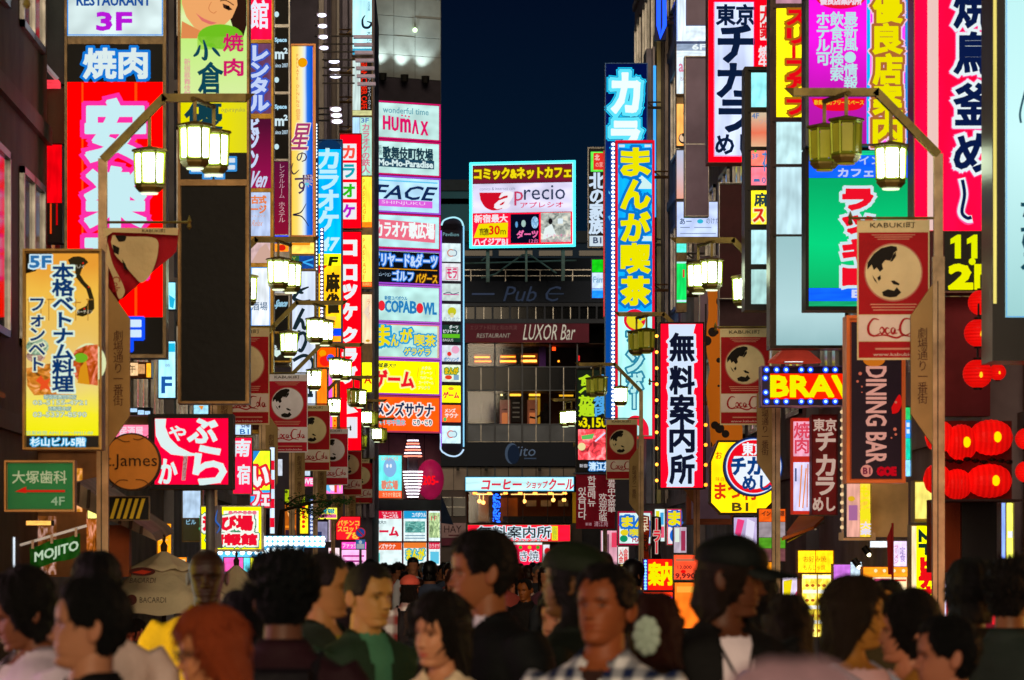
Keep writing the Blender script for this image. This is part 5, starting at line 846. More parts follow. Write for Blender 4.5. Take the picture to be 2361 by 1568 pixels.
# low signs on the right
sign('cafe_sign', 'small manga cafe poster with a yellow fish and green leaf above the flags', (1423, 1178, 1504, 1258), 84, [(1426, 1181, 1501, 1255, '#d0e8e8')], border(1424, 1179, 1503, 1257, 4, '#a00c38')+T('まん', (1434, 1192, 1496, 1214), '#f0e010', bold=1.4, out=((5, '#1870d0'),))+T('喫茶', (1452, 1220, 1496, 1236), '#e8d820', bold=.8, out=((4, '#1870d0'),))+E(1440, 1228, 10, 7, '#e8d020')+E(1438, 1242, 9, 8, '#109060')+T('MA', (1458, 1240, 1476, 1250), '#b02048', bold=.4), frame=1)
def nobori(label, u0, v0, u1, v1, Y, c, prints):
    m = Map(u0, Y, 0); t = thing('feather_flag', label, 'flag', m.pt((u0+u1)/2, v1, 0)); mb = MB(); x, y, z = m.pt(u0-1, v0-3, 0); mb.tube([(x, y, 0), (x, y, z)], .015, 6); mb.build('pole', STEEL, t)
    mb = MB(); V = []; F = []
    for j in range(9):
        for i in range(7): V.append(m.pt(u0+(u1-u0)*i/6+3*math.sin(j*.9)*(j/8), v0+(v1-v0)*j/8+abs(i-3)*.8, .03*math.sin(i*1.5+j)))
    for j in range(8):
        for i in range(6): F.append((j*7+i, j*7+i+1, (j+1)*7+i+1, (j+1)*7+i))
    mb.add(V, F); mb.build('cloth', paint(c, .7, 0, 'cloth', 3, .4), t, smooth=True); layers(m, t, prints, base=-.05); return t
nobori('orange feather flag with dark outlined kana beside the manga cafe poster', 1475, 1188, 1497, 1296, 80, '#d84010', T('日本', (1478, 1192, 1494, 1226), '#e8d0b0', vert=True, bold=.4)+T('らん', (1478, 1232, 1494, 1272), '#301008', vert=True, bold=1))
nobori('black feather flag with red katakana next to the orange flag', 1502, 1190, 1524, 1296, 79, '#180a0a', T('ーラー', (1506, 1196, 1522, 1276), '#e02030', vert=True, bold=1, out=((1.8, '#c8a8a0'),)))
sign('notice_sign', 'small white members joining notice with red kanji', (1424, 1260, 1450, 1302), 76, [(1425, 1261, 1449, 1301, '#f0ece8')], T('入会', (1427, 1268, 1436, 1298), '#e02020', vert=True, bold=.4)+T('会員', (1438, 1266, 1447, 1296), '#e02020', vert=True, bold=.4), frame=.6)
t = sign('neon_sign', 'red box with yellow LED guide kanji and blue bulbs down its left side', (1482, 1288, 1552, 1362), 60, [(1494, 1290, 1550, 1360, '#f01408'), (1483, 1290, 1493, 1360, '#201878')], T('案内', (1496, 1298, 1548, 1348), '#f8f000', bold=2.2), frame=1, fcol=paint('#802020', .4))
dots(t, Map(1482, 60, 0), [(1488, 1294+i*7) for i in range(10)], .02, '#70b8ff', 2.2)
sign('price_sign', 'faded orange price board showing 13,000 and 9,990', (1552, 1278, 1616, 1338), 58, [(1554, 1280, 1614, 1336, '#e84828', 'lit', .85)], T('13,000', (1562, 1304, 1594, 1313), '#802820', bold=.3)+E(1575, 1318, 6, 4, '#f01010')+T('9,990', (1557, 1322, 1602, 1335), '#802820', bold=.8)+R(1558, 1288, 1600, 1294, '#c07050'), frame=1)
sign('arcade_front', 'bulb framed arcade front glowing behind the heads', (1426, 1300, 1482, 1372), 62, [(1430, 1306, 1474, 1370, paint('#401830', .5, 0, 'plain', 4, .2))], E(1447, 1345, 12, 16, '#f0c0a0')+E(1447, 1345, 9, 13, '#a03060', 2)+sum([E(u, 1303, 3, 3, '#ffe890', 1, 10) for u in (1433, 1449, 1464)], [])+sum([E(1476, v, 3, 3, '#ffd060', 1, 10) for v in (1310, 1322, 1334, 1346, 1358)], []), frame=1.5, fcol=paint('#804830', .4))
sign('cafe_sign', 'blue and yellow manga sign slice behind the mauve board', (1536, 1172, 1572, 1258), 78, [(1538, 1174, 1570, 1256, '#f0e8f0')], T('ま', (1542, 1180, 1568, 1210), '#f0e010', bold=2, out=((4, '#1868d0'),))+E(1560, 1235, 16, 18, '#1868d0')+E(1560, 1235, 10, 12, '#f0e010', 2)+border(1538, 1174, 1570, 1256, 2, '#e02038', 3), frame=1)
sign('light_box', 'white and yellow light box with red blocks between the flags and the mauve board', (1508, 1172, 1534, 1250), 80, [(1510, 1174, 1532, 1248, '#d8f0f0')], R(1512, 1178, 1520, 1206, '#e8e020')+R(1522, 1182, 1530, 1210, '#40a8e0')+R(1511, 1214, 1531, 1240, '#f05878'), frame=1)
sign('poster', 'orange white and green Indian restaurant panel behind the lamp post', (1748, 1172, 1812, 1296), 48.9, [(1750, 1174, 1810, 1203, '#c04a10', 'lit', .8), (1750, 1204, 1810, 1239, '#988a90', 'lit', .8), (1750, 1240, 1810, 1264, '#407a18', 'lit', .8), (1750, 1265, 1810, 1294, '#60383a', 'lit', .5)], T('インド料理', (1756, 1178, 1808, 1190), '#402018', bold=.4), frame=.8, fcol=paint('#503028', .5))
sign('menu_sign', 'orange mah-jong board low behind the capped man', (1690, 1294, 1782, 1440), 50, [(1692, 1296, 1780, 1438, '#d88010', 'lit', .85)], T('チ 麻雀', (1716, 1300, 1764, 1312), '#402810', bold=.4)+T('ーファイブ', (1706, 1318, 1778, 1342), '#c82810', bold=1.2, sh=.3), frame=1, fcol=paint('#a06020', .4))
t = sign('menu_sign', 'yellow pancake restaurant lantern board with brown handwriting over the showcase', (1838, 1268, 1922, 1322), 50, [(1840, 1270, 1879, 1320, '#f8c818'), (1881, 1270, 1920, 1320, '#f8c010')], T('お好み焼', (1852, 1282, 1904, 1296), '#a06010')+T('もんじゃ焼', (1852, 1302, 1902, 1315), '#a06010'), frame=1, fcol=paint('#b07818', .4))
t = sign('display_case', 'bright glass food showcase with three glowing shelves', (1846, 1322, 1922, 1470), 50.2, [(1849, 1324, 1919, 1468, glow('#e8c838', 1.0, 'food', True))], sum([R(1850, v, 1918, v+8, '#fffef0', 2)+sum([E(1860+k*13, v+24, 4.5, 3.5, '#c06020', 2, 10) for k in range(5)], []) for v in (1326, 1360, 1396, 1430)], [])+R(1882, 1322, 1885, 1468, '#a88020', 3), frame=2, fcol=paint('#a07820', .4), depth=.5)
m = Map(1790, 49.6, 0); t = thing('awning', 'faded orange fabric awning folded out over the shop on the right', 'awning', m.pt(1840, 1250, 0))
mb = MB(); a = [m.pt(1792, 1236, -.5), m.pt(1792, 1250, -.5), m.pt(1902, 1194, .0), m.pt(1902, 1204, .0), m.pt(1960, 1190, 1.4), m.pt(1860, 1200, 1.4)]
V = [m.pt(1788, 1242, -.9), m.pt(1860, 1215, -.9), m.pt(1905, 1190, .3), m.pt(1858, 1186, .9), m.pt(1788, 1248, -.9), m.pt(1860, 1222, -.9), m.pt(1905, 1197, .3), m.pt(1858, 1193, .9)]
mb.add(V, [(0, 1, 2, 3), (4, 7, 6, 5), (0, 4, 5, 1), (1, 5, 6, 2), (2, 6, 7, 3), (3, 7, 4, 0)]); mb.build('canopy', paint('#ff8030', .6, 0, 'cloth', 2), t)
for p, q in (((1866, 1222, -.8), (1912, 1200, .8)), ((1800, 1250, -.8), (1912, 1204, .8))): mb = MB(); mb.tube([m.pt(*p), m.pt(*q)], .015, 6); mb.build('arm', STEEL, t)
# string of clear bulbs on a rail
m = Map(1930, 43.5, 0); t = thing('bulb_string', 'vertical rail of big clear bulbs beside the beige wall', 'lights', m.pt(1942, 1232, 0)); mb = MB(); m.box(mb, 1941, 938, 1948, 1232, .03, .1); mb.build('rail', paint('#a08878', .4, .3, 'plain', 4, .15), t); dots(t, m, [(1941, 950+i*19) for i in range(15)], .022, '#ffd8a0', .9)
sign('poster', 'yellow brush lettered poster strip on the beige wall', (1950, 1112, 2008, 1240), 42.8, [(1952, 1114, 1982, 1238, '#c89080', 'lit', .8), (1983, 1114, 2006, 1238, '#d8b030', 'lit', .9)], T('もつ鍋', (1984, 1120, 2004, 1200), '#f8e820', vert=True, bold=1.4)+T('大衆', (1984, 1204, 2006, 1234), '#e8e0f0', vert=True, bold=.6)+E(1962, 1150, 8, 6, '#e0b020')+R(1956, 1165, 1976, 1200, '#a86898'), frame=.8)
m = Map(2006, 43.4, 0); t = thing('wall', 'plain beige shop wall lit from below by spotlights', 'wall', m.pt(2050, 1320, 0)); mb = MB(); m.box(mb, 2006, 1112, 2094, 1238, 0, .3); mb.build('wall_panel', paint('#e0b880', .7, 0, 'worn', 2, .12), t)
mb = MB(); m.box(mb, 1938, 1228, 2012, 1246, -.3, .2); mb.build('shelf', paint('#c89868', .5, 0, 'plain', 3, .25), t)
for u, v in ((1985, 1262), (1962, 1290), (2040, 1250)):
    mb = MB(); x, y, z = m.pt(u, v, -.3); mb.tube([(x, y, z), (x+.05, y-.02, z-.07)], .035, 10); f = mb.build('spotlight', BLACKM, t); mb = MB(); mb.ball((x+.05, y-.03, z-.08), .022); mb.build('lens', glow('#fff0c0', 5), f)
sign('light_box', 'long white tube light over the low shop counter', (2004, 1246, 2062, 1264), 42.9, [(2005, 1248, 2061, 1262, '#f0f8ff', 'lit', 1.4)], [], frame=.6)
sign('light_box', 'pinkish white menu light box in the low shop front', (2054, 1246, 2092, 1310), 42.7, [(2056, 1248, 2090, 1308, '#f0d8f8', 'lit', 1.3)], T('ラーメン', (2060, 1256, 2070, 1300), '#d04090', vert=True)+T('定食', (2074, 1262, 2086, 1296), '#8060c0', vert=True), frame=.6)
sign('lit_shopfront', 'orange counter front with small round lights low on the right', (1988, 1306, 2100, 1376), 42.4, [(1990, 1308, 2098, 1330, '#e88818', 'lit', .95), (2012, 1331, 2090, 1372, '#e8d0a0', 'lit', .9)], sum([E(u, 1316, 4, 4, '#fff4c0', 1, 12) for u in (2018, 2038, 2060, 2082)], [])+R(2014, 1334, 2050, 1342, '#e04878')+R(2060, 1336, 2088, 1340, '#e03018'), frame=1, fcol=paint('#a05010', .4, 0, 'plain', 4, .3))
sign('light_box', 'purple and white lit sign slice low behind the long haired woman', (1920, 1300, 1988, 1350), 48, [(1922, 1302, 1960, 1348, '#b060c0', 'lit', .9), (1961, 1296, 1986, 1330, '#d0e8f8', 'lit', 1.2)], [], frame=1)
m = Map(2044, 41, 0); t = thing('flag', 'thin red pennant flag standing in the low shop front', 'flag', m.pt(2052, 1330, 0)); mb = MB(); x, y, z = m.pt(2058, 1206, 0); mb.tube([(x, y, 0), (x, y, z)], .012, 6); mb.build('pole', paint('#b81820', .4), t); mb = MB(); V = [m.pt(u, v, .01*i) for i, (u, v) in enumerate(((2058, 1206), (2045, 1240), (2048, 1325), (2060, 1325)))]; mb.add(V, [(0, 1, 2, 3)]); mb.build('cloth', paint('#b81820', .6, 0, 'cloth', 3, .4), t)
sign('video_sign', 'yellow video shop sign with black and red sideways katakana', (2098, 1210, 2160, 1392), 40.8, [(2102, 1213, 2112, 1370, '#f0d0a0'), (2113, 1213, 2158, 1389, '#f4f000')], T('2F', (2118, 1222, 2150, 1278), '#143028', rot=1, bold=2)+T('ビデオ', (2120, 1286, 2150, 1388), '#f01018', vert=True, bold=4), frame=2, fcol=paint('#a08820', .4))
sign('light_box', 'slim green and blue light box behind the right lamp plaque', (2085, 936, 2100, 1100), 40, [(2087, 940, 2098, 968, '#20a858'), (2087, 969, 2098, 1010, '#2080d8'), (2087, 1011, 2098, 1060, '#10b090'), (2087, 1061, 2098, 1098, '#80c8ff')], R(2089, 975, 2096, 985, '#e0f0ff')+R(2089, 990, 2096, 1000, '#e0f0ff'), frame=.6)
sign('light_box', 'pale yellow blank light box beside the right lamp post', (2106, 1108, 2152, 1204), 40.4, [(2109, 1112, 2149, 1196, '#d8c860', 'lit', .7)], [], frame=2, fcol=paint('#c0a050', .4))
sign('light_strip', 'slim yellow and white light strips low at the right', (2306, 1158, 2336, 1292), 36.6, [(2309, 1160, 2317, 1290, '#80a0ff', 'lit', .9), (2321, 1160, 2334, 1290, '#f0f060', 'lit', 1)], R(2322, 1225, 2333, 1240, '#ffffff'), frame=1)
m = Map(2090, 38.4, 0); t = thing('wall', 'dark red painted shop wall behind the paper lanterns', 'wall', m.pt(2200, 1300, 0)); mb = MB(); m.box(mb, 2160, 676, 2300, 955, .5, .8); mb.build('wall_panel', paint('#7a2830', .7, 0, 'worn', 2), t); mb = MB(); m.box(mb, 2160, 1150, 2230, 1320, .5, .8); mb.build('wall_panel', paint('#8a3818', .7, 0, 'worn', 2, .08), t); mb = MB(); m.box(mb, 2230, 1156, 2345, 1340, .4, .6); mb.build('dark_window', paint('#0c0810', .3), t)
# paper lanterns
RL = '#ff0800'
def redp(e):
    k = ('redp', e)
    if k in MC: return MC[k]
    m = paint('#e00c08', .45, 0, 'plain', 3, e).copy(); m.cycles.emission_sampling = 'FRONT'; MC[k] = m; return m
def lantern(label, u, v, r, Y, lit=1.0, squash=.95, group='red paper lanterns', hole=True):
    m = Map(u, Y, 0); x, y, z = m.pt(u, v, 0); R_ = r*Y/K; t = thing('paper_lantern', label, 'lantern', (x, y, z-R_), group)
    mb = MB(); pr = []
    for i in range(25):
        a = math.pi*(i+.8)/26.6; rr = R_*math.sin(a)*(1-.035*(i % 2)); pr.append((rr, -math.cos(a)*R_*squash))
    mb.lathe(pr, (x, y, z), 24); mb.mi = [(j//24) % 2 for j in range(len(mb.f))]; mb.build('shade', [redp(.9), redp(.6)], t, smooth=False)
    mb = MB(); mb.tube([(x, y, z+R_*squash*.93), (x, y, z+R_*squash*1.12)], R_*.3, 10); mb.build('cap', BLACKM, t); mb = MB(); mb.tube([(x, y, z-R_*squash*1.1), (x, y, z-R_*squash*.93)], R_*.3, 10); mb.build('base_ring', BLACKM, t)
    mb = MB(); mb.ball((x+R_*.1, y-R_*.93, z-R_*.1), (R_*.13, R_*.1, R_*.2), 8, 6); mb.build('front_glow_spot', glow('#ffc020', 1.3), t)  # glowing blob set on the camera side of the shade
    mb = MB(); mb.tube([(x, y, z+R_*1.1), (x, y, z+R_*1.1+.12)], .01, 5); mb.build('cord', BLACKM, t)
    return t
lantern('round red paper lantern hanging highest under the yellow 2F panel', 2262, 698, 31, 37.2); lantern('round red paper lantern second in the hanging column', 2256, 768, 34, 37); lantern('round red paper lantern third in the hanging column', 2254, 862, 35, 37)
lantern('small red lantern tucked behind the third hanging lantern', 2300, 858, 20, 38.0); lantern('round red paper lantern cut by the right edge of the photo, upper', 2366, 1012, 26, 33, group=None); lantern('round red paper lantern cut by the right edge of the photo, lower', 2366, 1088, 26, 33, group=None)
m = Map(2140, 37.4, 0); t = thing('lantern_rack', 'rack of big red barrel lanterns in two rows at the right', 'lantern', m.pt(2240, 1154, 0))
mb = MB(); m.box(mb, 2166, 968, 2342, 1152, .25, .45); mb.build('back_board', paint('#5a0606', .6, 0, 'worn', 3), t)
mb = MB(); m.box(mb, 2160, 1152, 2346, 1157, -.3, .5); mb.build('rail', paint('#301010', .5), t)
for k, (u, v, w, r) in enumerate(((2168, 1006, 33, 38), (2219, 1020, 36, 43), (2288, 1008, 50, 42), (2164, 1104, 31, 36), (2211, 1116, 34, 36), (2286, 1108, 52, 40))):
    x, y, z = m.pt(u, v, .05+.02*k); rr = r*37.4/K; ww = w*37.4/K; mb = MB(); pr = []
    for i in range(17): q = -1+2*i/16; pr.append((rr*(1-q*q*.985)**.42*(1-.04*(i % 2)), ww*q))
    V = []; F = []; n = 20
    for R_, q in pr:
        for j in range(n): V.append((x+q, y+R_*math.cos(6.2832*j/n), z+R_*math.sin(6.2832*j/n)))
    for a in range(16):
        for j in range(n): F.append((a*n+j, a*n+(j+1) % n, (a+1)*n+(j+1) % n, (a+1)*n+j))
    mb.add(V, F); mb.mi = [(j//n) % 2 for j in range(len(mb.f))]; f = mb.build('barrel_lantern', [redp(.9), redp(.6)], t)
    if w > 40 or k == 1: mb = MB(); mb.ball((x+.2*ww, y-rr*.96, z), (.035, .02, .05), 8, 6); mb.build('bulb', glow('#ffd800', 1.2), f)  # glowing blob set on the front of the barrel
for k in range(9):
    u = 2170+k*19; mb = MB(); x, y, z = m.pt(u, 1060+3*(k % 3), -.1); mb.ball((x, y, z), (.04, .05, .025), 8, 5); mb.build('fitting', paint('#200608', .5), t)
t = sign('canopy_light', 'red cone lamp shade with a white glow above the blue bulb sign', (1808, 828, 1852, 836), 45.6, [(1809, 829, 1851, 835, '#ffffff', 'lit', 1.4)], [], frame=0, depth=.1)
mb = MB(); x, y, z = Map(1790, 45.6, 0).pt(1833, 836, .05); mb.lathe([(.30, 0), (.29, .03), (.18, .12), (.06, .18), (.03, .20)], (x, y, z), 20); mb.build('shade', paint('#b03828', .5, 0, 'plain', 4, .5), t)
# ------------------------------------------------------------------ low shop fronts on the left
sign('restaurant_sign', 'red inn sign with white brush kanji behind the hotpot sign', (536, 1008, 582, 1140), 55, [(538, 1010, 580, 1138, '#e00c38')], T('南', (540, 1014, 576, 1052), '#e8f0f8', bold=1.4, sh=.1)+T('宿', (548, 1072, 576, 1116), '#e8f0f8', bold=1.2), frame=1)
sign('video_sign', 'yellow blue and white video sign with red outlined kana', (576, 1036, 624, 1172), 57, [(578, 1040, 622, 1130, '#c8e020'), (578, 1131, 622, 1170, '#2090d0')], P([(578, 1040), (600, 1040), (578, 1075)], '#2890e0')+T('い', (584, 1078, 618, 1120), '#f8f8f8', bold=3, out=((6, '#f02030'),), lay=2)+T('フェ', (582, 1134, 620, 1166), '#f8f0f0', bold=2, out=((4, '#f02048'),), lay=2), frame=1)
sign('light_strip', 'vertical strip of red and white lights beside the video sign', (622, 1030, 634, 1232), 58, [(623, 1032, 633, 1230, '#d0e8ff')], sum([R(623, 1062+i*44, 633, 1084+i*44, '#f01030') for i in range(4)], []), frame=.6)
t = sign('info_sign', 'yellow amusement information hall sign with red outlined kanji', (462, 1166, 608, 1272), 52, [(465, 1169, 602, 1266, '#f0e800'), (516, 1178, 596, 1252, '#f8f4e8')], T('遊び場', (470, 1188, 582, 1224), '#f01030', bold=2.6, out=((5, '#f8fcf0'), (6.6, '#108040')), lay=3)[0:0]+T('遊び場', (470, 1190, 582, 1222), '#f01030', bold=2.4, out=((7, '#108a50'), (4.8, '#f8fcf0')), lay=1)+T('情報館', (480, 1232, 592, 1256), '#f01030', bold=2.0, out=((6, '#108a50'), (4, '#f8fcf0')), lay=1)+sum([E(532+i*11, 1182, 5, 5, '#f07890', 2, 12) for i in range(6)], []), frame=3, fcol=STEEL)
t = thing('light_canopy', 'canopy studded with rows of round white bulbs glowing blue', 'lights', (PX(640, 56), 56, PZ(1320, 56)))
m = Map(600, 56, 0); mb = MB(); m.box(mb, 588, 1236, 748, 1262, 0, .2); m.box(mb, 500, 1262, 700, 1330, .02, .2); mb.build('board', glow('#58b8f0', .9, 'lit', True), t)
dots(t, m, [(598+i*12.2, 1242+j*12) for i in range(13) for j in range(2)]+[(508+i*17, 1274) for i in range(7)]+[(620+i*13, 1268) for i in range(6)]+[(510+i*16, 1318) for i in range(6)], .034, '#e8faff', 4)
sign('light_box', 'magenta and yellow lit poster boxes low under the bulb canopy', (515, 1284, 610, 1320), 54.5, [(517, 1286, 560, 1318, '#e050a0'), (562, 1286, 576, 1318, '#60d0e0'), (578, 1286, 608, 1318, '#f0f020')], P([(535, 1316), (540, 1302), (546, 1316)], '#f8e8f8')+P([(590, 1300), (600, 1292), (600, 1312)], '#60a020'), frame=1)
sign('sign', 'pink and white love sign glimpsed behind the lamps', (684, 1100, 726, 1122), 86, [(685, 1101, 725, 1121, '#e83878')], T('LOVE', (688, 1104, 722, 1116), '#f8e8f8', bold=.8), frame=.6)
sign('poster', 'leaning pink and yellow picture panel above the tree twig', (748, 1092, 792, 1140), 84, [(749, 1094, 790, 1138, '#f070c0')], P([(752, 1096), (766, 1096), (762, 1136), (752, 1130)], '#70c8f8')+E(768, 1118, 9, 14, '#f8f0f8', 2)+R(771, 1096, 777, 1136, '#e04020', 3)+P([(780, 1098), (789, 1094), (784, 1136)], '#e0f040'), frame=.6)
sign('poster', 'tilted yellow and pink flyer board below the tree twig', (732, 1170, 778, 1198), 84.5, [(733, 1171, 777, 1197, '#e8e040')], R(735, 1186, 776, 1194, '#e060a0')+T('情報', (738, 1173, 772, 1184), '#20a0b0', bold=.5), frame=.8)
sign('light_box', 'orange and red lit column of small lamps behind the twig', (690, 1160, 712, 1232), 88, [(692, 1162, 710, 1230, '#e8c818')], sum([E(700, 1170+i*11, 4, 4, '#f02018', 2, 10) for i in range(5)], []), frame=.6)
sign('slot_sign', 'red pachinko slot drum sign with yellow katakana', (774, 1190, 832, 1246), 100, [(776, 1192, 830, 1244, '#e81420')], T('パチンコ', (779, 1200, 828, 1212), '#ffc040', bold=.5)+T('スロット', (779, 1214, 828, 1226), '#ffc040', bold=.5)+T('78', (798, 1228, 826, 1242), '#ffc840', bold=.8), frame=.8, fcol=paint('#801818', .5))
sign('shop_sign', 'magenta fancy shop sign glowing near the blue traffic sign', (786, 1246, 846, 1312), 101, [(788, 1250, 844, 1266, '#f040a8'), (788, 1268, 844, 1310, '#f8b0e0')], T('ファッション', (790, 1253, 842, 1263), '#ffe0f8', bold=.3)+R(790, 1280, 840, 1284, '#c02890')+R(794, 1292, 836, 1296, '#a02080'), frame=.8)
# lights in the far gap under the banners (left)
sign('lit_shopfront', 'warm white shop window beyond the umbrellas', (640, 1236, 700, 1330), 75, [(642, 1262, 698, 1328, '#ffe0c0', 'lit', 1.0)], R(660, 1270, 664, 1328, '#a06040')+R(684, 1270, 688, 1328, '#a06040'), frame=1)
# round no-parking sign and blue plate
t = thing('traffic_sign', 'round blue no parking sign over a small blue plate', 'traffic sign', (PX(830, 96), 96, 0)); m = Map(830, 96, 0)
mb = MB(); x, y, z = m.pt(831, 1212, .04); mb.tube([(x, y, 0), (x, y, z)], .03, 8); mb.build('post', GREYP, t)
def fd(cx, cy, r, d, mat, nm):
    mb = MB(); n = 24; c = [(cx+r*math.cos(6.2832*i/n), cy+r*math.sin(6.2832*i/n)) for i in range(n)]; mb.add([m.pt(u, v, d) for u, v in c]+[m.pt(u, v, d+.01) for u, v in c], [tuple(range(n))]+[(i, (i+1) % n, n+(i+1) % n, n+i) for i in range(n)]); mb.build(nm, mat, t)
fd(831, 1228, 12, 0, paint('#c02030', .4, em=.5), 'rim'); fd(831, 1228, 9.5, -.012, paint('#1848a0', .4, em=.6), 'disc')
layers(m, t, L([(824, 1221), (838, 1235)], 3, '#c02838'), base=-.02, lit=.6)
mb = MB(); m.box(mb, 820, 1244, 842, 1266, 0, .02); mb.build('plate', paint('#2868a8', .4, em=.6), t); layers(m, t, R(822, 1254, 840, 1265, '#c0c8d0')+E(831, 1250, 4, 4, '#d0e0f0', 2, 14), base=-.005, lit=.6)
# mojito banner
m = Map(66, 33, 0); t = thing('cloth_banner', 'green mojito cloth banner hanging from a slanted white rope', 'banner', m.pt(125, 1305, 0))
mb = MB(); V = []; F = []
for j in range(5):
    for i in range(11):
        u = 68+116*i/10; v = 1262-32*i/10+j*13+ (2*math.sin(i)); V.append(m.pt(u, v, .04*math.sin(i*1.3+j*.6)))
for j in range(4):
    for i in range(10): F.append((j*11+i, j*11+i+1, (j+1)*11+i+1, (j+1)*11+i))
mb.add(V, F); mb.build('cloth', paint('#12701c', .6, 0, 'cloth', 3, .5), t, smooth=True)
pr = T('MOJITO', (82, 1268, 182, 1296), '#b8d0b0', bold=.8)
pr = [(a, b, [(u, v-(u-82)*.28+6) for u, v in V_], f, n_) for a, b, V_, f, n_ in pr]; layers(m, t, pr, base=-.06)
mb = MB(); mb.tube([m.pt(46, 1257, 0), m.pt(200, 1212, 0)], .012, 6); mb.build('rope', paint('#d0d0c8', .5, em=.3), t)
for u in (76, 120, 176): mb = MB(); x, y, z = m.pt(u, 1262-(u-68)*.276-6, -.02); mb.box((x-.01, y-.02, z-.04), (x+.01, y+.01, z+.03)); mb.build('peg', paint('#c0b8a8', .5), t)
# black and yellow warning stripes, small tiled roof, orange menu, lamps
t = sign('hazard_board', 'black and yellow diagonal striped board under the wooden pub disc', (250, 1144, 345, 1200), 37, [(252, 1146, 343, 1198, BLACKM)], sum([P([(268+i*15, 1150), (276+i*15, 1150), (262+i*15, 1196), (254+i*15, 1196)], paint('#b89018', .5, em=.3)) for i in range(5)], []), frame=0, depth=.1)
t = thing('shop_roof', 'sloping grey brown roof edge over the left shop fronts', 'roof', (PX(280, 38), 38, 0)); m = Map(250, 38, 0)
V = [m.pt(176, 1110, 0), m.pt(176, 1165, 0), m.pt(362, 1248, 0), m.pt(350, 1230, 0)]; V += [(x, y+2.5, z+.1) for x, y, z in V]
mb = MB(); mb.add(V, [(0, 1, 2, 3), (4, 7, 6, 5), (0, 4, 5, 1), (1, 5, 6, 2), (2, 6, 7, 3), (3, 7, 4, 0)]); mb.build('slope', paint('#94806a', .6, 0, 'worn', 3, .05), t)
for k in range(7):
    a = k/7; mb = MB(); mb.tube([m.pt(182+170*a, 1112+118*a, -.03), m.pt(182+170*a-3, 1160+84*a, -.03)], .016, 5); mb.build('roof_batten', paint('#4a3c30', .6), t)
mb = MB(); m.box(mb, 240, 1210, 292, 1330, .3, .6); mb.build('post_panel', paint('#a0501c', .5, 0, 'worn', 3, .08), t)
sign('menu_sign', 'orange menu strip with small white lettering left of the black pillar', (362, 1206, 396, 1280), 44, [(364, 1208, 394, 1278, '#f09010', 'lit', .9)], T('MENU', (366, 1212, 390, 1222), '#ffe8c0', bold=.3)+R(368, 1232, 388, 1234, '#ffd080')+R(368, 1244, 388, 1246, '#ffd080')+R(368, 1256, 388, 1258, '#ffd080'), frame=.8)
sign('board', 'blank grey and white building name board beside the amusement sign', (420, 1130, 468, 1250), 53, [(422, 1132, 462, 1194, '#a8c0d8', 'lit', .8), (422, 1196, 462, 1246, paint('#6a686c', .5))], T('ビル', (430, 1198, 452, 1209), '#88b8d0', bold=.3), frame=1)
nobori('white feather flag with faint blue brush marks beside the sign pole', 491, 1165, 512, 1262, 46, '#a8a8b0', L(sm([(502, 1176), (498, 1200), (508, 1215), (500, 1230)]), 4, '#3060b0', 1, taper=True))
sign('lit_shopfront', 'pink lit cosmetics shop front under the roof edge beyond the pub disc', (238, 955, 345, 1012), 45, [(240, 980, 342, 1010, '#e86888', 'lit', .9)], T('居酒屋', (276, 984, 330, 1008), '#f8d0e0', bold=.8), frame=1)
sign('canopy_light', 'tilted cluster of white floodlights above the hotpot sign', (285, 940, 350, 958), 44.4, [(300, 942, 316, 950, '#b0d8ff', 'lit', 1.2), (318, 946, 332, 956, '#b0d8ff', 'lit', 1.2), (334, 948, 346, 956, '#b0d8ff', 'lit', 1.2)], [], frame=1, fcol=BLACKM)
sign('light_box', 'small white arrow light box above the hotpot sign', (445, 930, 482, 958), 45.4, [(447, 932, 480, 956, '#a8e8ff', 'lit', 1.1)], P([(458, 936), (470, 936), (466, 946)], '#f09020'), frame=.6)
sign('sign', 'tall pale blue box with small print right of the hotpot sign', (541, 965, 580, 1004), 56, [(543, 967, 578, 1002, '#b8d8f8')], T('B1', (580-26, 990, 574, 1001), '#3878b8', bold=.5)+T('名場', (556, 970, 576, 986), '#204870', bold=.3), frame=.8)
for lb, a in (('warm white light slit between the posts at the left edge', (30, 1238, 38, 1560, 28, '#e8f4ff')), ('small amber ceiling lamp glow under the dentist sign', (60, 1200, 120, 1212, 37, '#f0a850')), ('yellow white doorway light behind the mojito banner', (262-60, 1170, 232, 1196, 42, '#fff080'))):
    u0, v0, u1, v1, Y, c = a; sign('lit_window', lb, (u0, v0, u1, v1), Y, [(u0+1, v0+1, u1-1, v1-1, c, 'lit', .9)], [], frame=.8, fcol=BLACKM, cat='window')
sign('lit_shopfront', 'warm lit wooden shop interior under the roof edge at the left', (60, 1040, 240, 1330), 43, [(75, 1190, 130, 1325, '#6a3a14', 'food', 1.3), (135, 1080, 190, 1180, '#c88020', 'food', 1.2), (200, 1180, 235, 1325, '#a85818', 'food', 1.2)], [], frame=1, fcol=paint('#8a5a2c', .5, 0, 'worn'))
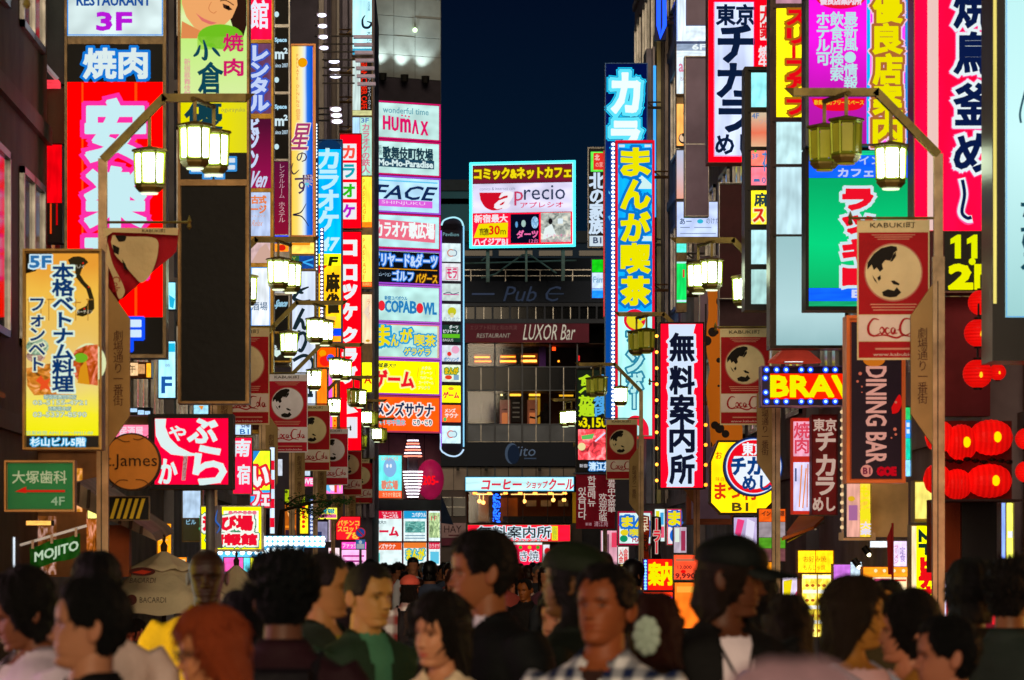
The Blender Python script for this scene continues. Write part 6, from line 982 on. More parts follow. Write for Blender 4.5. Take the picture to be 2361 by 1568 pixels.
# left-edge pillar and grey wall strips seen between the signs
m = Map(0, 42, 0); t = thing('pillar', 'dark stone clad pillar with a thin brass edge at the left side', 'pillar', m.pt(40, 1320, 0))
for i, (a, b) in enumerate(((-120, 178), (180, 375), (377, 640), (642, 720))):
    mb = MB(); m.box(mb, -40, a, 30, b, .1, .8); mb.build('stone_slab', paint('#4a4230', .6, 0, 'worn', 3), t)
    mb = MB(); m.box(mb, 32, a, 50, b, .16, .8); mb.build('stone_slab', paint('#3c3627', .6, 0, 'worn', 3), t)
mb = MB(); m.box(mb, 52, -120, 56, 570, .0, .3); mb.build('brass_strip', paint('#a89030', .3, .7, 'plain', 3, .05), t)
mb = MB(); m.box(mb, -40, 740, 50, 830, -.1, .8); mb.build('ledge', paint('#86705e', .6, 0, 'worn', 3), t)
mb = MB(); m.box(mb, -40, 930, 50, 1330, .2, .8); mb.build('lower_wall', paint('#b06a20', .6, 0, 'worn', 3, .05), t)
m = Map(78, 44.4, 0); t = thing('wall', 'grey metal service wall behind the tall red tower at the top left', 'wall', m.pt(115, 1320, 0))
mb = MB(); m.box(mb, 78, -120, 142, 186, .3, .6); mb.build('wall_panel', paint('#3c4444', .5, .1, 'worn', 2), t)
mb = MB(); m.box(mb, 62, 205, 148, 330, .0, .6); mb.build('beam', paint('#4a3824', .5, 0, 'worn', 2), t)
for a, b in (((66, 108), (134, 186)), ((66, 134), (100, 186))):
    mb = MB(); mb.tube([m.pt(*a, -.1), m.pt(*b, -.1)], .03, 6); mb.build('strut', paint('#b0a8b0', .4, .3, 'plain', 3, .2), t)
mb = MB(); m.box(mb, 66, 188, 138, 202, -.15, .1); mb.build('lamp_box', glow('#d0303c', .8, 'lit', True), t)
# projecting floodlight racks on the left
def rack(label, u0, v0, n, Y, du, dv, w, hot):
    m = Map(u0, Y, 0); t = thing('floodlight_rack', label, 'lights', m.pt(u0, v0+n*dv, 0))
    mb = MB()
    for k in range(n): x, y, z = m.pt(u0, v0+k*dv, 0); x2, y2, z2 = m.pt(u0+du, v0+k*dv+6, -.5); mb.tube([(x, y, z), (x2, y2, z2)], .02, 5)
    mb.build('arms', GREYP, t)
    for k in range(n):
        x, y, z = m.pt(u0+du+k*1.5, v0+k*dv+6, -.5); mb = MB(); s_ = w*Y/K; mb.box((x-.02, y-.06, z-.05), (x+s_, y+.12, z+.02)); f = mb.build('floodlight', paint('#9a90a8', .4, .4, 'plain', 3, .1), t)
        if hot: mb = MB(); mb.ball((x+s_/2, y-.07, z-.03), (s_/2, .02, .045), 10, 6); mb.build('lens', glow('#e8e8ff', 3), f)
rack('rack of four white floodlights high beside the dark ribbed wall', 728, 34, 4, 92, 6, 25, 20, True); rack('rack of three floodlights in the middle of the dark ribbed wall', 750, 140, 3, 94, 10, 17, 24, True); rack('rack of unlit steel floodlight arms reaching over the cyber cafe sign', 744, 84, 7, 93, 74, 18, 40, False)
rack('small rack of blue lit floodlights above the blue karaoke sign', 736, 250, 3, 83, 28, 14, 24, True)
# twig with leaves
t = thing('tree', 'leafy tree branch reaching over the street in front of the left banners', 'tree', (PX(655, 64), 64, 0))
m = Map(655, 64, 0); mb = MB(); x, y, z = m.pt(650, 1178, 0); mb.tube([(x-.15, y, 0), (x-.1, y, z*.6), (x, y, z), (x+.5, y, z+.15)], [.05, .045, .035, .02], 8); mb.build('trunk', paint('#3a2c1c', .8, 0, 'worn'), t)
for k, (a, b) in enumerate((((650, 1178), (790, 1152)), ((690, 1170), (740, 1190)), ((700, 1160), (812, 1158)), ((660, 1165), (705, 1140)))): mb = MB(); mb.tube([m.pt(*a, 0), m.pt((a[0]+b[0])/2, (a[1]+b[1])/2-5, .1), m.pt(*b, 0)], [.02, .014, .006], 6); mb.build('limb', paint('#3a2c1c', .8), t)
mb = MB(); rr = random.Random(11)
for k in range(620):
    c = rr.choice(((680, 1158, 24, 12), (715, 1150, 28, 12), (745, 1160, 30, 12), (785, 1156, 30, 8), (710, 1180, 30, 12), (740, 1185, 16, 10)))
    u = rr.gauss(c[0], c[2]*.55); v = rr.gauss(c[1], c[3]*.55); x, y, z = m.pt(u, v, rr.uniform(-.25, .25)); s_ = rr.uniform(.02, .045); a = rr.uniform(0, 6.28); q = rr.uniform(-.5, .5)
    mb.add([(x, y, z), (x+s_*math.cos(a), y+s_*q, z+s_*math.sin(a)*.6), (x+1.8*s_*math.cos(a+.3), y+s_*q, z+s_*math.sin(a+.3)-.01), (x+s_*math.cos(a+.7), y, z+s_*math.sin(a+.7)*.5)], [(0, 1, 2, 3)])
tag(mb.build('crown', paint('#20481c', .6, 0, 'leaf', 4, .05), t), kind='stuff')
# dark triangular flag edge by the tower
m = Map(1015, 120, 0); t = thing('pennant', 'dark blue triangular awning cloth at the tower corner', 'awning', m.pt(1030, 1212, 0)); mb = MB(); V = [m.pt(1017, 1140, 0), m.pt(1046, 1210, .0), m.pt(1017, 1206, .0), m.pt(1017, 1140, .1), m.pt(1046, 1210, .1), m.pt(1017, 1206, .1)]; mb.add(V, [(0, 1, 2), (3, 5, 4), (0, 3, 4, 1), (1, 4, 5, 2), (2, 5, 3, 0)]); mb.build('cloth', paint('#14284a', .6), t)

for lb, b, Y, c, pr in (
 ('lime yellow lit shrub panel behind the leafy branch', (656, 1128, 704, 1160), 92, '#a8c010', sum([E(660+7*i, 1134+((i*37) % 22), 4, 4, '#40480c', 1, 8) for i in range(6)], [])),
 ('orange lit doorway curtain behind the leafy branch', (656, 1162, 684, 1234), 90, '#b85c14', E(670, 1180, 7, 14, '#ffb060')+R(658, 1212, 682, 1217, '#ff9020')+R(658, 1222, 682, 1234, '#301c28')),
 ('blue white bead lights column right of the yellow light column', (713, 1150, 724, 1236), 93, '#4058a0', sum([E(718.5, 1156+9*i, 3.4, 3.4, '#e0ecff', 1, 8) for i in range(9)], [])),
 ('pale lilac wall panel beside the twig, arcade light painted as its glow', (726, 1202, 756, 1250), 97, '#8c88a8', R(728, 1226, 742, 1240, '#24305c')),  # arcade light on the wall is drawn as a glowing panel
 ('bright narrow white doorway between the pole and the red drum sign', (757, 1184, 773, 1250), 98, '#e8dce8', R(760, 1190, 764, 1246, '#a06878')),
 ('white blank light box in the gap behind the fourth banner', (640, 1058, 652, 1098), 90, '#d8e0f0', []),
 ('white lit window with soft corners above the love sign', (686, 1062, 716, 1098), 89, '#c8dcf0', []),
 ('pink arcade sign slice under the receding red banners', (738, 1122, 748, 1150), 90, '#f050b0', []),
 ('dark blue menu board with cyan digits left of the game light box', (820, 1176, 842, 1206), 121, '#081430', T('888', (823, 1180, 840, 1188), '#60e0f0', bold=.3))):
    u0, v0, u1, v1 = b; sign('shop_light', lb, b, Y, [(u0+1, v0+1, u1-1, v1-1, c, 'lit', 1.02)], pr, frame=.8, fcol=paint('#383040', .5))
# ------------------------------------------------------------------ street lamps with hexagonal lanterns
LGREEN = paint('#6c5c2c', .4, .3, 'worn', 5); POLE = paint('#a08666', .4, .35, 'worn', 5); LAMPLIT_FRAME = paint('#86922a', .4, .4)  # lantern frame colour carries the yellow-green lamplight
LIT = glow('#ecffd8', 15, 'flat', True); DIM_PANE = paint('#8a8420', .3, 0, 'plain', 4, .35); RIMG = glow('#c8ff30', .9)  # panes of dark lanterns still get a faint glow of their own
def hexpt(r, k): a = math.radians(60*k-30-90+0); return r*math.cos(a), r*math.sin(a)
def lantern_meshes():
    R0, H = .122, .262; d = {}
    mb = MB()
    for k in range(6):       # corner posts, bottom and top rails
        x, y = hexpt(R0, k); x2, y2 = hexpt(R0*.94, k); mb.tube([(x2, y2, 0), (x, y, H)], .011, 5)
        x3, y3 = hexpt(R0, k+1); mb.tube([(x, y, H), (x3, y3, H)], .010, 4); a, b = hexpt(R0*.94, k+1); mb.tube([(x2, y2, 0), (a, b, 0)], .012, 4)
    d['lantern'] = mb.mesh('lantern', LAMPLIT_FRAME)
    mb = MB(); ph = -.5-1.5; mb.lathe([(.001, H+.055), (.05, H+.045), (.14, H+.028), (.150, H+.011), (.14, H+.004), (.001, H+.004)], (0, 0, 0), 6, 0, ph); d['roof'] = mb.mesh('roof', LGREEN)
    mb = MB(); mb.lathe([(.116, -.012), (.12, -.028), (.086, -.066), (.05, -.072), (.001, -.072)], (0, 0, 0), 6, 0, ph); mb.lathe([(.001, -.012), (.116, -.012)], (0, 0, 0), 6, 0, ph); d['tray'] = mb.mesh('tray', LGREEN)
    for nm, mt in (('lit', LIT), ('unlit', DIM_PANE)):
        for k in range(6):
            x, y = hexpt(R0*.965, k); x2, y2 = hexpt(R0*.965, k+1); a, b = hexpt(R0*.905, k); c, e = hexpt(R0*.905, k+1); f = .12
            def mix(p, q, t): return (p[0]*(1-t)+q[0]*t, p[1]*(1-t)+q[1]*t)
            p0, p1 = mix((a, b), (c, e), f), mix((c, e), (a, b), f); p2, p3 = mix((x2, y2), (x, y), f), mix((x, y), (x2, y2), f)
            mb = MB(); mb.add([(*p0, .018), (*p1, .018), (*p2, H-.016), (*p3, H-.016)], [(0, 1, 2, 3)]); d[nm+str(k)] = mb.mesh('glass_pane', mt)
        mb = MB(); mb.lathe([(.001, -.074), (.073, -.074), (.066, -.084), (.001, -.084)], (0, 0, 0), 18); d[nm+'_under'] = mb.mesh('under_disc', glow('#f0ffd0', 1.5) if nm == 'lit' else DIM_PANE)
    return d
LM = lantern_meshes()
def put_lantern(par, x, y, z, lit, hang, smin=1.0):
    o = inst('lantern', LM['lantern'], par, (x, y, z)); k = 'lit' if lit else 'unlit'
    inst('roof', LM['roof'], o); inst('tray', LM['tray'], o); inst('under_disc', LM[k+'_under'], o)
    for i in range(6): inst('glass_pane', LM[k+str(i)], o)
    mb = MB(); mb.box((-.014, -.014, .30), (.014, .014, .345+hang)); inst('hanger', mb.mesh('hanger', LGREEN), o)
def street_lamp(label, u, Y, side, lits=(1, 1, 1), group='street lamps with hexagonal lanterns', vis=True):
    """side +1: left kerb, arm towards +x"""
    X = PX(u, Y); t = thing('street_lamp', label, 'street lamp', (X, Y, 0), group); s = side
    mb = MB(); w = .036; mb.box((X-w, Y-w, 4.2), (X+w, Y+w, 5.04)); mb.box((X-.048, Y-.048, 0), (X+.048, Y+.048, 4.2)); mb.box((X-.09, Y-.09, 0), (X+.09, Y+.09, .7)); mb.build('pole', POLE, t)
    mb = MB(); mb.box((X-.012-s*.0, Y-.052, .7), (X-.004, Y-.048, 4.0)); mb.build('edge_trim', BLACKM, t)
    mb = MB(); prof = [(0, 5.04), (s*.5, 5.54), (s*1.22, 5.54)]
    h = .032; q = .045
    def bar(a, b):
        dx, dz = b[0]-a[0], b[1]-a[1]; L_ = math.hypot(dx, dz); nx, nz = -dz/L_*h, dx/L_*h
        V = [(X+p[0]+e*nx, Y+yy, p[1]+e*nz) for p in (a, b) for e in (-1, 1) for yy in (-q, q)]
        mb.add(V, [(0, 1, 3, 2), (4, 6, 7, 5), (0, 2, 6, 4), (1, 5, 7, 3), (0, 4, 5, 1), (2, 3, 7, 6)])
    e = .013; bar((0, 5.03), (s*(.5+e), 5.54+e)); bar((s*(.5-e), 5.54), (s*1.18, 5.54)); mb.add([(X+s*1.18, Y-q, 5.508), (X+s*1.18, Y+q, 5.508), (X+s*1.18, Y+q, 5.572), (X+s*1.18, Y-q, 5.572), (X+s*1.26, Y, 5.578)], [(0, 1, 4), (1, 2, 4), (2, 3, 4), (3, 0, 4)])
    mb.build('arm', LGREEN, t)
    mb = MB(); mb.tube([(X+s*.76, Y-.30, 5.50), (X+s*.90, Y+.30, 5.50)], .022, 8); mb.build('crossbar', LGREEN, t)
    w0 = wloc(t)
    for (dx, dy, dz, hg), l in zip(((s*.385, 0, 4.83, .22), (s*.775, -.26, 5.01, .15), (s*.90, .28, 5.01, .15)), lits): put_lantern(t, dx, dy, dz, l, hg)
    # street name board on the pole
    mb = MB(); a = [(s*.045, 3.98), (s*.225, 3.72), (s*.225, 2.92), (s*.045, 2.66)]
    V = [(X+x, Y-.03, z) for x, z in a]+[(X+x, Y+.03, z) for x, z in a]; mb.add(V, [(0, 1, 2, 3), (4, 7, 6, 5), (0, 4, 5, 1), (1, 5, 6, 2), (2, 6, 7, 3), (3, 7, 4, 0)])
    b = mb.build('name_board', paint('#94794a', .5, .2, 'plain', 4), t)
    m = Map(u, Y, 0); ks = K/Y
    uc = U0+(X+s*.13)*ks; va, vb = V0-(3.62-EYE)*ks, V0-(3.0-EYE)*ks; hw = .036*ks
    layers(m, b, T('劇場通り一番街', (uc-hw, va, uc+hw, vb), paint('#4a2418', .6), vert=True), base=-.03, step=.004)
    # banner rod
    mb = MB(); mb.tube([(X, Y+.05, 4.52), (X+s*.72, Y+.05, 4.52)], .012, 6); mb.lathe([(.001, .0), (.022, .02), (.012, .05), (.02, .07), (.001, .12)], (X+s*.71, Y+.05, 4.46), 8); mb.build('banner_rod', LGREEN, t)
    return t
CONT = [  # dark land shapes on the globe, unit disc
 [(-.72, -.68), (-.45, -.88), (-.1, -.97), (.12, -.93), (.14, -.8), (.02, -.72), (-.05, -.55), (-.12, -.42), (-.3, -.45), (-.42, -.3), (-.38, -.12), (-.5, -.02), (-.62, -.18), (-.72, -.08), (-.8, -.28), (-.96, -.1), (-.95, -.35)],
 [(-.6, .2), (-.48, .1), (-.46, .24), (-.54, .32)], [(-.78, .1), (-.66, .26), (-.58, .42), (-.7, .3)], [(-.1, .32), (.02, .3), (.22, .42), (.2, .48), (0, .44)],
 [(-.42, .72), (-.2, .62), (.02, .68), (.12, .55), (.28, .74), (.1, .9), (-.15, .92), (-.38, .86)], [(.0, -.66), (.08, -.74), (.1, -.6), (-.04, -.4), (-.12, -.38)]]
def coke(u0, v0, u1, v1, col, lay):
    W_ = u1-u0; H_ = v1-v0
    def s(pts, w): return L(sm([(u0+x*W_, v0+y*H_) for x, y in pts], 5), w*H_, col, lay, 'lettering', True)
    r = s([(.20, .10), (.10, .06), (.02, .40), (.03, .78), (.12, .92), (.22, .78)], .13)+s([(.21, .62), (.25, .48), (.29, .64), (.25, .82), (.21, .66)], .1)+s([(.38, .55), (.33, .52), (.31, .7), (.35, .82), (.39, .72)], .1)
    r += s([(.48, .55), (.43, .52), (.41, .7), (.45, .82), (.48, .58), (.48, .8), (.52, .76)], .1)+s([(.52, .62), (.56, .60)], .07)
    r += s([(.76, .08), (.64, .06), (.57, .40), (.58, .76), (.66, .90), (.74, .78)], .13)+s([(.75, .62), (.78, .48), (.82, .64), (.78, .82), (.75, .66)], .1)+s([(.86, .08), (.83, .5), (.85, .84)], .1)+s([(.96, .55), (.91, .52), (.89, .7), (.93, .82), (.96, .58), (.96, .8), (1, .76)], .1)
    return r+s([(.10, .96), (.3, .88), (.5, 1.02), (.62, .9), (.80, 1.0)], .1)
def banner(label, ulamp, Y, side, pale=False, small=False, bend=0.0):
    X = PX(ulamp, Y); ks = K/Y; s = side; xa, xb = sorted((X+s*.07, X+s*.66)); u0, u1 = U0+xa*ks, U0+xb*ks; v0, v1 = V0-(4.50-EYE)*ks, V0-(3.36-EYE)*ks
    m = Map(u0, Y+.08, bend); m.Y = Y+.08; H = v1-v0; Wd = u1-u0
    t = thing('street_banner', label, 'banner', m.pt((u0+u1)/2, v1, 0), 'cream and red globe banners hanging from the street lamps')
    CR_, RD, WT, BK = paint(*((('#ece6ee' if pale else '#dccc9c'), .75, 0, 'cloth', 3))), paint('#c01830' if pale else '#a81820', .75, 0, 'cloth', 3), paint('#f0e6ea' if pale else '#e2d4c8', .75, 0, 'cloth', 3), paint('#181410', .7, 0, 'plain', 4)
    mb = MB(); m.box(mb, u0, v0, u1, v1, 0, .006); mb.build('cloth', CR_, t)
    def strip(a, b, mat, ins=.02, nm='print'): return R(u0+ins*Wd, v0+a*H, u1-ins*Wd, v0+b*H, mat, 1, nm)
    pr = strip(.09, .675, RD)+strip(.68, .865, WT)+strip(.87, .985, RD)
    cx, cy, r = (u0+u1)/2, v0+.375*H, .385*Wd
    pr += E(cx, cy, r*1.05, r*1.05, paint('#c07868', .75, 0, 'plain', 4), 2, 40)+E(cx, cy, r, r, CR_, 3, 40)
    for c in CONT: pr += P([(cx+x*r*.98, cy+y*r*.98) for x, y in c], BK, 4)
    pr += T('KABUKI町', (u0+.18*Wd, v0+.018*H, u1-.2*Wd, v0+.058*H), BK, lay=2, em=False)
    pr += coke(u0+.14*Wd, v0+.70*H, u1-.06*Wd, v0+.84*H, RD, 2)
    if not small:
        FT = paint('#d09078', .7, 0, 'plain', 4)
        for k in range(3): pr += R(cx-.3*Wd+.04*Wd*k, v0+(.105+.015*k)*H, cx+.3*Wd-.04*Wd*k, v0+(.111+.015*k)*H, FT, 2)
        for k in range(3): pr += R(cx-.32*Wd+.02*Wd*k, v0+(.60+.02*k)*H, cx+.32*Wd-.02*Wd*k, v0+(.608+.02*k)*H, FT, 2)
        pr += T('www.kabukicho', (u0+.22*Wd, v0+.95*H, u1-.14*Wd, v0+.972*H), WT, lay=2)+R(u0+.25*Wd, v0+.915*H, u1-.14*Wd, v0+.928*H, FT, 2)
    layers(m, t, pr, base=0, step=.004); return t
LPOS = [(237, 33.8), (492, 48.3), (605, 59.7), (673, 70.9), (727, 82.8), (768, 94.2), (800, 105.5)]
RPOS = [(2163, 33.4), (1789, 48.4), (1606, 62.4), (1478, 77.6), (1395, 93.8)]
LN = ['nearest lamp on the left, in front of the red grill tower, all lanterns lit', 'second lamp on the left, arm crossing below the rental signs', 'third lamp on the left, lanterns over the pork cutlet sign', 'fourth lamp on the left, lanterns beside the croquette sign', 'fifth lamp on the left, arm under the yellow passage signs, one lantern dark', 'sixth lamp on the left, small lanterns beside the orange sauna panel', 'farthest lamp on the left, tiny lanterns below the sauna panel']
RN = ['nearest lamp on the right, two dark lanterns over the magenta sign and one lit', 'second lamp on the right, lit lanterns beside the dark tenant column', 'third lamp on the right, dark lantern in front of the manga cafe sign', 'fourth lamp on the right, thin arm over the barbecue sign', 'farthest lamp on the right, two small lit lanterns above the coffee shop']
LL = [(1, 1, 1), (1, 1, 1), (1, 1, 1), (1, 1, 1), (1, 0, 1), (1, 1, 0), (0, 1, 0)]; RL_ = [(1, 0, 0), (1, 1, 1), (0, 0, 0), (1, 0, 0), (1, 1, 1)]
for (u, Y), lb, li in zip(LPOS, LN, LL): street_lamp(lb, u, Y, 1, li)
for (u, Y), lb, li in zip(RPOS, RN, RL_): street_lamp(lb, u, Y, -1, li)
# the row goes on above and behind the photographer
for X_, Y, sd, lb in ((-2.75, 20.5, 1, 'lamp just out of the photo at the left, above the walkers'), (4.15, 19.0, -1, 'lamp just out of the photo at the right, above the walkers'), (-2.8, 7.0, 1, 'lamp beside the photographer on the left kerb'), (4.2, 4.8, -1, 'lamp beside the photographer on the right kerb')):
    street_lamp(lb, U0+X_*K/Y, Y, sd, (1, 1, 1))
BN = {1: 'globe banner partly hidden by the blank black panel', 2: 'clear upright globe banner beside the pork cutlet sign', 3: 'dim globe banner third in the receding left row', 4: 'pale globe banner fourth in the receding left row', 5: 'small pinkish globe banner fifth in the receding left row', 6: 'smallest globe banner at the far end of the left row'}
for i in range(1, 7): banner(BN[i], LPOS[i][0], LPOS[i][1], 1, i in (2, 4), i > 2)  # paler cloth on two banners paints in light from nearby signs
for i, lb in ((0, 'large globe banner on the nearest right lamp, in front of the green cafe sign'), (1, 'globe banner on the second right lamp above the yellow eight sided sign'), (3, 'small globe banner on the fourth right lamp over the red Korean cloth')): banner(lb, RPOS[i][0], RPOS[i][1], -1, False, i > 1, bend=-.06)
# the blown-up banner on the nearest left lamp
m = Map(240, 33.86, 0); t = thing('street_banner', 'wind twisted globe banner folded into a triangle on the nearest left lamp', 'banner', m.pt(320, 700, 0), 'cream and red globe banners hanging from the street lamps')
CR_, RD = paint('#d0c090', .7, 0, 'cloth', 3), paint('#a01020', .7, 0, 'cloth', 3)
mb = MB(); G = []; nu, nv = 14, 12
for j in range(nv+1):
    f = j/nv; v = 530+170*f; ua = 241+32*max(0, f-.8)/.2; ub = 413-6*f/.35 if f < .35 else 407-(f-.35)/.65*118
    for i in range(nu+1): g = i/nu; G.append(m.pt(ua+(ub-ua)*g, v-18*g*f, .06*math.sin(g*4+f*3)*f-.04*math.cos(g*7-f*2)*f))
F = [(j*(nu+1)+i, j*(nu+1)+i+1, (j+1)*(nu+1)+i+1, (j+1)*(nu+1)+i) for j in range(nv) for i in range(nu)]
mb.add(G, F); mb.build('cloth', RD, t, smooth=True)
layers(m, t, P([(241, 528), (413, 528), (412, 545), (330, 540), (262, 538), (241, 552)], CR_)+P(sm([(262, 545), (300, 548), (360, 552), (366, 585), (352, 630), (330, 654), (312, 640), (288, 612), (268, 590), (258, 560)]), CR_, 2)+P(sm([(268, 546), (292, 546), (290, 558), (276, 560)]), paint('#15100c', .7), 3)+P([(262, 566), (278, 574), (276, 590), (264, 584)], paint('#15100c', .7), 3)+P([(284, 600), (292, 612), (298, 628), (288, 622)], paint('#15100c', .7), 3)+P(sm([(250, 560), (262, 610), (282, 650), (290, 676), (276, 690), (262, 640), (248, 610)]), CR_, 2)+T('KABUKI町', (330, 531, 384, 539), paint('#201810', .7), lay=4)+T('Cola', (262, 640, 280, 676), RD, lay=4, rot=1), base=-.10)
# ------------------------------------------------------------------ people
def sstep(a, b, x): t = max(0, min(1, (x-a)/(b-a))); return t*t*(3-2*t)
def interp(tab, z):
    if z <= tab[0][0]: return tab[0][1]
    for (a, p), (b, q) in zip(tab, tab[1:]):
        if z <= b: t = (z-a)/(b-a); t = t*t*(3-2*t) if False else t; return p+(q-p)*t
    return tab[-1][1]
HH = .232
FR = [(0, .052), (.03, .078), (.07, .088), (.12, .084), (.15, .079), (.18, .087), (.205, .090), (.225, .084), (.25, .092), (.28, .088), (.33, .086), (.42, .084), (.50, .083), (.56, .089), (.62, .092), (.72, .091), (.82, .080), (.90, .060), (.96, .034), (1, .0)]
BKT = [(0, -.040), (.12, -.052), (.22, -.062), (.32, -.078), (.45, -.096), (.58, -.106), (.70, -.106), (.80, -.096), (.88, -.076), (.95, -.045), (1, .0)]
WDT = [(0, .026), (.04, .037), (.10, .046), (.18, .054), (.28, .061), (.40, .068), (.52, .073), (.62, .075), (.72, .074), (.82, .065), (.90, .050), (.96, .030), (1, .0)]
def head_pt(a, t, fem=False, grow=0.0):
    """a: 0 = face, pi = back of the head; t: 0 chin .. 1 crown. Face looks along -y"""
    yf, yb, w = interp(FR, t), interp(BKT, t), interp(WDT, t)
    if fem: yf -= .004*sstep(.5, .0, t); w *= .95
    ca, sa = math.cos(a), math.sin(a); yc = .0
    if ca >= 0: y = yc+(yf-yc)*(abs(ca)**.85); x = w*(abs(sa)**.92)*(1 if sa >= 0 else -1)
    else: y = yc+(yb-yc)*abs(ca); x = w*sa
    z = t*HH-.003
    if ca > .1:
        ax = abs(x)
        if fem: y += .003*math.exp(-((ax-.034)/.02)**2)*math.exp(-((t-.33)/.10)**2)
        y += (.018 if fem else .024)*math.exp(-(ax/.0105)**2)*math.exp(-((t-.355)/.045)**2)+.013*math.exp(-(ax/.008)**2)*math.exp(-((t-.45)/.07)**2)+.008*math.exp(-((ax-.013)/.006)**2)*math.exp(-((t-.335)/.02)**2)
        y -= (.010 if fem else .013)*math.exp(-((ax-.031)/.015)**2)*math.exp(-((t-.50)/.04)**2)
        y += .006*math.exp(-((ax-.031)/.010)**2)*math.exp(-((t-.495)/.022)**2)
        y += (0 if fem else .004)*math.exp(-((ax-.032)/.018)**2)*math.exp(-((t-.575)/.025)**2)
        y += .005*math.exp(-((ax-.036)/.016)**2)*math.exp(-((t-.36)/.07)**2)
        y -= .005*math.exp(-(ax/.020)**2)*math.exp(-((t-.226)/.008)**2)
    if grow: l = math.sqrt(x*x+y*y+1e-9); x *= (l+grow)/l; y *= (l+grow)/l; z += grow*sstep(.6, 1, t)
    return x, -y, z
def skin_tone(a, t, fem):
    x, y, z = head_pt(a, t); ax = abs(x)
    if math.cos(a) < .2: return (1, 1, 1)
    if ((ax-.031)/.0135)**2+((t-.497)/.022)**2 < 1: return (.06, .05, .05) if ((ax-.031)/.006)**2+((t-.497)/.022)**2 < 1 else (1.1, 1.2, 1.25)
    if ((ax-.031)/.017)**2+((t-.510)/.026)**2 < 1: return (.25, .2, .2)
    if abs(t-(.575-.25*abs(ax-.03)))< (.010 if fem else .015) and .012 < ax < .050: return (.15, .13, .13)
    if (ax/(.022))**2+((t-.222)/.030)**2 < 1: return (.22, .12, .12) if abs(t-.224) < .006 else ((.85, .38, .40) if fem else (.82, .60, .58))
    if ((ax-.008)/.005)**2+((t-.322)/.012)**2 < 1: return (.3, .22, .2)
    return (1, 1, 1)
def grid(rows, fs, V, F, closed=True):
    n = len(rows[0]); b = len(V)
    for r in rows: V.extend(r)
    for j in range(len(rows)-1):
        for i in range(n if closed else n-1): k = (i+1) % n; F.append((b+j*n+i, b+j*n+k, b+(j+1)*n+k, b+(j+1)*n+i))
def ring(cx, cy, z, rx, ry, n, pw=1.0): return [(cx+rx*(abs(math.cos(6.2832*i/n))**pw)*(1 if math.cos(6.2832*i/n) >= 0 else -1), cy+ry*(abs(math.sin(6.2832*i/n))**pw)*(1 if math.sin(6.2832*i/n) >= 0 else -1), z) for i in range(n)]
def limb(pts, rad, n, V, F):
    mb = MB(); mb.tube(pts, rad, n); b = len(V); V.extend(mb.v); F.extend([tuple(i+b for i in f) for f in mb.f])
CHIN = 1.470
TORSO_M = [(.80, .150, .10), (.88, .165, .112), (.96, .160, .108), (1.04, .150, .102), (1.16, .168, .112), (1.26, .186, .118), (1.33, .196, .112), (1.375, .178, .098), (1.405, .130, .082), (1.425, .086, .070), (1.445, .064, .062), (1.475, .057, .058), (1.53, .055, .057)]
TORSO_F = [(.80, .158, .105), (.88, .168, .112), (.96, .148, .102), (1.04, .128, .092), (1.16, .140, .104), (1.26, .156, .118), (1.33, .170, .102), (1.375, .156, .088), (1.405, .112, .074), (1.425, .072, .060), (1.445, .052, .052), (1.475, .046, .048), (1.53, .045, .047)]
ARMS = {'down': ([(.165, 0, 1.365), (.215, .0, 1.30), (.245, .02, 1.08), (.25, -.03, .86), (.25, -.04, .80)],), 'bag': ([(.165, 0, 1.365), (.215, 0, 1.30), (.245, .03, 1.10), (.20, -.16, 1.02), (.17, -.2, 1.02)],), 'up': ([(.165, 0, 1.365), (.215, -.02, 1.30), (.25, -.06, 1.10), (.15, -.22, 1.24), (.12, -.24, 1.29)],)}
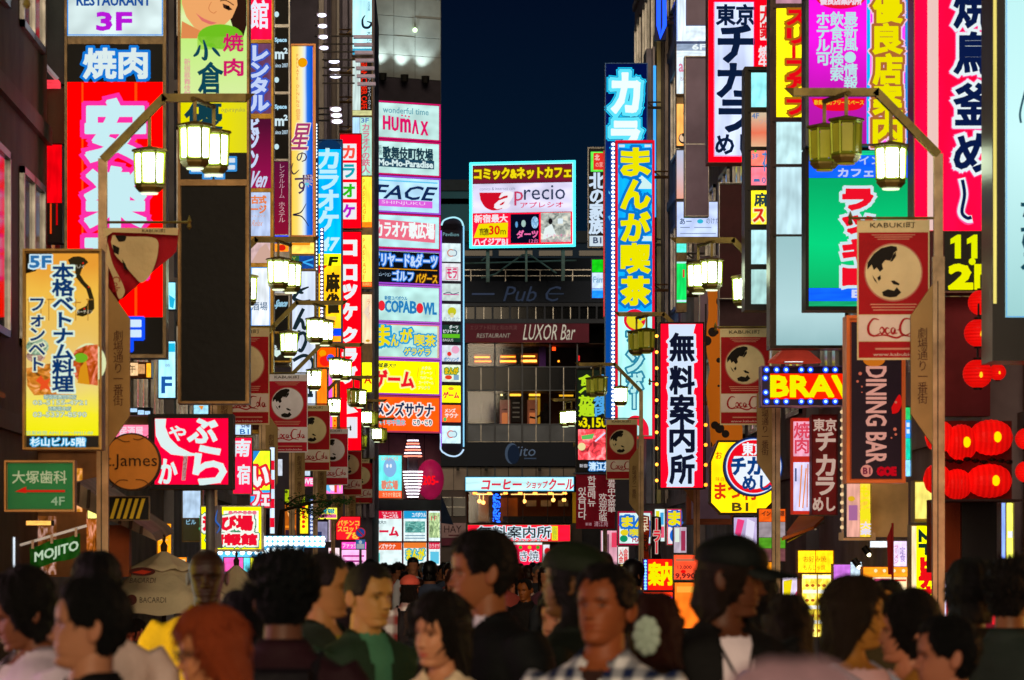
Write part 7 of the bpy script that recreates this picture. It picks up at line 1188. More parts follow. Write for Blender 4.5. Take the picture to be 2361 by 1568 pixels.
def shells(fem, pose, g, n=20, z0=.80, z1=1.56, arms=True, legs=False, sleeve=1.0, hand=False):
    V = []; F = []; tor = [r for r in (TORSO_F if fem else TORSO_M)]
    rows = [ring(0, .008 if z > 1.42 else 0, z, a+g, b+g, n, .85 if z < 1.42 else 1) for z, a, b in tor if z0 <= z <= z1]
    b0 = len(V); grid(rows, n, V, F); F.append(tuple(range(b0+n-1, b0-1, -1))); F.append(tuple(range(len(V)-n, len(V))))
    if arms:
        A = ARMS[pose][0]; k = len(A) if hand else len(A)-1; rr = [.062, .058, .046, .034, .030] if not fem else [.05, .047, .038, .029, .026]
        pts = A[:k]
        if sleeve < 1: p, q = Vector(pts[1]), Vector(pts[2]); pts = pts[:2]+[tuple(p.lerp(q, .65))]
        for s in (-1, 1):
            limb([(s*x, y, z) for x, y, z in pts], [r+g for r in rr[:len(pts)]], 10, V, F)
            if hand:
                P0, P1 = Vector(pts[-2]), Vector(pts[-1]); d = (P1-P0).normalized(); pr = Vector((0, 1, 0)) if abs(d.z) > .6 else Vector((0, 0, 1)); pr = (pr-d*pr.dot(d)).normalized(); base = P1+d*.01
                limb([tuple(Vector((s*p.x, p.y, p.z))) for p in (P1-d*.02, P1+d*.03, P1+d*.085)], [.026, .036, .030], 8, V, F)
                for fi, (off, ln) in enumerate(((-.028, .055), (-.010, .068), (.010, .072), (.028, .062))):
                    a = base+d*.075+pr*off; c = a+d*ln*.55+Vector((-.012, 0, 0)); e = c+d*ln*.45+Vector((-.022, 0, 0)); limb([(s*p.x, p.y, p.z) for p in (a, c, e)], [.0095, .009, .0075], 6, V, F)
                a = base+d*.01-pr*.028; c = a+d*.035-pr*.028; e = c+d*.030-pr*.004; limb([(s*p.x, p.y, p.z) for p in (a, c, e)], [.012, .011, .009], 6, V, F)
    if legs:
        for s in (-1, 1): limb([(s*.085, 0, .90), (s*.09, 0, .70), (s*.095, -.01, .48), (s*.10, .01, .28), (s*.10, .02, .08)], [.095+g, .082+g, .060+g, .054+g, .044+g], 12, V, F); 
        if g < .005:
            for s in (-1, 1): limb([(s*.10, .05, .05), (s*.105, -.05, .045), (s*.11, -.15, .03)], [.04, .042, .03], 8, V, F)
    return V, F
RC = {}
def remeshed(key, V, F, vox, smooth=True):
    if key in RC: return RC[key]
    me = bpy.data.meshes.new('tmp'); me.from_pydata(V, [], F); o = bpy.data.objects.new('tmp', me); COL.objects.link(o)
    md = o.modifiers.new('r', 'REMESH'); md.mode = 'VOXEL'; md.voxel_size = vox
    sm_ = o.modifiers.new('s', 'SMOOTH'); sm_.iterations = 4; sm_.factor = .5
    bpy.context.view_layer.update(); dg = bpy.context.evaluated_depsgraph_get(); ev = o.evaluated_get(dg); m2 = ev.to_mesh()
    v = np.empty(len(m2.vertices)*3); m2.vertices.foreach_get('co', v); v = v.reshape(-1, 3); f = [tuple(p.vertices) for p in m2.polygons]
    ev.to_mesh_clear(); bpy.data.objects.remove(o); bpy.data.meshes.remove(me); RC[key] = (v, f); return RC[key]
def turn(v, yaw, pitch, tilt=0):
    """turn the head on the neck: rotate points above the collar, blended"""
    v = np.array(v, dtype=float); z = v[:, 2]; w = np.clip((z-1.42)/.07, 0, 1); w = w*w*(3-2*w)
    a = -math.radians(yaw)*w; c, s = np.cos(a), np.sin(a); x, y = v[:, 0].copy(), v[:, 1].copy(); v[:, 0] = c*x-s*y; v[:, 1] = s*x+c*y
    if pitch or tilt:
        ax = np.array((math.cos(math.radians(-yaw)), math.sin(math.radians(-yaw)), 0)); fw = np.array((-ax[1], ax[0], 0)); piv = np.array((0, .01, 1.47))
        for axis, ang in ((ax, math.radians(pitch)), (fw, math.radians(tilt))):
            if not ang: continue
            p = v-piv; th = (ang*w)[:, None]; cr = np.cross(np.broadcast_to(axis, p.shape), p); dt = (p@axis)[:, None]*axis; v = piv+p*np.cos(th)+cr*np.sin(th)+dt*(1-np.cos(th))
    return v
def head_geo(fem, nr=56, nc=72):
    V = []; F = []; C = []; rows = []
    for j in range(nr+1):
        t = .004+.992*j/nr; r = []
        for i in range(nc): a = 6.2832*i/nc; x, y, z = head_pt(a, t, fem); r.append((x, y-.008, z+CHIN)); C.append(skin_tone(a, t, fem))
        rows.append(r)
    grid(rows, nc, V, F); F.append(tuple(range(nc-1, -1, -1))); F.append(tuple(range(nr*nc, nr*nc+nc)))
    for s in (-1, 1):     # ears
        mb = MB(); mb.ball((0, 0, 0), (.010, .019, .031), 12, 8); b = len(V)
        for x, y, z in mb.v:
            d = 1-((y/.019)**2+(z/.031)**2); x2 = x*(1 if x*s < 0 else (1-.5*max(0, d))); V.append((s*.0745*(.95 if fem else 1)+x2+s*.006*(y/.019+1), .012+y+z*.15, CHIN+.105+z)); C.append((.96, .9, .88))
        F.extend([tuple(i+b for i in f) for f in mb.f])
    return V, F, C
HG = {}
def mk(name, v, f, mats, parent, smooth=True, tone=None, mi=None):
    me = bpy.data.meshes.new(name); me.from_pydata([tuple(p) for p in v], [], f)
    for m in (mats if isinstance(mats, list) else [mats]): me.materials.append(m)
    if smooth: me.polygons.foreach_set('use_smooth', [True]*len(me.polygons))
    if mi: me.polygons.foreach_set('material_index', mi)
    if tone is not None:
        at = me.attributes.new('tone', 'FLOAT_COLOR', 'POINT'); a = np.ones((len(v), 4), dtype=np.float32); a[:len(tone), :3] = tone; at.data.foreach_set('color', a.ravel())
    me.update(); o = bpy.data.objects.new(name, me); COL.objects.link(o)
    if parent is not None: o.parent = parent
    return o
def hair_geo(style, fem, seed, nr=44, nc=64):
    """one closed cap on the skull (tucked under the skin where there is no hair) plus hanging hair"""
    rr = random.Random(seed); ph = [rr.uniform(0, 6.28) for _ in range(8)]; V = []; F = []
    thick_ = {'short': .012, 'crop': .006, 'spiky': .019, 'bob': .016, 'long': .013, 'tied': .011, 'mop': .014, 'capped': .006, 'flat': .010}[style]
    rows = []
    for j in range(nr+1):
        t = .10+.898*j/nr; r = []
        for i in range(nc):
            a = 6.2832*i/nc; b = abs(((a+math.pi) % (2*math.pi))-math.pi)          # 0 front .. pi back
            front = {'short': .80, 'crop': .84, 'spiky': .76, 'bob': .69, 'long': .73, 'tied': .80, 'mop': .72, 'capped': .70, 'flat': .80}[style]
            line = front+.05*math.sin(3*b+ph[0]) if b < .75 else front+(.50-front)*sstep(.75, 1.25, b) if b < 1.25 else .50+((.13 if style != 'crop' else .2)-.50)*sstep(1.45, 2.3, b)
            if style in ('bob', 'long', 'mop', 'capped') and b > .9: line = .42+(.10-.42)*sstep(.9, 1.6, b)
            k = sstep(line-.03, line+.06, t); nz = .5+.25*math.sin(9*a+ph[1]+6*t)+.25*math.sin(17*a+ph[2]-9*t)
            if style == 'spiky': nz = .5+.5*math.sin(23*a+ph[3]+3*math.sin(11*t))*math.sin(31*t+ph[4]+2*math.sin(5*a)); 
            g = -.006+(thick_*(.72+.42*nz)+.006)*k+(.010*sstep(.7, 1, t)*k)
            if style == 'mop': g += .012*k*sstep(.9, 2.4, b)*sstep(.2, .5, t)
            x, y, z = head_pt(a, t, fem, g); r.append((x, y-.008, z+CHIN))
        rows.append(r)
    grid(rows, nc, V, F); F.append(tuple(range(nr*nc, nr*nc+nc))); rows0 = rows
    if style in ('long', 'bob', 'mop', 'capped'):
        Ls = {'capped': -.03, 'long': -.30, 'bob': -.005, 'mop': .01}[style]; rows = []; m_ = 22
        for j in range(17):
            z = (.13 if style == 'capped' else .17)+(Ls-(.13 if style == 'capped' else .17))*j/16; t = max(z, 0)/HH; a0 = math.radians(42+46*sstep(.17, .02, z)+(26 if z < -.05 else 0)); fl = min(1, max(0, (.02-z)/(.021-Ls)))
            rx = interp(WDT, max(t, .42))+(.014 if style in ('mop', 'capped') else .023)+(.012 if style == 'bob' else -.006)*fl; rb = .115-(.02 if style == 'long' else .03)*fl; o_ = []; i_ = []
            for i in range(m_+1):
                a = a0+(2*math.pi-2*a0)*i/m_; w = .004*math.sin(13*a+ph[5]+4*z*10)+.003*math.sin(27*a+ph[6])
                for lst, q in ((o_, w), (i_, -.030)): lst.append(((rx+q)*math.sin(a), -(.098+q)*math.cos(a)-.008 if math.cos(a) > 0 else -(rb+q)*math.cos(a)-.008, z+CHIN))
            rows.append(o_+i_[::-1])
        b = len(V); n = len(rows[0]); grid(rows, n, V, F); F.append(tuple(range(b+n-1, b-1, -1))); F.append(tuple(range(len(V)-n, len(V))))
    if style == 'tied':
        limb([(0, .10, CHIN+.13), (.0, .135, CHIN+.10), (.0, .13, CHIN+.02), (.01, .115, CHIN-.06)], [.022, .032, .028, .008], 10, V, F)
    if nr > 20:        # loose locks lying over the cap and breaking its outline
        done = 0
        for k in range(2000):
            if done >= (330 if style != 'crop' else 120): break
            j = rr.randrange(int(nr*.2), nr-1 if style != 'capped' else int(nr*.45)); i = rr.randrange(nc); p = Vector(rows0[j][i]); hp = head_pt(6.2832*i/nc, .10+.898*j/nr, fem, .004)
            if math.hypot(p.x, p.y+.008) < math.hypot(hp[0], hp[1]) + (.0 if style == 'crop' else .002): continue
            n = Vector((p.x, p.y+.008, (p.z-CHIN-.11)*.9+.02)).normalized(); dn = (Vector(rows0[max(0, j-4)][(i+rr.choice((-2, -1, 1, 2))) % nc])-p).normalized(); up = (.08+.12*rr.random()) if style in ('long', 'bob') else .15+.25*rr.random(); l = {'crop': .012, 'short': .030, 'long': .055, 'bob': .045}.get(style, .036)*rr.uniform(.7, 1.3); done += 1
            d1 = (dn+n*up).normalized(); q = p-n*.006; limb([q, q+d1*l*.5, q+d1*l*.8+dn*l*.35], [.0055, .0042, .0008], 4, V, F)
    if style == 'spiky':
        for k in range(190):
            a = rr.uniform(0, 6.28); t = rr.uniform(.45, 1); b = abs(((a+math.pi) % (2*math.pi))-math.pi)
            if b < .9 and t < .8: continue
            x, y, z = head_pt(a, t, fem, .022); l = .026+.02*rr.random(); n = Vector((x, y, (z-.11)*.9+.03)).normalized(); p = Vector((x, y-.008, z+CHIN))-Vector((x, y, (z-.11))).normalized()*.012; limb([p, p+n*l*.6, p+n*l+Vector((rr.uniform(-.01, .01), 0, .012))], [.010, .007, .001], 4, V, F)
    return V, F
def cut_garment(v, f, kind, depth):
    """drop faces above the collar line; 'open' also opens the front in a V down to depth"""
    out = []
    for q in f:
        c = v[list(q)].mean(axis=0); x, y, z = c
        if z > 1.445: continue
        if kind == 'tee' and z > 1.405+.02*(y > 0) and abs(x) < .10 and z > 1.415-.25*max(0, -y): continue
        if kind == 'open' and y < 0 and z > depth and abs(x) < (z-depth)/(1.44-depth)*.046+.010: continue
        out.append(q)
    return out
def person(label, u, vtop, Y, yaw, hyaw=0, pitch=0, fem=False, hair=('short', '#0c0908'), skin='#8a5a3c', top=('#15140f', 'closed'), inner=None, pose='down', tilt=0, extra=None, seed=1, res=1, pants='#14151a', hem=.82, kindt='cloth', scl=4.0, sleeve=1.0, hatless=True, group=None):
    hair_top = .0 if hair is None else {'spiky': .045}.get(hair[0], .03); Y *= 1.08 if Y < 20 else 1
    H = EYE+(V0-vtop)*Y/K; s = H/(1.70+hair_top)
    t = thing('person', label, 'person', (PX(u, Y), Y, 0), group); t.rotation_euler = (0, 0, -math.radians(yaw)); t.scale = (s, s, s)
    k = ('body', fem, pose); V, F = shells(fem, pose, 0, legs=True, hand=True) if k not in RC else (0, 0); bv, bf = remeshed(k, V, F, .011)
    hk = fem
    if hk not in HG: HG[hk] = head_geo(fem)
    hv, hf, hc = HG[hk]; n = len(bv); v = np.vstack([bv, np.array(hv)]); f = bf+[tuple(i+n for i in q) for q in hf]; v = turn(v, hyaw, pitch, tilt)
    tone = np.ones((len(v), 3)); tone[n:] = np.array(hc); b = mk('body', v, f, paint(skin, .5, 0, 'skin', 8), t, tone=tone)
    if hair:
        V, F = hair_geo(hair[0], fem, seed); v = turn(V, hyaw, pitch, tilt); mk('hair', v, F, paint(hair[1], .6, 0, 'hair', 6), t)
    k = ('in', fem, pose); V, F = shells(fem, pose, .010, z0=.80) if k not in RC else (0, 0)
    if inner:
        gv, gf = remeshed(k, V, F, .013); mk('shirt', turn(gv, 0, 0), cut_garment(gv, gf, inner[1], 1.30), paint(inner[0], .75, 0, inner[2] if len(inner) > 2 else 'cloth', scl), t)
    g = .022 if inner else .014; k = ('top', fem, pose, g, sleeve); V, F = shells(fem, pose, g, z0=.80, sleeve=sleeve) if k not in RC else (0, 0)
    gv, gf = remeshed(k, V, F, .014); tm = paint(top[0], .75, 0, kindt, scl); mk({'open': 'jacket', 'tee': 'shirt', 'closed': 'jacket'}[top[1]], gv, cut_garment(gv, gf, top[1], top[2] if len(top) > 2 else 1.16), tm, t)
    if top[1] in ('open', 'closed'):     # collar band standing round the neck
        V = []; F = []; rows = []; nn = 28; a0 = .42 if top[1] == 'open' else .15
        for (z, rx, ry, dy) in ((1.415, .088, .082, 0), (1.455, .070, .070, .004), (1.465, .072, .073, .006), (1.440, .090, .088, .004), (1.410, .102, .096, 0)):
            if fem: rx *= .88; ry *= .88
            rows.append([(rx*math.sin(a0+(6.2832-2*a0)*i/nn), -ry*math.cos(a0+(6.2832-2*a0)*i/nn)+dy, z-.035*math.exp(-((min(i, nn-i))/3.0)**2)) for i in range(nn+1)])
        grid(rows, nn, V, F, closed=False); mk('collar', V, F, tm, t)
    k = ('legs', fem); V = []; F = []
    if k not in RC:
        rows = [ring(0, 0, z, a+.012, b_+.012, 20, .9) for z, a, b_ in ((.78, .155, .105), (.86, .165, .115), (.95, .155, .108), (1.0, .148, .10))]; grid(rows, 20, V, F); F += [tuple(range(19, -1, -1)), tuple(range(60, 80))]
        for sg in (-1, 1): limb([(sg*.085, 0, .90), (sg*.09, 0, .70), (sg*.095, -.01, .48), (sg*.10, .01, .28), (sg*.10, .02, .06)], [.105, .096, .078, .072, .066], 12, V, F)
    gv, gf = remeshed(k, V, F, .02); mk('trousers', gv, gf, paint(pants, .8, 0, 'cloth'), t)
    if extra: extra(t, fem, lambda V: turn(V, hyaw, pitch, tilt))
    return t
def cap_hat(col, brim=True, peak=.115):
    def f(t, fem, tr):
        V = []; F = []; rows = []; nc = 40
        for j in range(15):
            q = .66+.338*j/14; rows.append([(x, y-.008, z+CHIN+.004) for x, y, z in (head_pt(6.2832*i/nc, q, fem, .015+.005*math.sin(math.pi*min(1, j/10))) for i in range(nc))])
        grid(rows, nc, V, F); F.append(tuple(range(14*nc, 15*nc)))
        mk('cap', tr(V), F, paint(col, .7, 0, 'cloth', 5), t)
        if brim:
            V = []; F = []; rows = []
            for j in range(6):
                q = j/5; rows.append([(math.sin(a)*(.078-.012*q), -math.cos(a)*.112-q*peak*math.cos(a*.9)+.0, CHIN+.158-.018*q-.025*(a*a)*.5) for a in [-1.15+2.3*i/16 for i in range(17)]])
            grid(rows, 17, V, F, closed=False); V2 = [(x, y, z-.006) for x, y, z in V]; n = len(V); V += V2; F += [tuple(i+n for i in reversed(q)) for q in F]; mk('peak', tr(V), F, paint(col, .7, 0, 'cloth', 5), t)
    return f
def glasses(t, fem, tr):
    V = []; F = []
    for s in (-1, 1):
        limb([(s*.031+.021*math.cos(k*.524), -.100-.004, CHIN+.114+.014*math.sin(k*.524)) for k in range(13)], .0022, 5, V, F); limb([(s*.052, -.100, CHIN+.118), (s*.078, -.04, CHIN+.120), (s*.080, .01, CHIN+.114)], .0026, 5, V, F)
    limb([(-.010, -.108, CHIN+.118), (.010, -.108, CHIN+.118)], .0022, 5, V, F); mk('glasses', tr(V), F, BLACKM, t)
def straps(col):
    def f(t, fem, tr):
        V = []; F = []
        for s in (-1, 1): limb([(s*.10, .15, 1.05), (s*.11, .14, 1.25), (s*.115, .08, 1.385), (s*.115, .0, 1.415), (s*.12, -.10, 1.36), (s*.13, -.14, 1.2)], .016, 6, V, F)
        mk('strap', V, F, paint(col, .6, 0, 'cloth'), t); mb = MB(); mb.box((-.14, .13, .92), (.14, .24, 1.33)); mb.tube([(-.12, .16, 1.33), (.12, .16, 1.33)], .05, 8); mk('backpack', mb.v, mb.f, paint(col, .6, 0, 'cloth'), t, smooth=False)
    return f
def scrunchie(t, fem, tr):
    V = []; F = []; rr = random.Random(2)
    for k in range(9): a = k*.7; mb = MB(); mb.ball((.02+.028*math.cos(a), .125+.012*rr.random(), CHIN+.10+.045*math.sin(a)), (.020, .016, .024), 8, 6); b = len(V); V.extend(mb.v); F.extend([tuple(i+b for i in q) for q in mb.f])
    mb = MB(); mb.ball((.02, .13, CHIN+.10), (.03, .018, .04), 10, 8); b = len(V); V.extend(mb.v); F.extend([tuple(i+b for i in q) for q in mb.f])
    mk('hair_flower', tr(V), F, paint('#a8b8a8', .6, 0, 'cloth'), t)
def both(*fs):
    def f(t, fem, tr):
        for g in fs: g(t, fem, tr)
    return f
def tee_print(t, fem, tr):
    prs = L(sm([(8, -4), (2, -8), (-3, -2), (-2, 6), (5, 8), (9, 3), (9, -1), (5, 0)]), 3, 'x')+L(sm([(9, 2), (11, 14), (6, 26), (0, 30)]), 2.6, 'x')
    V = []; F = []
    for _, _, v, f, _ in prs:
        b = len(V); V += [((x)*.0065, -.152-.004, 1.25-z*.0065) for x, z in v]; F += [tuple(i+b for i in q) for q in f]
    mk('print', V, F, paint('#2a4a90', .7), t, smooth=False); V = []; F = []; limb([(-.06, -.10, 1.40), (-.03, -.150, 1.32), (0, -.163, 1.26), (.03, -.150, 1.32), (.06, -.10, 1.40)], .004, 5, V, F); mk('cord', V, F, BLACKM, t)
SK = '#9a6a48'
# label, u, vtop, Y, body yaw, head yaw ...   (yaw 90 = looking left, -90 = looking right, 180 = back turned)
person('young man at the far left edge looking down, white shirt and orange strap', 78, 1300, 11.8, 60, 10, 18, hair=('mop', '#0a0706'), skin='#7a4a34', top=('#b8a8b8', 'open', 1.2), inner=('#b0a8a8', 'tee'), seed=2)
person('man in profile facing left, black jacket, in front of the tall haired man', 205, 1322, 9.7, 75, 14, -4, hair=('short', '#080706'), skin='#b07a5c', top=('#0b0b0e', 'open', 1.25), inner=('#a8a0a0', 'tee'), seed=3)
person('man seen from behind with tall black hair and a white shirt, second from left', 222, 1262, 12.6, 165, 10, 0, hair=('short', '#060506'), skin='#5a3828', top=('#c0a8a0', 'closed'), seed=4)
person('bald dark skinned man in a shiny yellow jacket facing the camera', 478, 1265, 16.2, 0, 2, 2, hair=None, skin='#2c1a12', top=('#d8b818', 'open', 1.2), inner=('#a8a020', 'tee'), seed=5)
person('woman with straight copper red hair and thin glasses facing left', 500, 1384, 9.9, 62, 8, 6, fem=True, hair=('long', '#903c1c'), skin='#c08058', top=('#3a1c10', 'closed'), extra=glasses, seed=6)
person('woman with dark navy hair seen from behind next to the copper haired woman', 562, 1352, 12.0, 170, 0, 4, fem=True, hair=('long', '#08060e'), skin='#402818', top=('#0c0a14', 'closed'), seed=7)
person('man with spiky black hair seen from behind, maroon jacket and rucksack', 652, 1256, 11.2, 190, -16, 0, hair=('spiky', '#040608'), skin='#6a4434', top=('#240c14', 'closed'), extra=straps('#141016'), seed=8)
person('balding man in profile facing right, dark green jacket over a yellow shirt', 742, 1263, 14.2, -55, -22, 2, hair=('crop', '#120e0a'), skin='#a87848', top=('#1c241c', 'open', 1.2), inner=('#8a7818', 'tee'), seed=9)
person('stocky man in a green jacket, yellow lamplight painted into his face, turned right', 846, 1285, 13.9, -28, -18, 2, hair=('crop', '#0c0a08'), skin='#b08648', top=('#1a2c1c', 'open', 1.08), inner=('#3c6c50', 'closed'), seed=10)  # lantern yellow is mixed into his skin colour
person('smiling woman in a cream cardigan with dark tied hair', 1020, 1352, 11.6, 20, 24, 6, fem=True, hair=('long', '#100a06'), skin='#c88c68', top=('#d8c0a0', 'open', 1.15), inner=('#c8b8a0', 'tee'), seed=11, tilt=5)
person('tall man in a black suit with a white collar looking left', 1120, 1210, 12.2, 50, 34, 2, hair=('short', '#0a0705'), skin='#8a5432', top=('#07090b', 'open', 1.1), inner=('#c0b8c8', 'closed'), seed=12)
person('woman in a dark knitted cap with long dark hair facing left', 1318, 1240, 12.4, 110, 0, -6, fem=True, hair=('capped', '#0a0806'), skin='#6a4a24', top=('#0a100a', 'closed'), extra=cap_hat('#121a0c', False), seed=13)
person('young woman half hidden behind the man in the checked shirt', 1300, 1345, 14.0, 30, 12, 0, fem=True, hair=('bob', '#0c0806'), skin='#b07858', top=('#18201c', 'closed'), seed=14)
person('man in a blue and white checked shirt looking up to the left', 1392, 1290, 10.9, 20, 12, -8, hair=('short', '#0c0605'), skin='#96522e', top=('#142044', 'open', 1.33), inner=('#301c18', 'tee'), kindt='plaid', scl=17, seed=15)
person('woman seen from behind with a white flower in her reddish brown hair', 1508, 1360, 11.6, 175, 10, 4, fem=True, hair=('bob', '#2a0c06'), skin='#6a4020', top=('#241408', 'closed'), extra=scrunchie, seed=16)
person('man in a black baseball cap facing right, white tee with a blue print', 1672, 1220, 11.8, -14, -64, 6, hair=('capped', '#1a0e06'), skin='#5c3420', top=('#0a0808', 'open', .86), inner=('#d0c0c8', 'tee'), extra=both(cap_hat('#060a08'), tee_print), seed=17)
person('dark haired person in a green top directly behind the capped man', 1742, 1312, 14.4, 180, 0, 0, hair=('mop', '#060506'), skin='#3a2418', top=('#20381c', 'closed'), seed=18)
person('woman with long dark brown hair seen from behind, yellow bag strap', 1818, 1362, 12.9, 180, 0, 4, fem=True, hair=('long', '#160e08'), skin='#5a3c20', top=('#141408', 'closed'), extra=straps('#a88010'), seed=19)
person('woman with long brown hair in profile facing right, pale pink top', 1966, 1318, 12.1, -52, -34, 0, fem=True, hair=('long', '#20140a'), skin='#a06c2c', top=('#c8a0a8', 'tee'), extra=straps('#8a8898'), pose='up', seed=20)
person('short haired man half hidden behind the women on the right', 2046, 1330, 17.5, 20, 0, 0, hair=('short', '#080605'), skin='#a07028', top=('#2c2410', 'closed'), seed=21)
person('man with dark hair in profile facing left, black vest, right of centre', 2098, 1356, 12.4, 70, 18, 4, hair=('mop', '#0c0706'), skin='#b8785c', top=('#0a0a10', 'tee'), seed=22)
person('nearest man on the right in profile facing left, dark jacket', 2186, 1410, 10.9, 80, 8, 0, hair=('short', '#060505'), skin='#a86c54', top=('#0a0a0e', 'closed'), seed=23)
person('man in a black suit walking away on the right', 2236, 1287, 14.2, 178, 0, 0, hair=('mop', '#060505'), skin='#3a2418', top=('#0a0c0a', 'closed'), seed=24)
person('curly haired man at the right edge walking away in a grey jacket', 2330, 1275, 14.0, 215, 0, 0, hair=('spiky', '#0c0806'), skin='#7a4c2c', top=('#1c2420', 'closed'), seed=25)
person('blurred passer-by with pale pinkish hair very close at the bottom edge', 1832, 1508, 3.6, 175, 0, 0, fem=True, hair=('bob', '#e8b8c8'), skin='#8a6050', top=('#b08090', 'closed'), seed=26)
person('seated man eating with one hand raised behind the pale umbrella', 322, 1423, 34.0, 40, 20, 14, hair=('short', '#080605'), skin='#7a4030', top=('#301c18', 'closed'), pose='up', seed=27)
person('woman in a dark blouse just left of the seated man', 290, 1434, 32.0, -40, 0, 10, fem=True, hair=('bob', '#080605'), skin='#7a4030', top=('#281818', 'closed'), seed=28)
person('man in a salmon flat cap and plaid shirt with a rucksack, back to the camera', 944, 1322, 36.0, 168, 24, 0, hair=('capped', '#100a08'), skin='#8a5038', top=('#903838', 'closed'), kindt='plaid', scl=6, extra=both(cap_hat('#c85848', True, .05), straps('#16141a')), seed=29)
person('young man in a dark suit and white shirt facing the camera in the far crowd', 1178, 1326, 46.0, 5, 5, 0, hair=('mop', '#0a0706'), skin='#b07050', top=('#0e0c10', 'open', 1.05), inner=('#c8c8e0', 'closed'), seed=30)
person('smiling dark skinned man behind the suited young man', 1212, 1330, 42.0, 20, 10, 6, hair=('crop', '#080504'), skin='#8a5024', top=('#141010', 'closed'), seed=31)
person('dark haired walker with a round head in front of the man in the salmon cap', 962, 1385, 26, 180, 0, 0, fem=True, hair=('bob', '#070505'), skin='#3a2018', top=('#0c0a0a', 'closed'), seed=32)
# crowd further down the street: eight kinds, copied one by one
def crowd_mesh(fem, hc, tc, hair, skin):
    V, F = shells(fem, 'down', .012, n=12, arms=True, legs=True, hand=False); n1 = len(F); nv = len(V); mi = [1]*n1
    for q, f in enumerate(F):
        z = sum(V[i][2] for i in f)/len(f)
        if z < .84: mi[q] = 3
        if z > 1.44: mi[q] = 0
    hv, hf, hcc = head_geo(fem, 18, 20); b = len(V); V += hv; F += [tuple(i+b for i in f) for f in hf]; mi += [0]*len(hf)
    gv, gf = hair_geo(hair, fem, 5, 14, 20); b = len(V); V += gv; F += [tuple(i+b for i in f) for f in gf]; mi += [2]*len(gf)
    me = bpy.data.meshes.new('person'); me.from_pydata(V, [], F)
    for m in (paint(skin, .6), paint(tc, .8, 0, 'cloth'), paint(hc, .45), paint('#16161c', .8)): me.materials.append(m)
    me.polygons.foreach_set('material_index', mi); me.polygons.foreach_set('use_smooth', [True]*len(F)); me.update(); return me
KD = [(False, '#070506', '#1c1c24', 'short', '#7a4c34', 'dark haired man in a black jacket among the crowd down the street'), (False, '#0a0706', '#b0b0b8', 'short', '#8a5a40', 'dark haired man in a pale shirt among the crowd down the street'), (True, '#120a06', '#4c2c3a', 'long', '#8a5a40', 'long haired woman in dark clothes among the crowd down the street'),
      (True, '#24120a', '#b89890', 'bob', '#9a6a4c', 'woman with bobbed brown hair and a light top in the crowd'), (False, '#060506', '#343c50', 'mop', '#6a4430', 'man with full black hair and a navy coat in the crowd'), (False, '#0a0706', '#8a3c34', 'spiky', '#7a4c34', 'man with tousled hair and a rust red jacket in the crowd'), (True, '#0a0706', '#4a4450', 'tied', '#8a5a40', 'woman with tied back hair and a grey coat in the crowd'), (False, '#4a443c', '#20242a', 'crop', '#8a5a40', 'older man with thinning grey hair in the crowd')]
CM = [crowd_mesh(k[0], k[1], k[2], k[3], k[4]) for k in KD]; rr = random.Random(21); placed = []; tries = 0
while len(placed) < 250 and tries < 16000:
    tries += 1; Y = 29+rr.random()**.9*112; X = rr.uniform(-2.5, 3.7)
    if Y < 29 or (Y < 62 and not (-1.2 < X < 1.9)) or (Y >= 62 and not -2.0 < X < 2.7): continue
    if Y < 50 and 860 < U0+X*K/Y < 1030: continue
    if any((X-a)**2+(Y-b)**2 < (.5 if Y < 60 else .55)**2+(.0) for a, b in placed): continue
    placed.append((X, Y)); k = rr.randrange(len(KD)); o = bpy.data.objects.new('person', CM[k]); COL.objects.link(o)
    s = rr.gauss(1.0 if not KD[k][0] else .95, .03)*(1.0+.04*sstep(40, 120, Y)); o.location = (X, Y, 0); o.scale = (s, s, s); o.rotation_euler = (0, 0, rr.choice((math.pi, math.pi, 0, 0, 2.6, .5))+rr.uniform(-.5, .5))
    tag(o, KD[k][5], 'person', 'crowd walking down the street: '+KD[k][5].split(' among')[0].split(' in the crowd')[0])
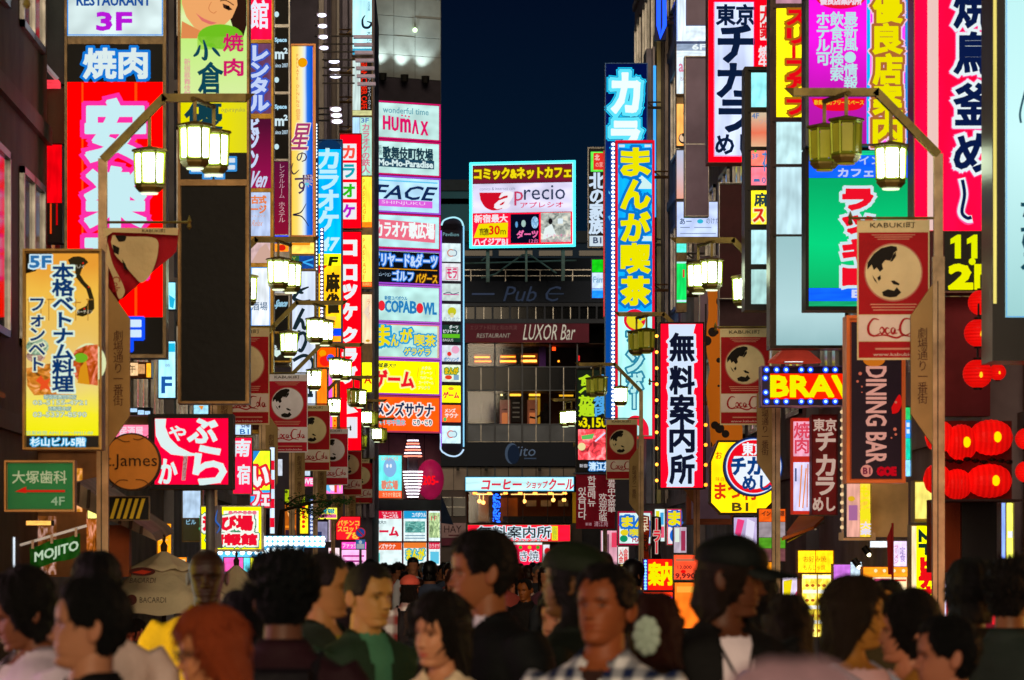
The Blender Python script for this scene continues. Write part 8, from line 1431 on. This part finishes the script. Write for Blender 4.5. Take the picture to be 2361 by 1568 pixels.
# ------------------------------------------------------------------ parasols
def parasol(label, u, vtop, vrim, Y, halfpx, rot, pr=True):
    m = Map(u, Y, 0); X, _, zt = m.pt(u, vtop, 0); zr = PZ(vrim, Y); R_ = halfpx*Y/K; t = thing('parasol', label, 'parasol', (X, Y, 0), 'pale rum parasols outside the left hand bars')
    mb = MB(); mb.tube([(X, Y, 0), (X, Y, zt)], .022, 8); mb.lathe([(.001, .17), (.02, .14), (.012, .10), (.035, .06), (.03, 0)], (X, Y, zt-.02), 10); mb.build('pole', paint('#3a2c1c', .5), t)
    CL = paint('#c8bc98', .7, 0, 'cloth', 2, .12)
    def tier(nm, r0, r1, z0, z1, val):
        mb = MB(); V = []; F = []; n = 8; K_ = 6
        for j in range(6):
            f = j/5; r = r0+(r1-r0)*f; z = z0+(z1-z0)*(f**.95)
            for i in range(n*K_): a = rot+6.2832*i/(n*K_); q = (i % K_)/K_; sag = 1-.10*math.sin(math.pi*q)*f; V.append((X+r*sag*math.cos(a), Y+r*sag*math.sin(a), z-.02*math.sin(math.pi*q)*f))
        N = n*K_
        for i in range(N): a = rot+6.2832*i/N; q = (i % K_)/K_; sag = 1-.10*math.sin(math.pi*q); V.append((X+r1*1.01*sag*math.cos(a), Y+r1*1.01*sag*math.sin(a), z1-val+.015*math.sin(9*a)))
        for j in range(6):
            for i in range(N): F.append((j*N+i, j*N+(i+1) % N, (j+1)*N+(i+1) % N, (j+1)*N+i))
        mb.add(V, F); mb.build(nm, CL, t, smooth=True)
    tier('canopy', .12, R_, zt-.10, zr, .17); tier('vent', .02, R_*.50, zt-.01, zt-.16, .03)
    for i in range(8):
        a = rot+6.2832*i/8; mb = MB(); mb.tube([(X+.05*math.cos(a), Y+.05*math.sin(a), zt-.16), (X+R_*.97*math.cos(a), Y+R_*.97*math.sin(a), zr-.02)], .008, 4); mb.build('rib', paint('#3a2c1c', .5), t)
    if pr:
        mm = Map(u, Y-R_*.80, 0); k2 = Y/(Y-R_*.95)
        BK = paint('#241810', .6); BR = paint('#4a1810', .6)
        def tr(p, du=0, sh=0): return [(a, b, [(x+du, y+sh*(x-u)) for x, y in v], f, n) for a, b, v, f, n in p]
        zz = vrim
        layers(mm, t, T('BACARDI', (u-48, zz+2, u+12, zz+15), BK)+E(u-66, zz+8, 12, 12, BR)+T('BACARDI', (u-70, zz-42, u-12, zz-30), BK, sh=.2)+E(u-42, zz-56, 30, 10, BR)+P([(u-66, zz-54), (u-42, zz-60), (u-20, zz-56), (u-38, zz-50)], paint('#c03010', .6), 2), base=-.45)
parasol('pale two tiered rum parasol behind the yellow jacketed man', 378, 1268, 1374, 39, 158, .39)
parasol('second pale parasol glimpsed right of the bald man', 545, 1300, 1372, 47, 80, .1, False)

# more lit shop fronts low on the right and in the gaps
for lb, b, Y, c, pr in (
 ('red lit counter front below the LED guide box', (1462, 1364, 1552, 1440), 61, '#e83010', R(1464, 1376, 1550, 1380, '#e040e0')+R(1500, 1392, 1548, 1402, '#ffe8d0')),
 ('orange lit stall front under the faded price board', (1554, 1342, 1640, 1450), 59, '#e86818', R(1560, 1352, 1600, 1366, '#ffb040')+R(1604, 1350, 1634, 1380, '#c02810')),
 ('white and magenta lit doorway left of the yellow showcase', (1802, 1330, 1840, 1450), 52, '#e8d8f0', P([(1806, 1340), (1826, 1336), (1818, 1400), (1806, 1410)], '#f8e010')+P([(1826, 1380), (1838, 1360), (1838, 1420), (1812, 1425)], '#d01868')),
 ('amber lit stall interior right of the yellow showcase', (1926, 1352, 1990, 1450), 46, '#c08020', R(1930, 1362, 1986, 1368, '#fff0b0')+R(1930, 1390, 1986, 1394, '#ffe080')),
 ('red and white lit doorway between the yellow video sign and the lamp post', (2170, 1336, 2216, 1450), 40, '#901820', R(2172, 1340, 2180, 1446, '#f0e0ff')+R(2184, 1410, 2214, 1420, '#f0f080')),
 ('red lit shop strip at the far right behind the walking man', (2222, 1300, 2300, 1450), 38.3, '#581018', R(2286, 1300, 2294, 1440, '#f02030')),
 ('pink lit hall entrance between the Korean banner and the flags', (1384, 1222, 1426, 1310), 96, '#c890a0', R(1388, 1226, 1394, 1306, '#f8e8f0')+R(1400, 1232, 1404, 1306, '#704858')+R(1410, 1228, 1422, 1262, '#e84060')),
 ('pale green and pink lit panels under the mauve board', (1552, 1214, 1584, 1276), 74, '#b8a8b8', R(1556, 1218, 1566, 1250, '#e0f0e0')+R(1570, 1224, 1580, 1270, '#a03050')),
 ('white and pink picture panel under the yellow eight sided sign', (1690, 1192, 1748, 1290), 57, '#b0a0c8', P([(1700, 1196), (1716, 1200), (1706, 1240), (1694, 1230)], '#f04080')+P([(1722, 1196), (1740, 1204), (1734, 1260), (1716, 1250)], '#e8e0f8')+E(1712, 1262, 10, 12, '#f0d060')),
 ('warm white shop entrance lights low beyond the sauna light box', (756, 1262, 784, 1330), 102, '#ffe0e8', R(760, 1270, 764, 1326, '#a04060')),
 ('orange lit kiosk low between the amusement sign and the parasol', (396, 1284, 432, 1330), 50, '#e88018', R(400, 1290, 428, 1296, '#ffe0a0'))):
    u0, v0, u1, v1 = b; sign('lit_shopfront', lb, b, Y, [(u0+1.5, v0+1.5, u1-1.5, v1-1.5, c, 'lit', 1.0)], pr, frame=1.2, fcol=paint('#4a2c20', .5))
# ------------------------------------------------------------------ evening air over the street
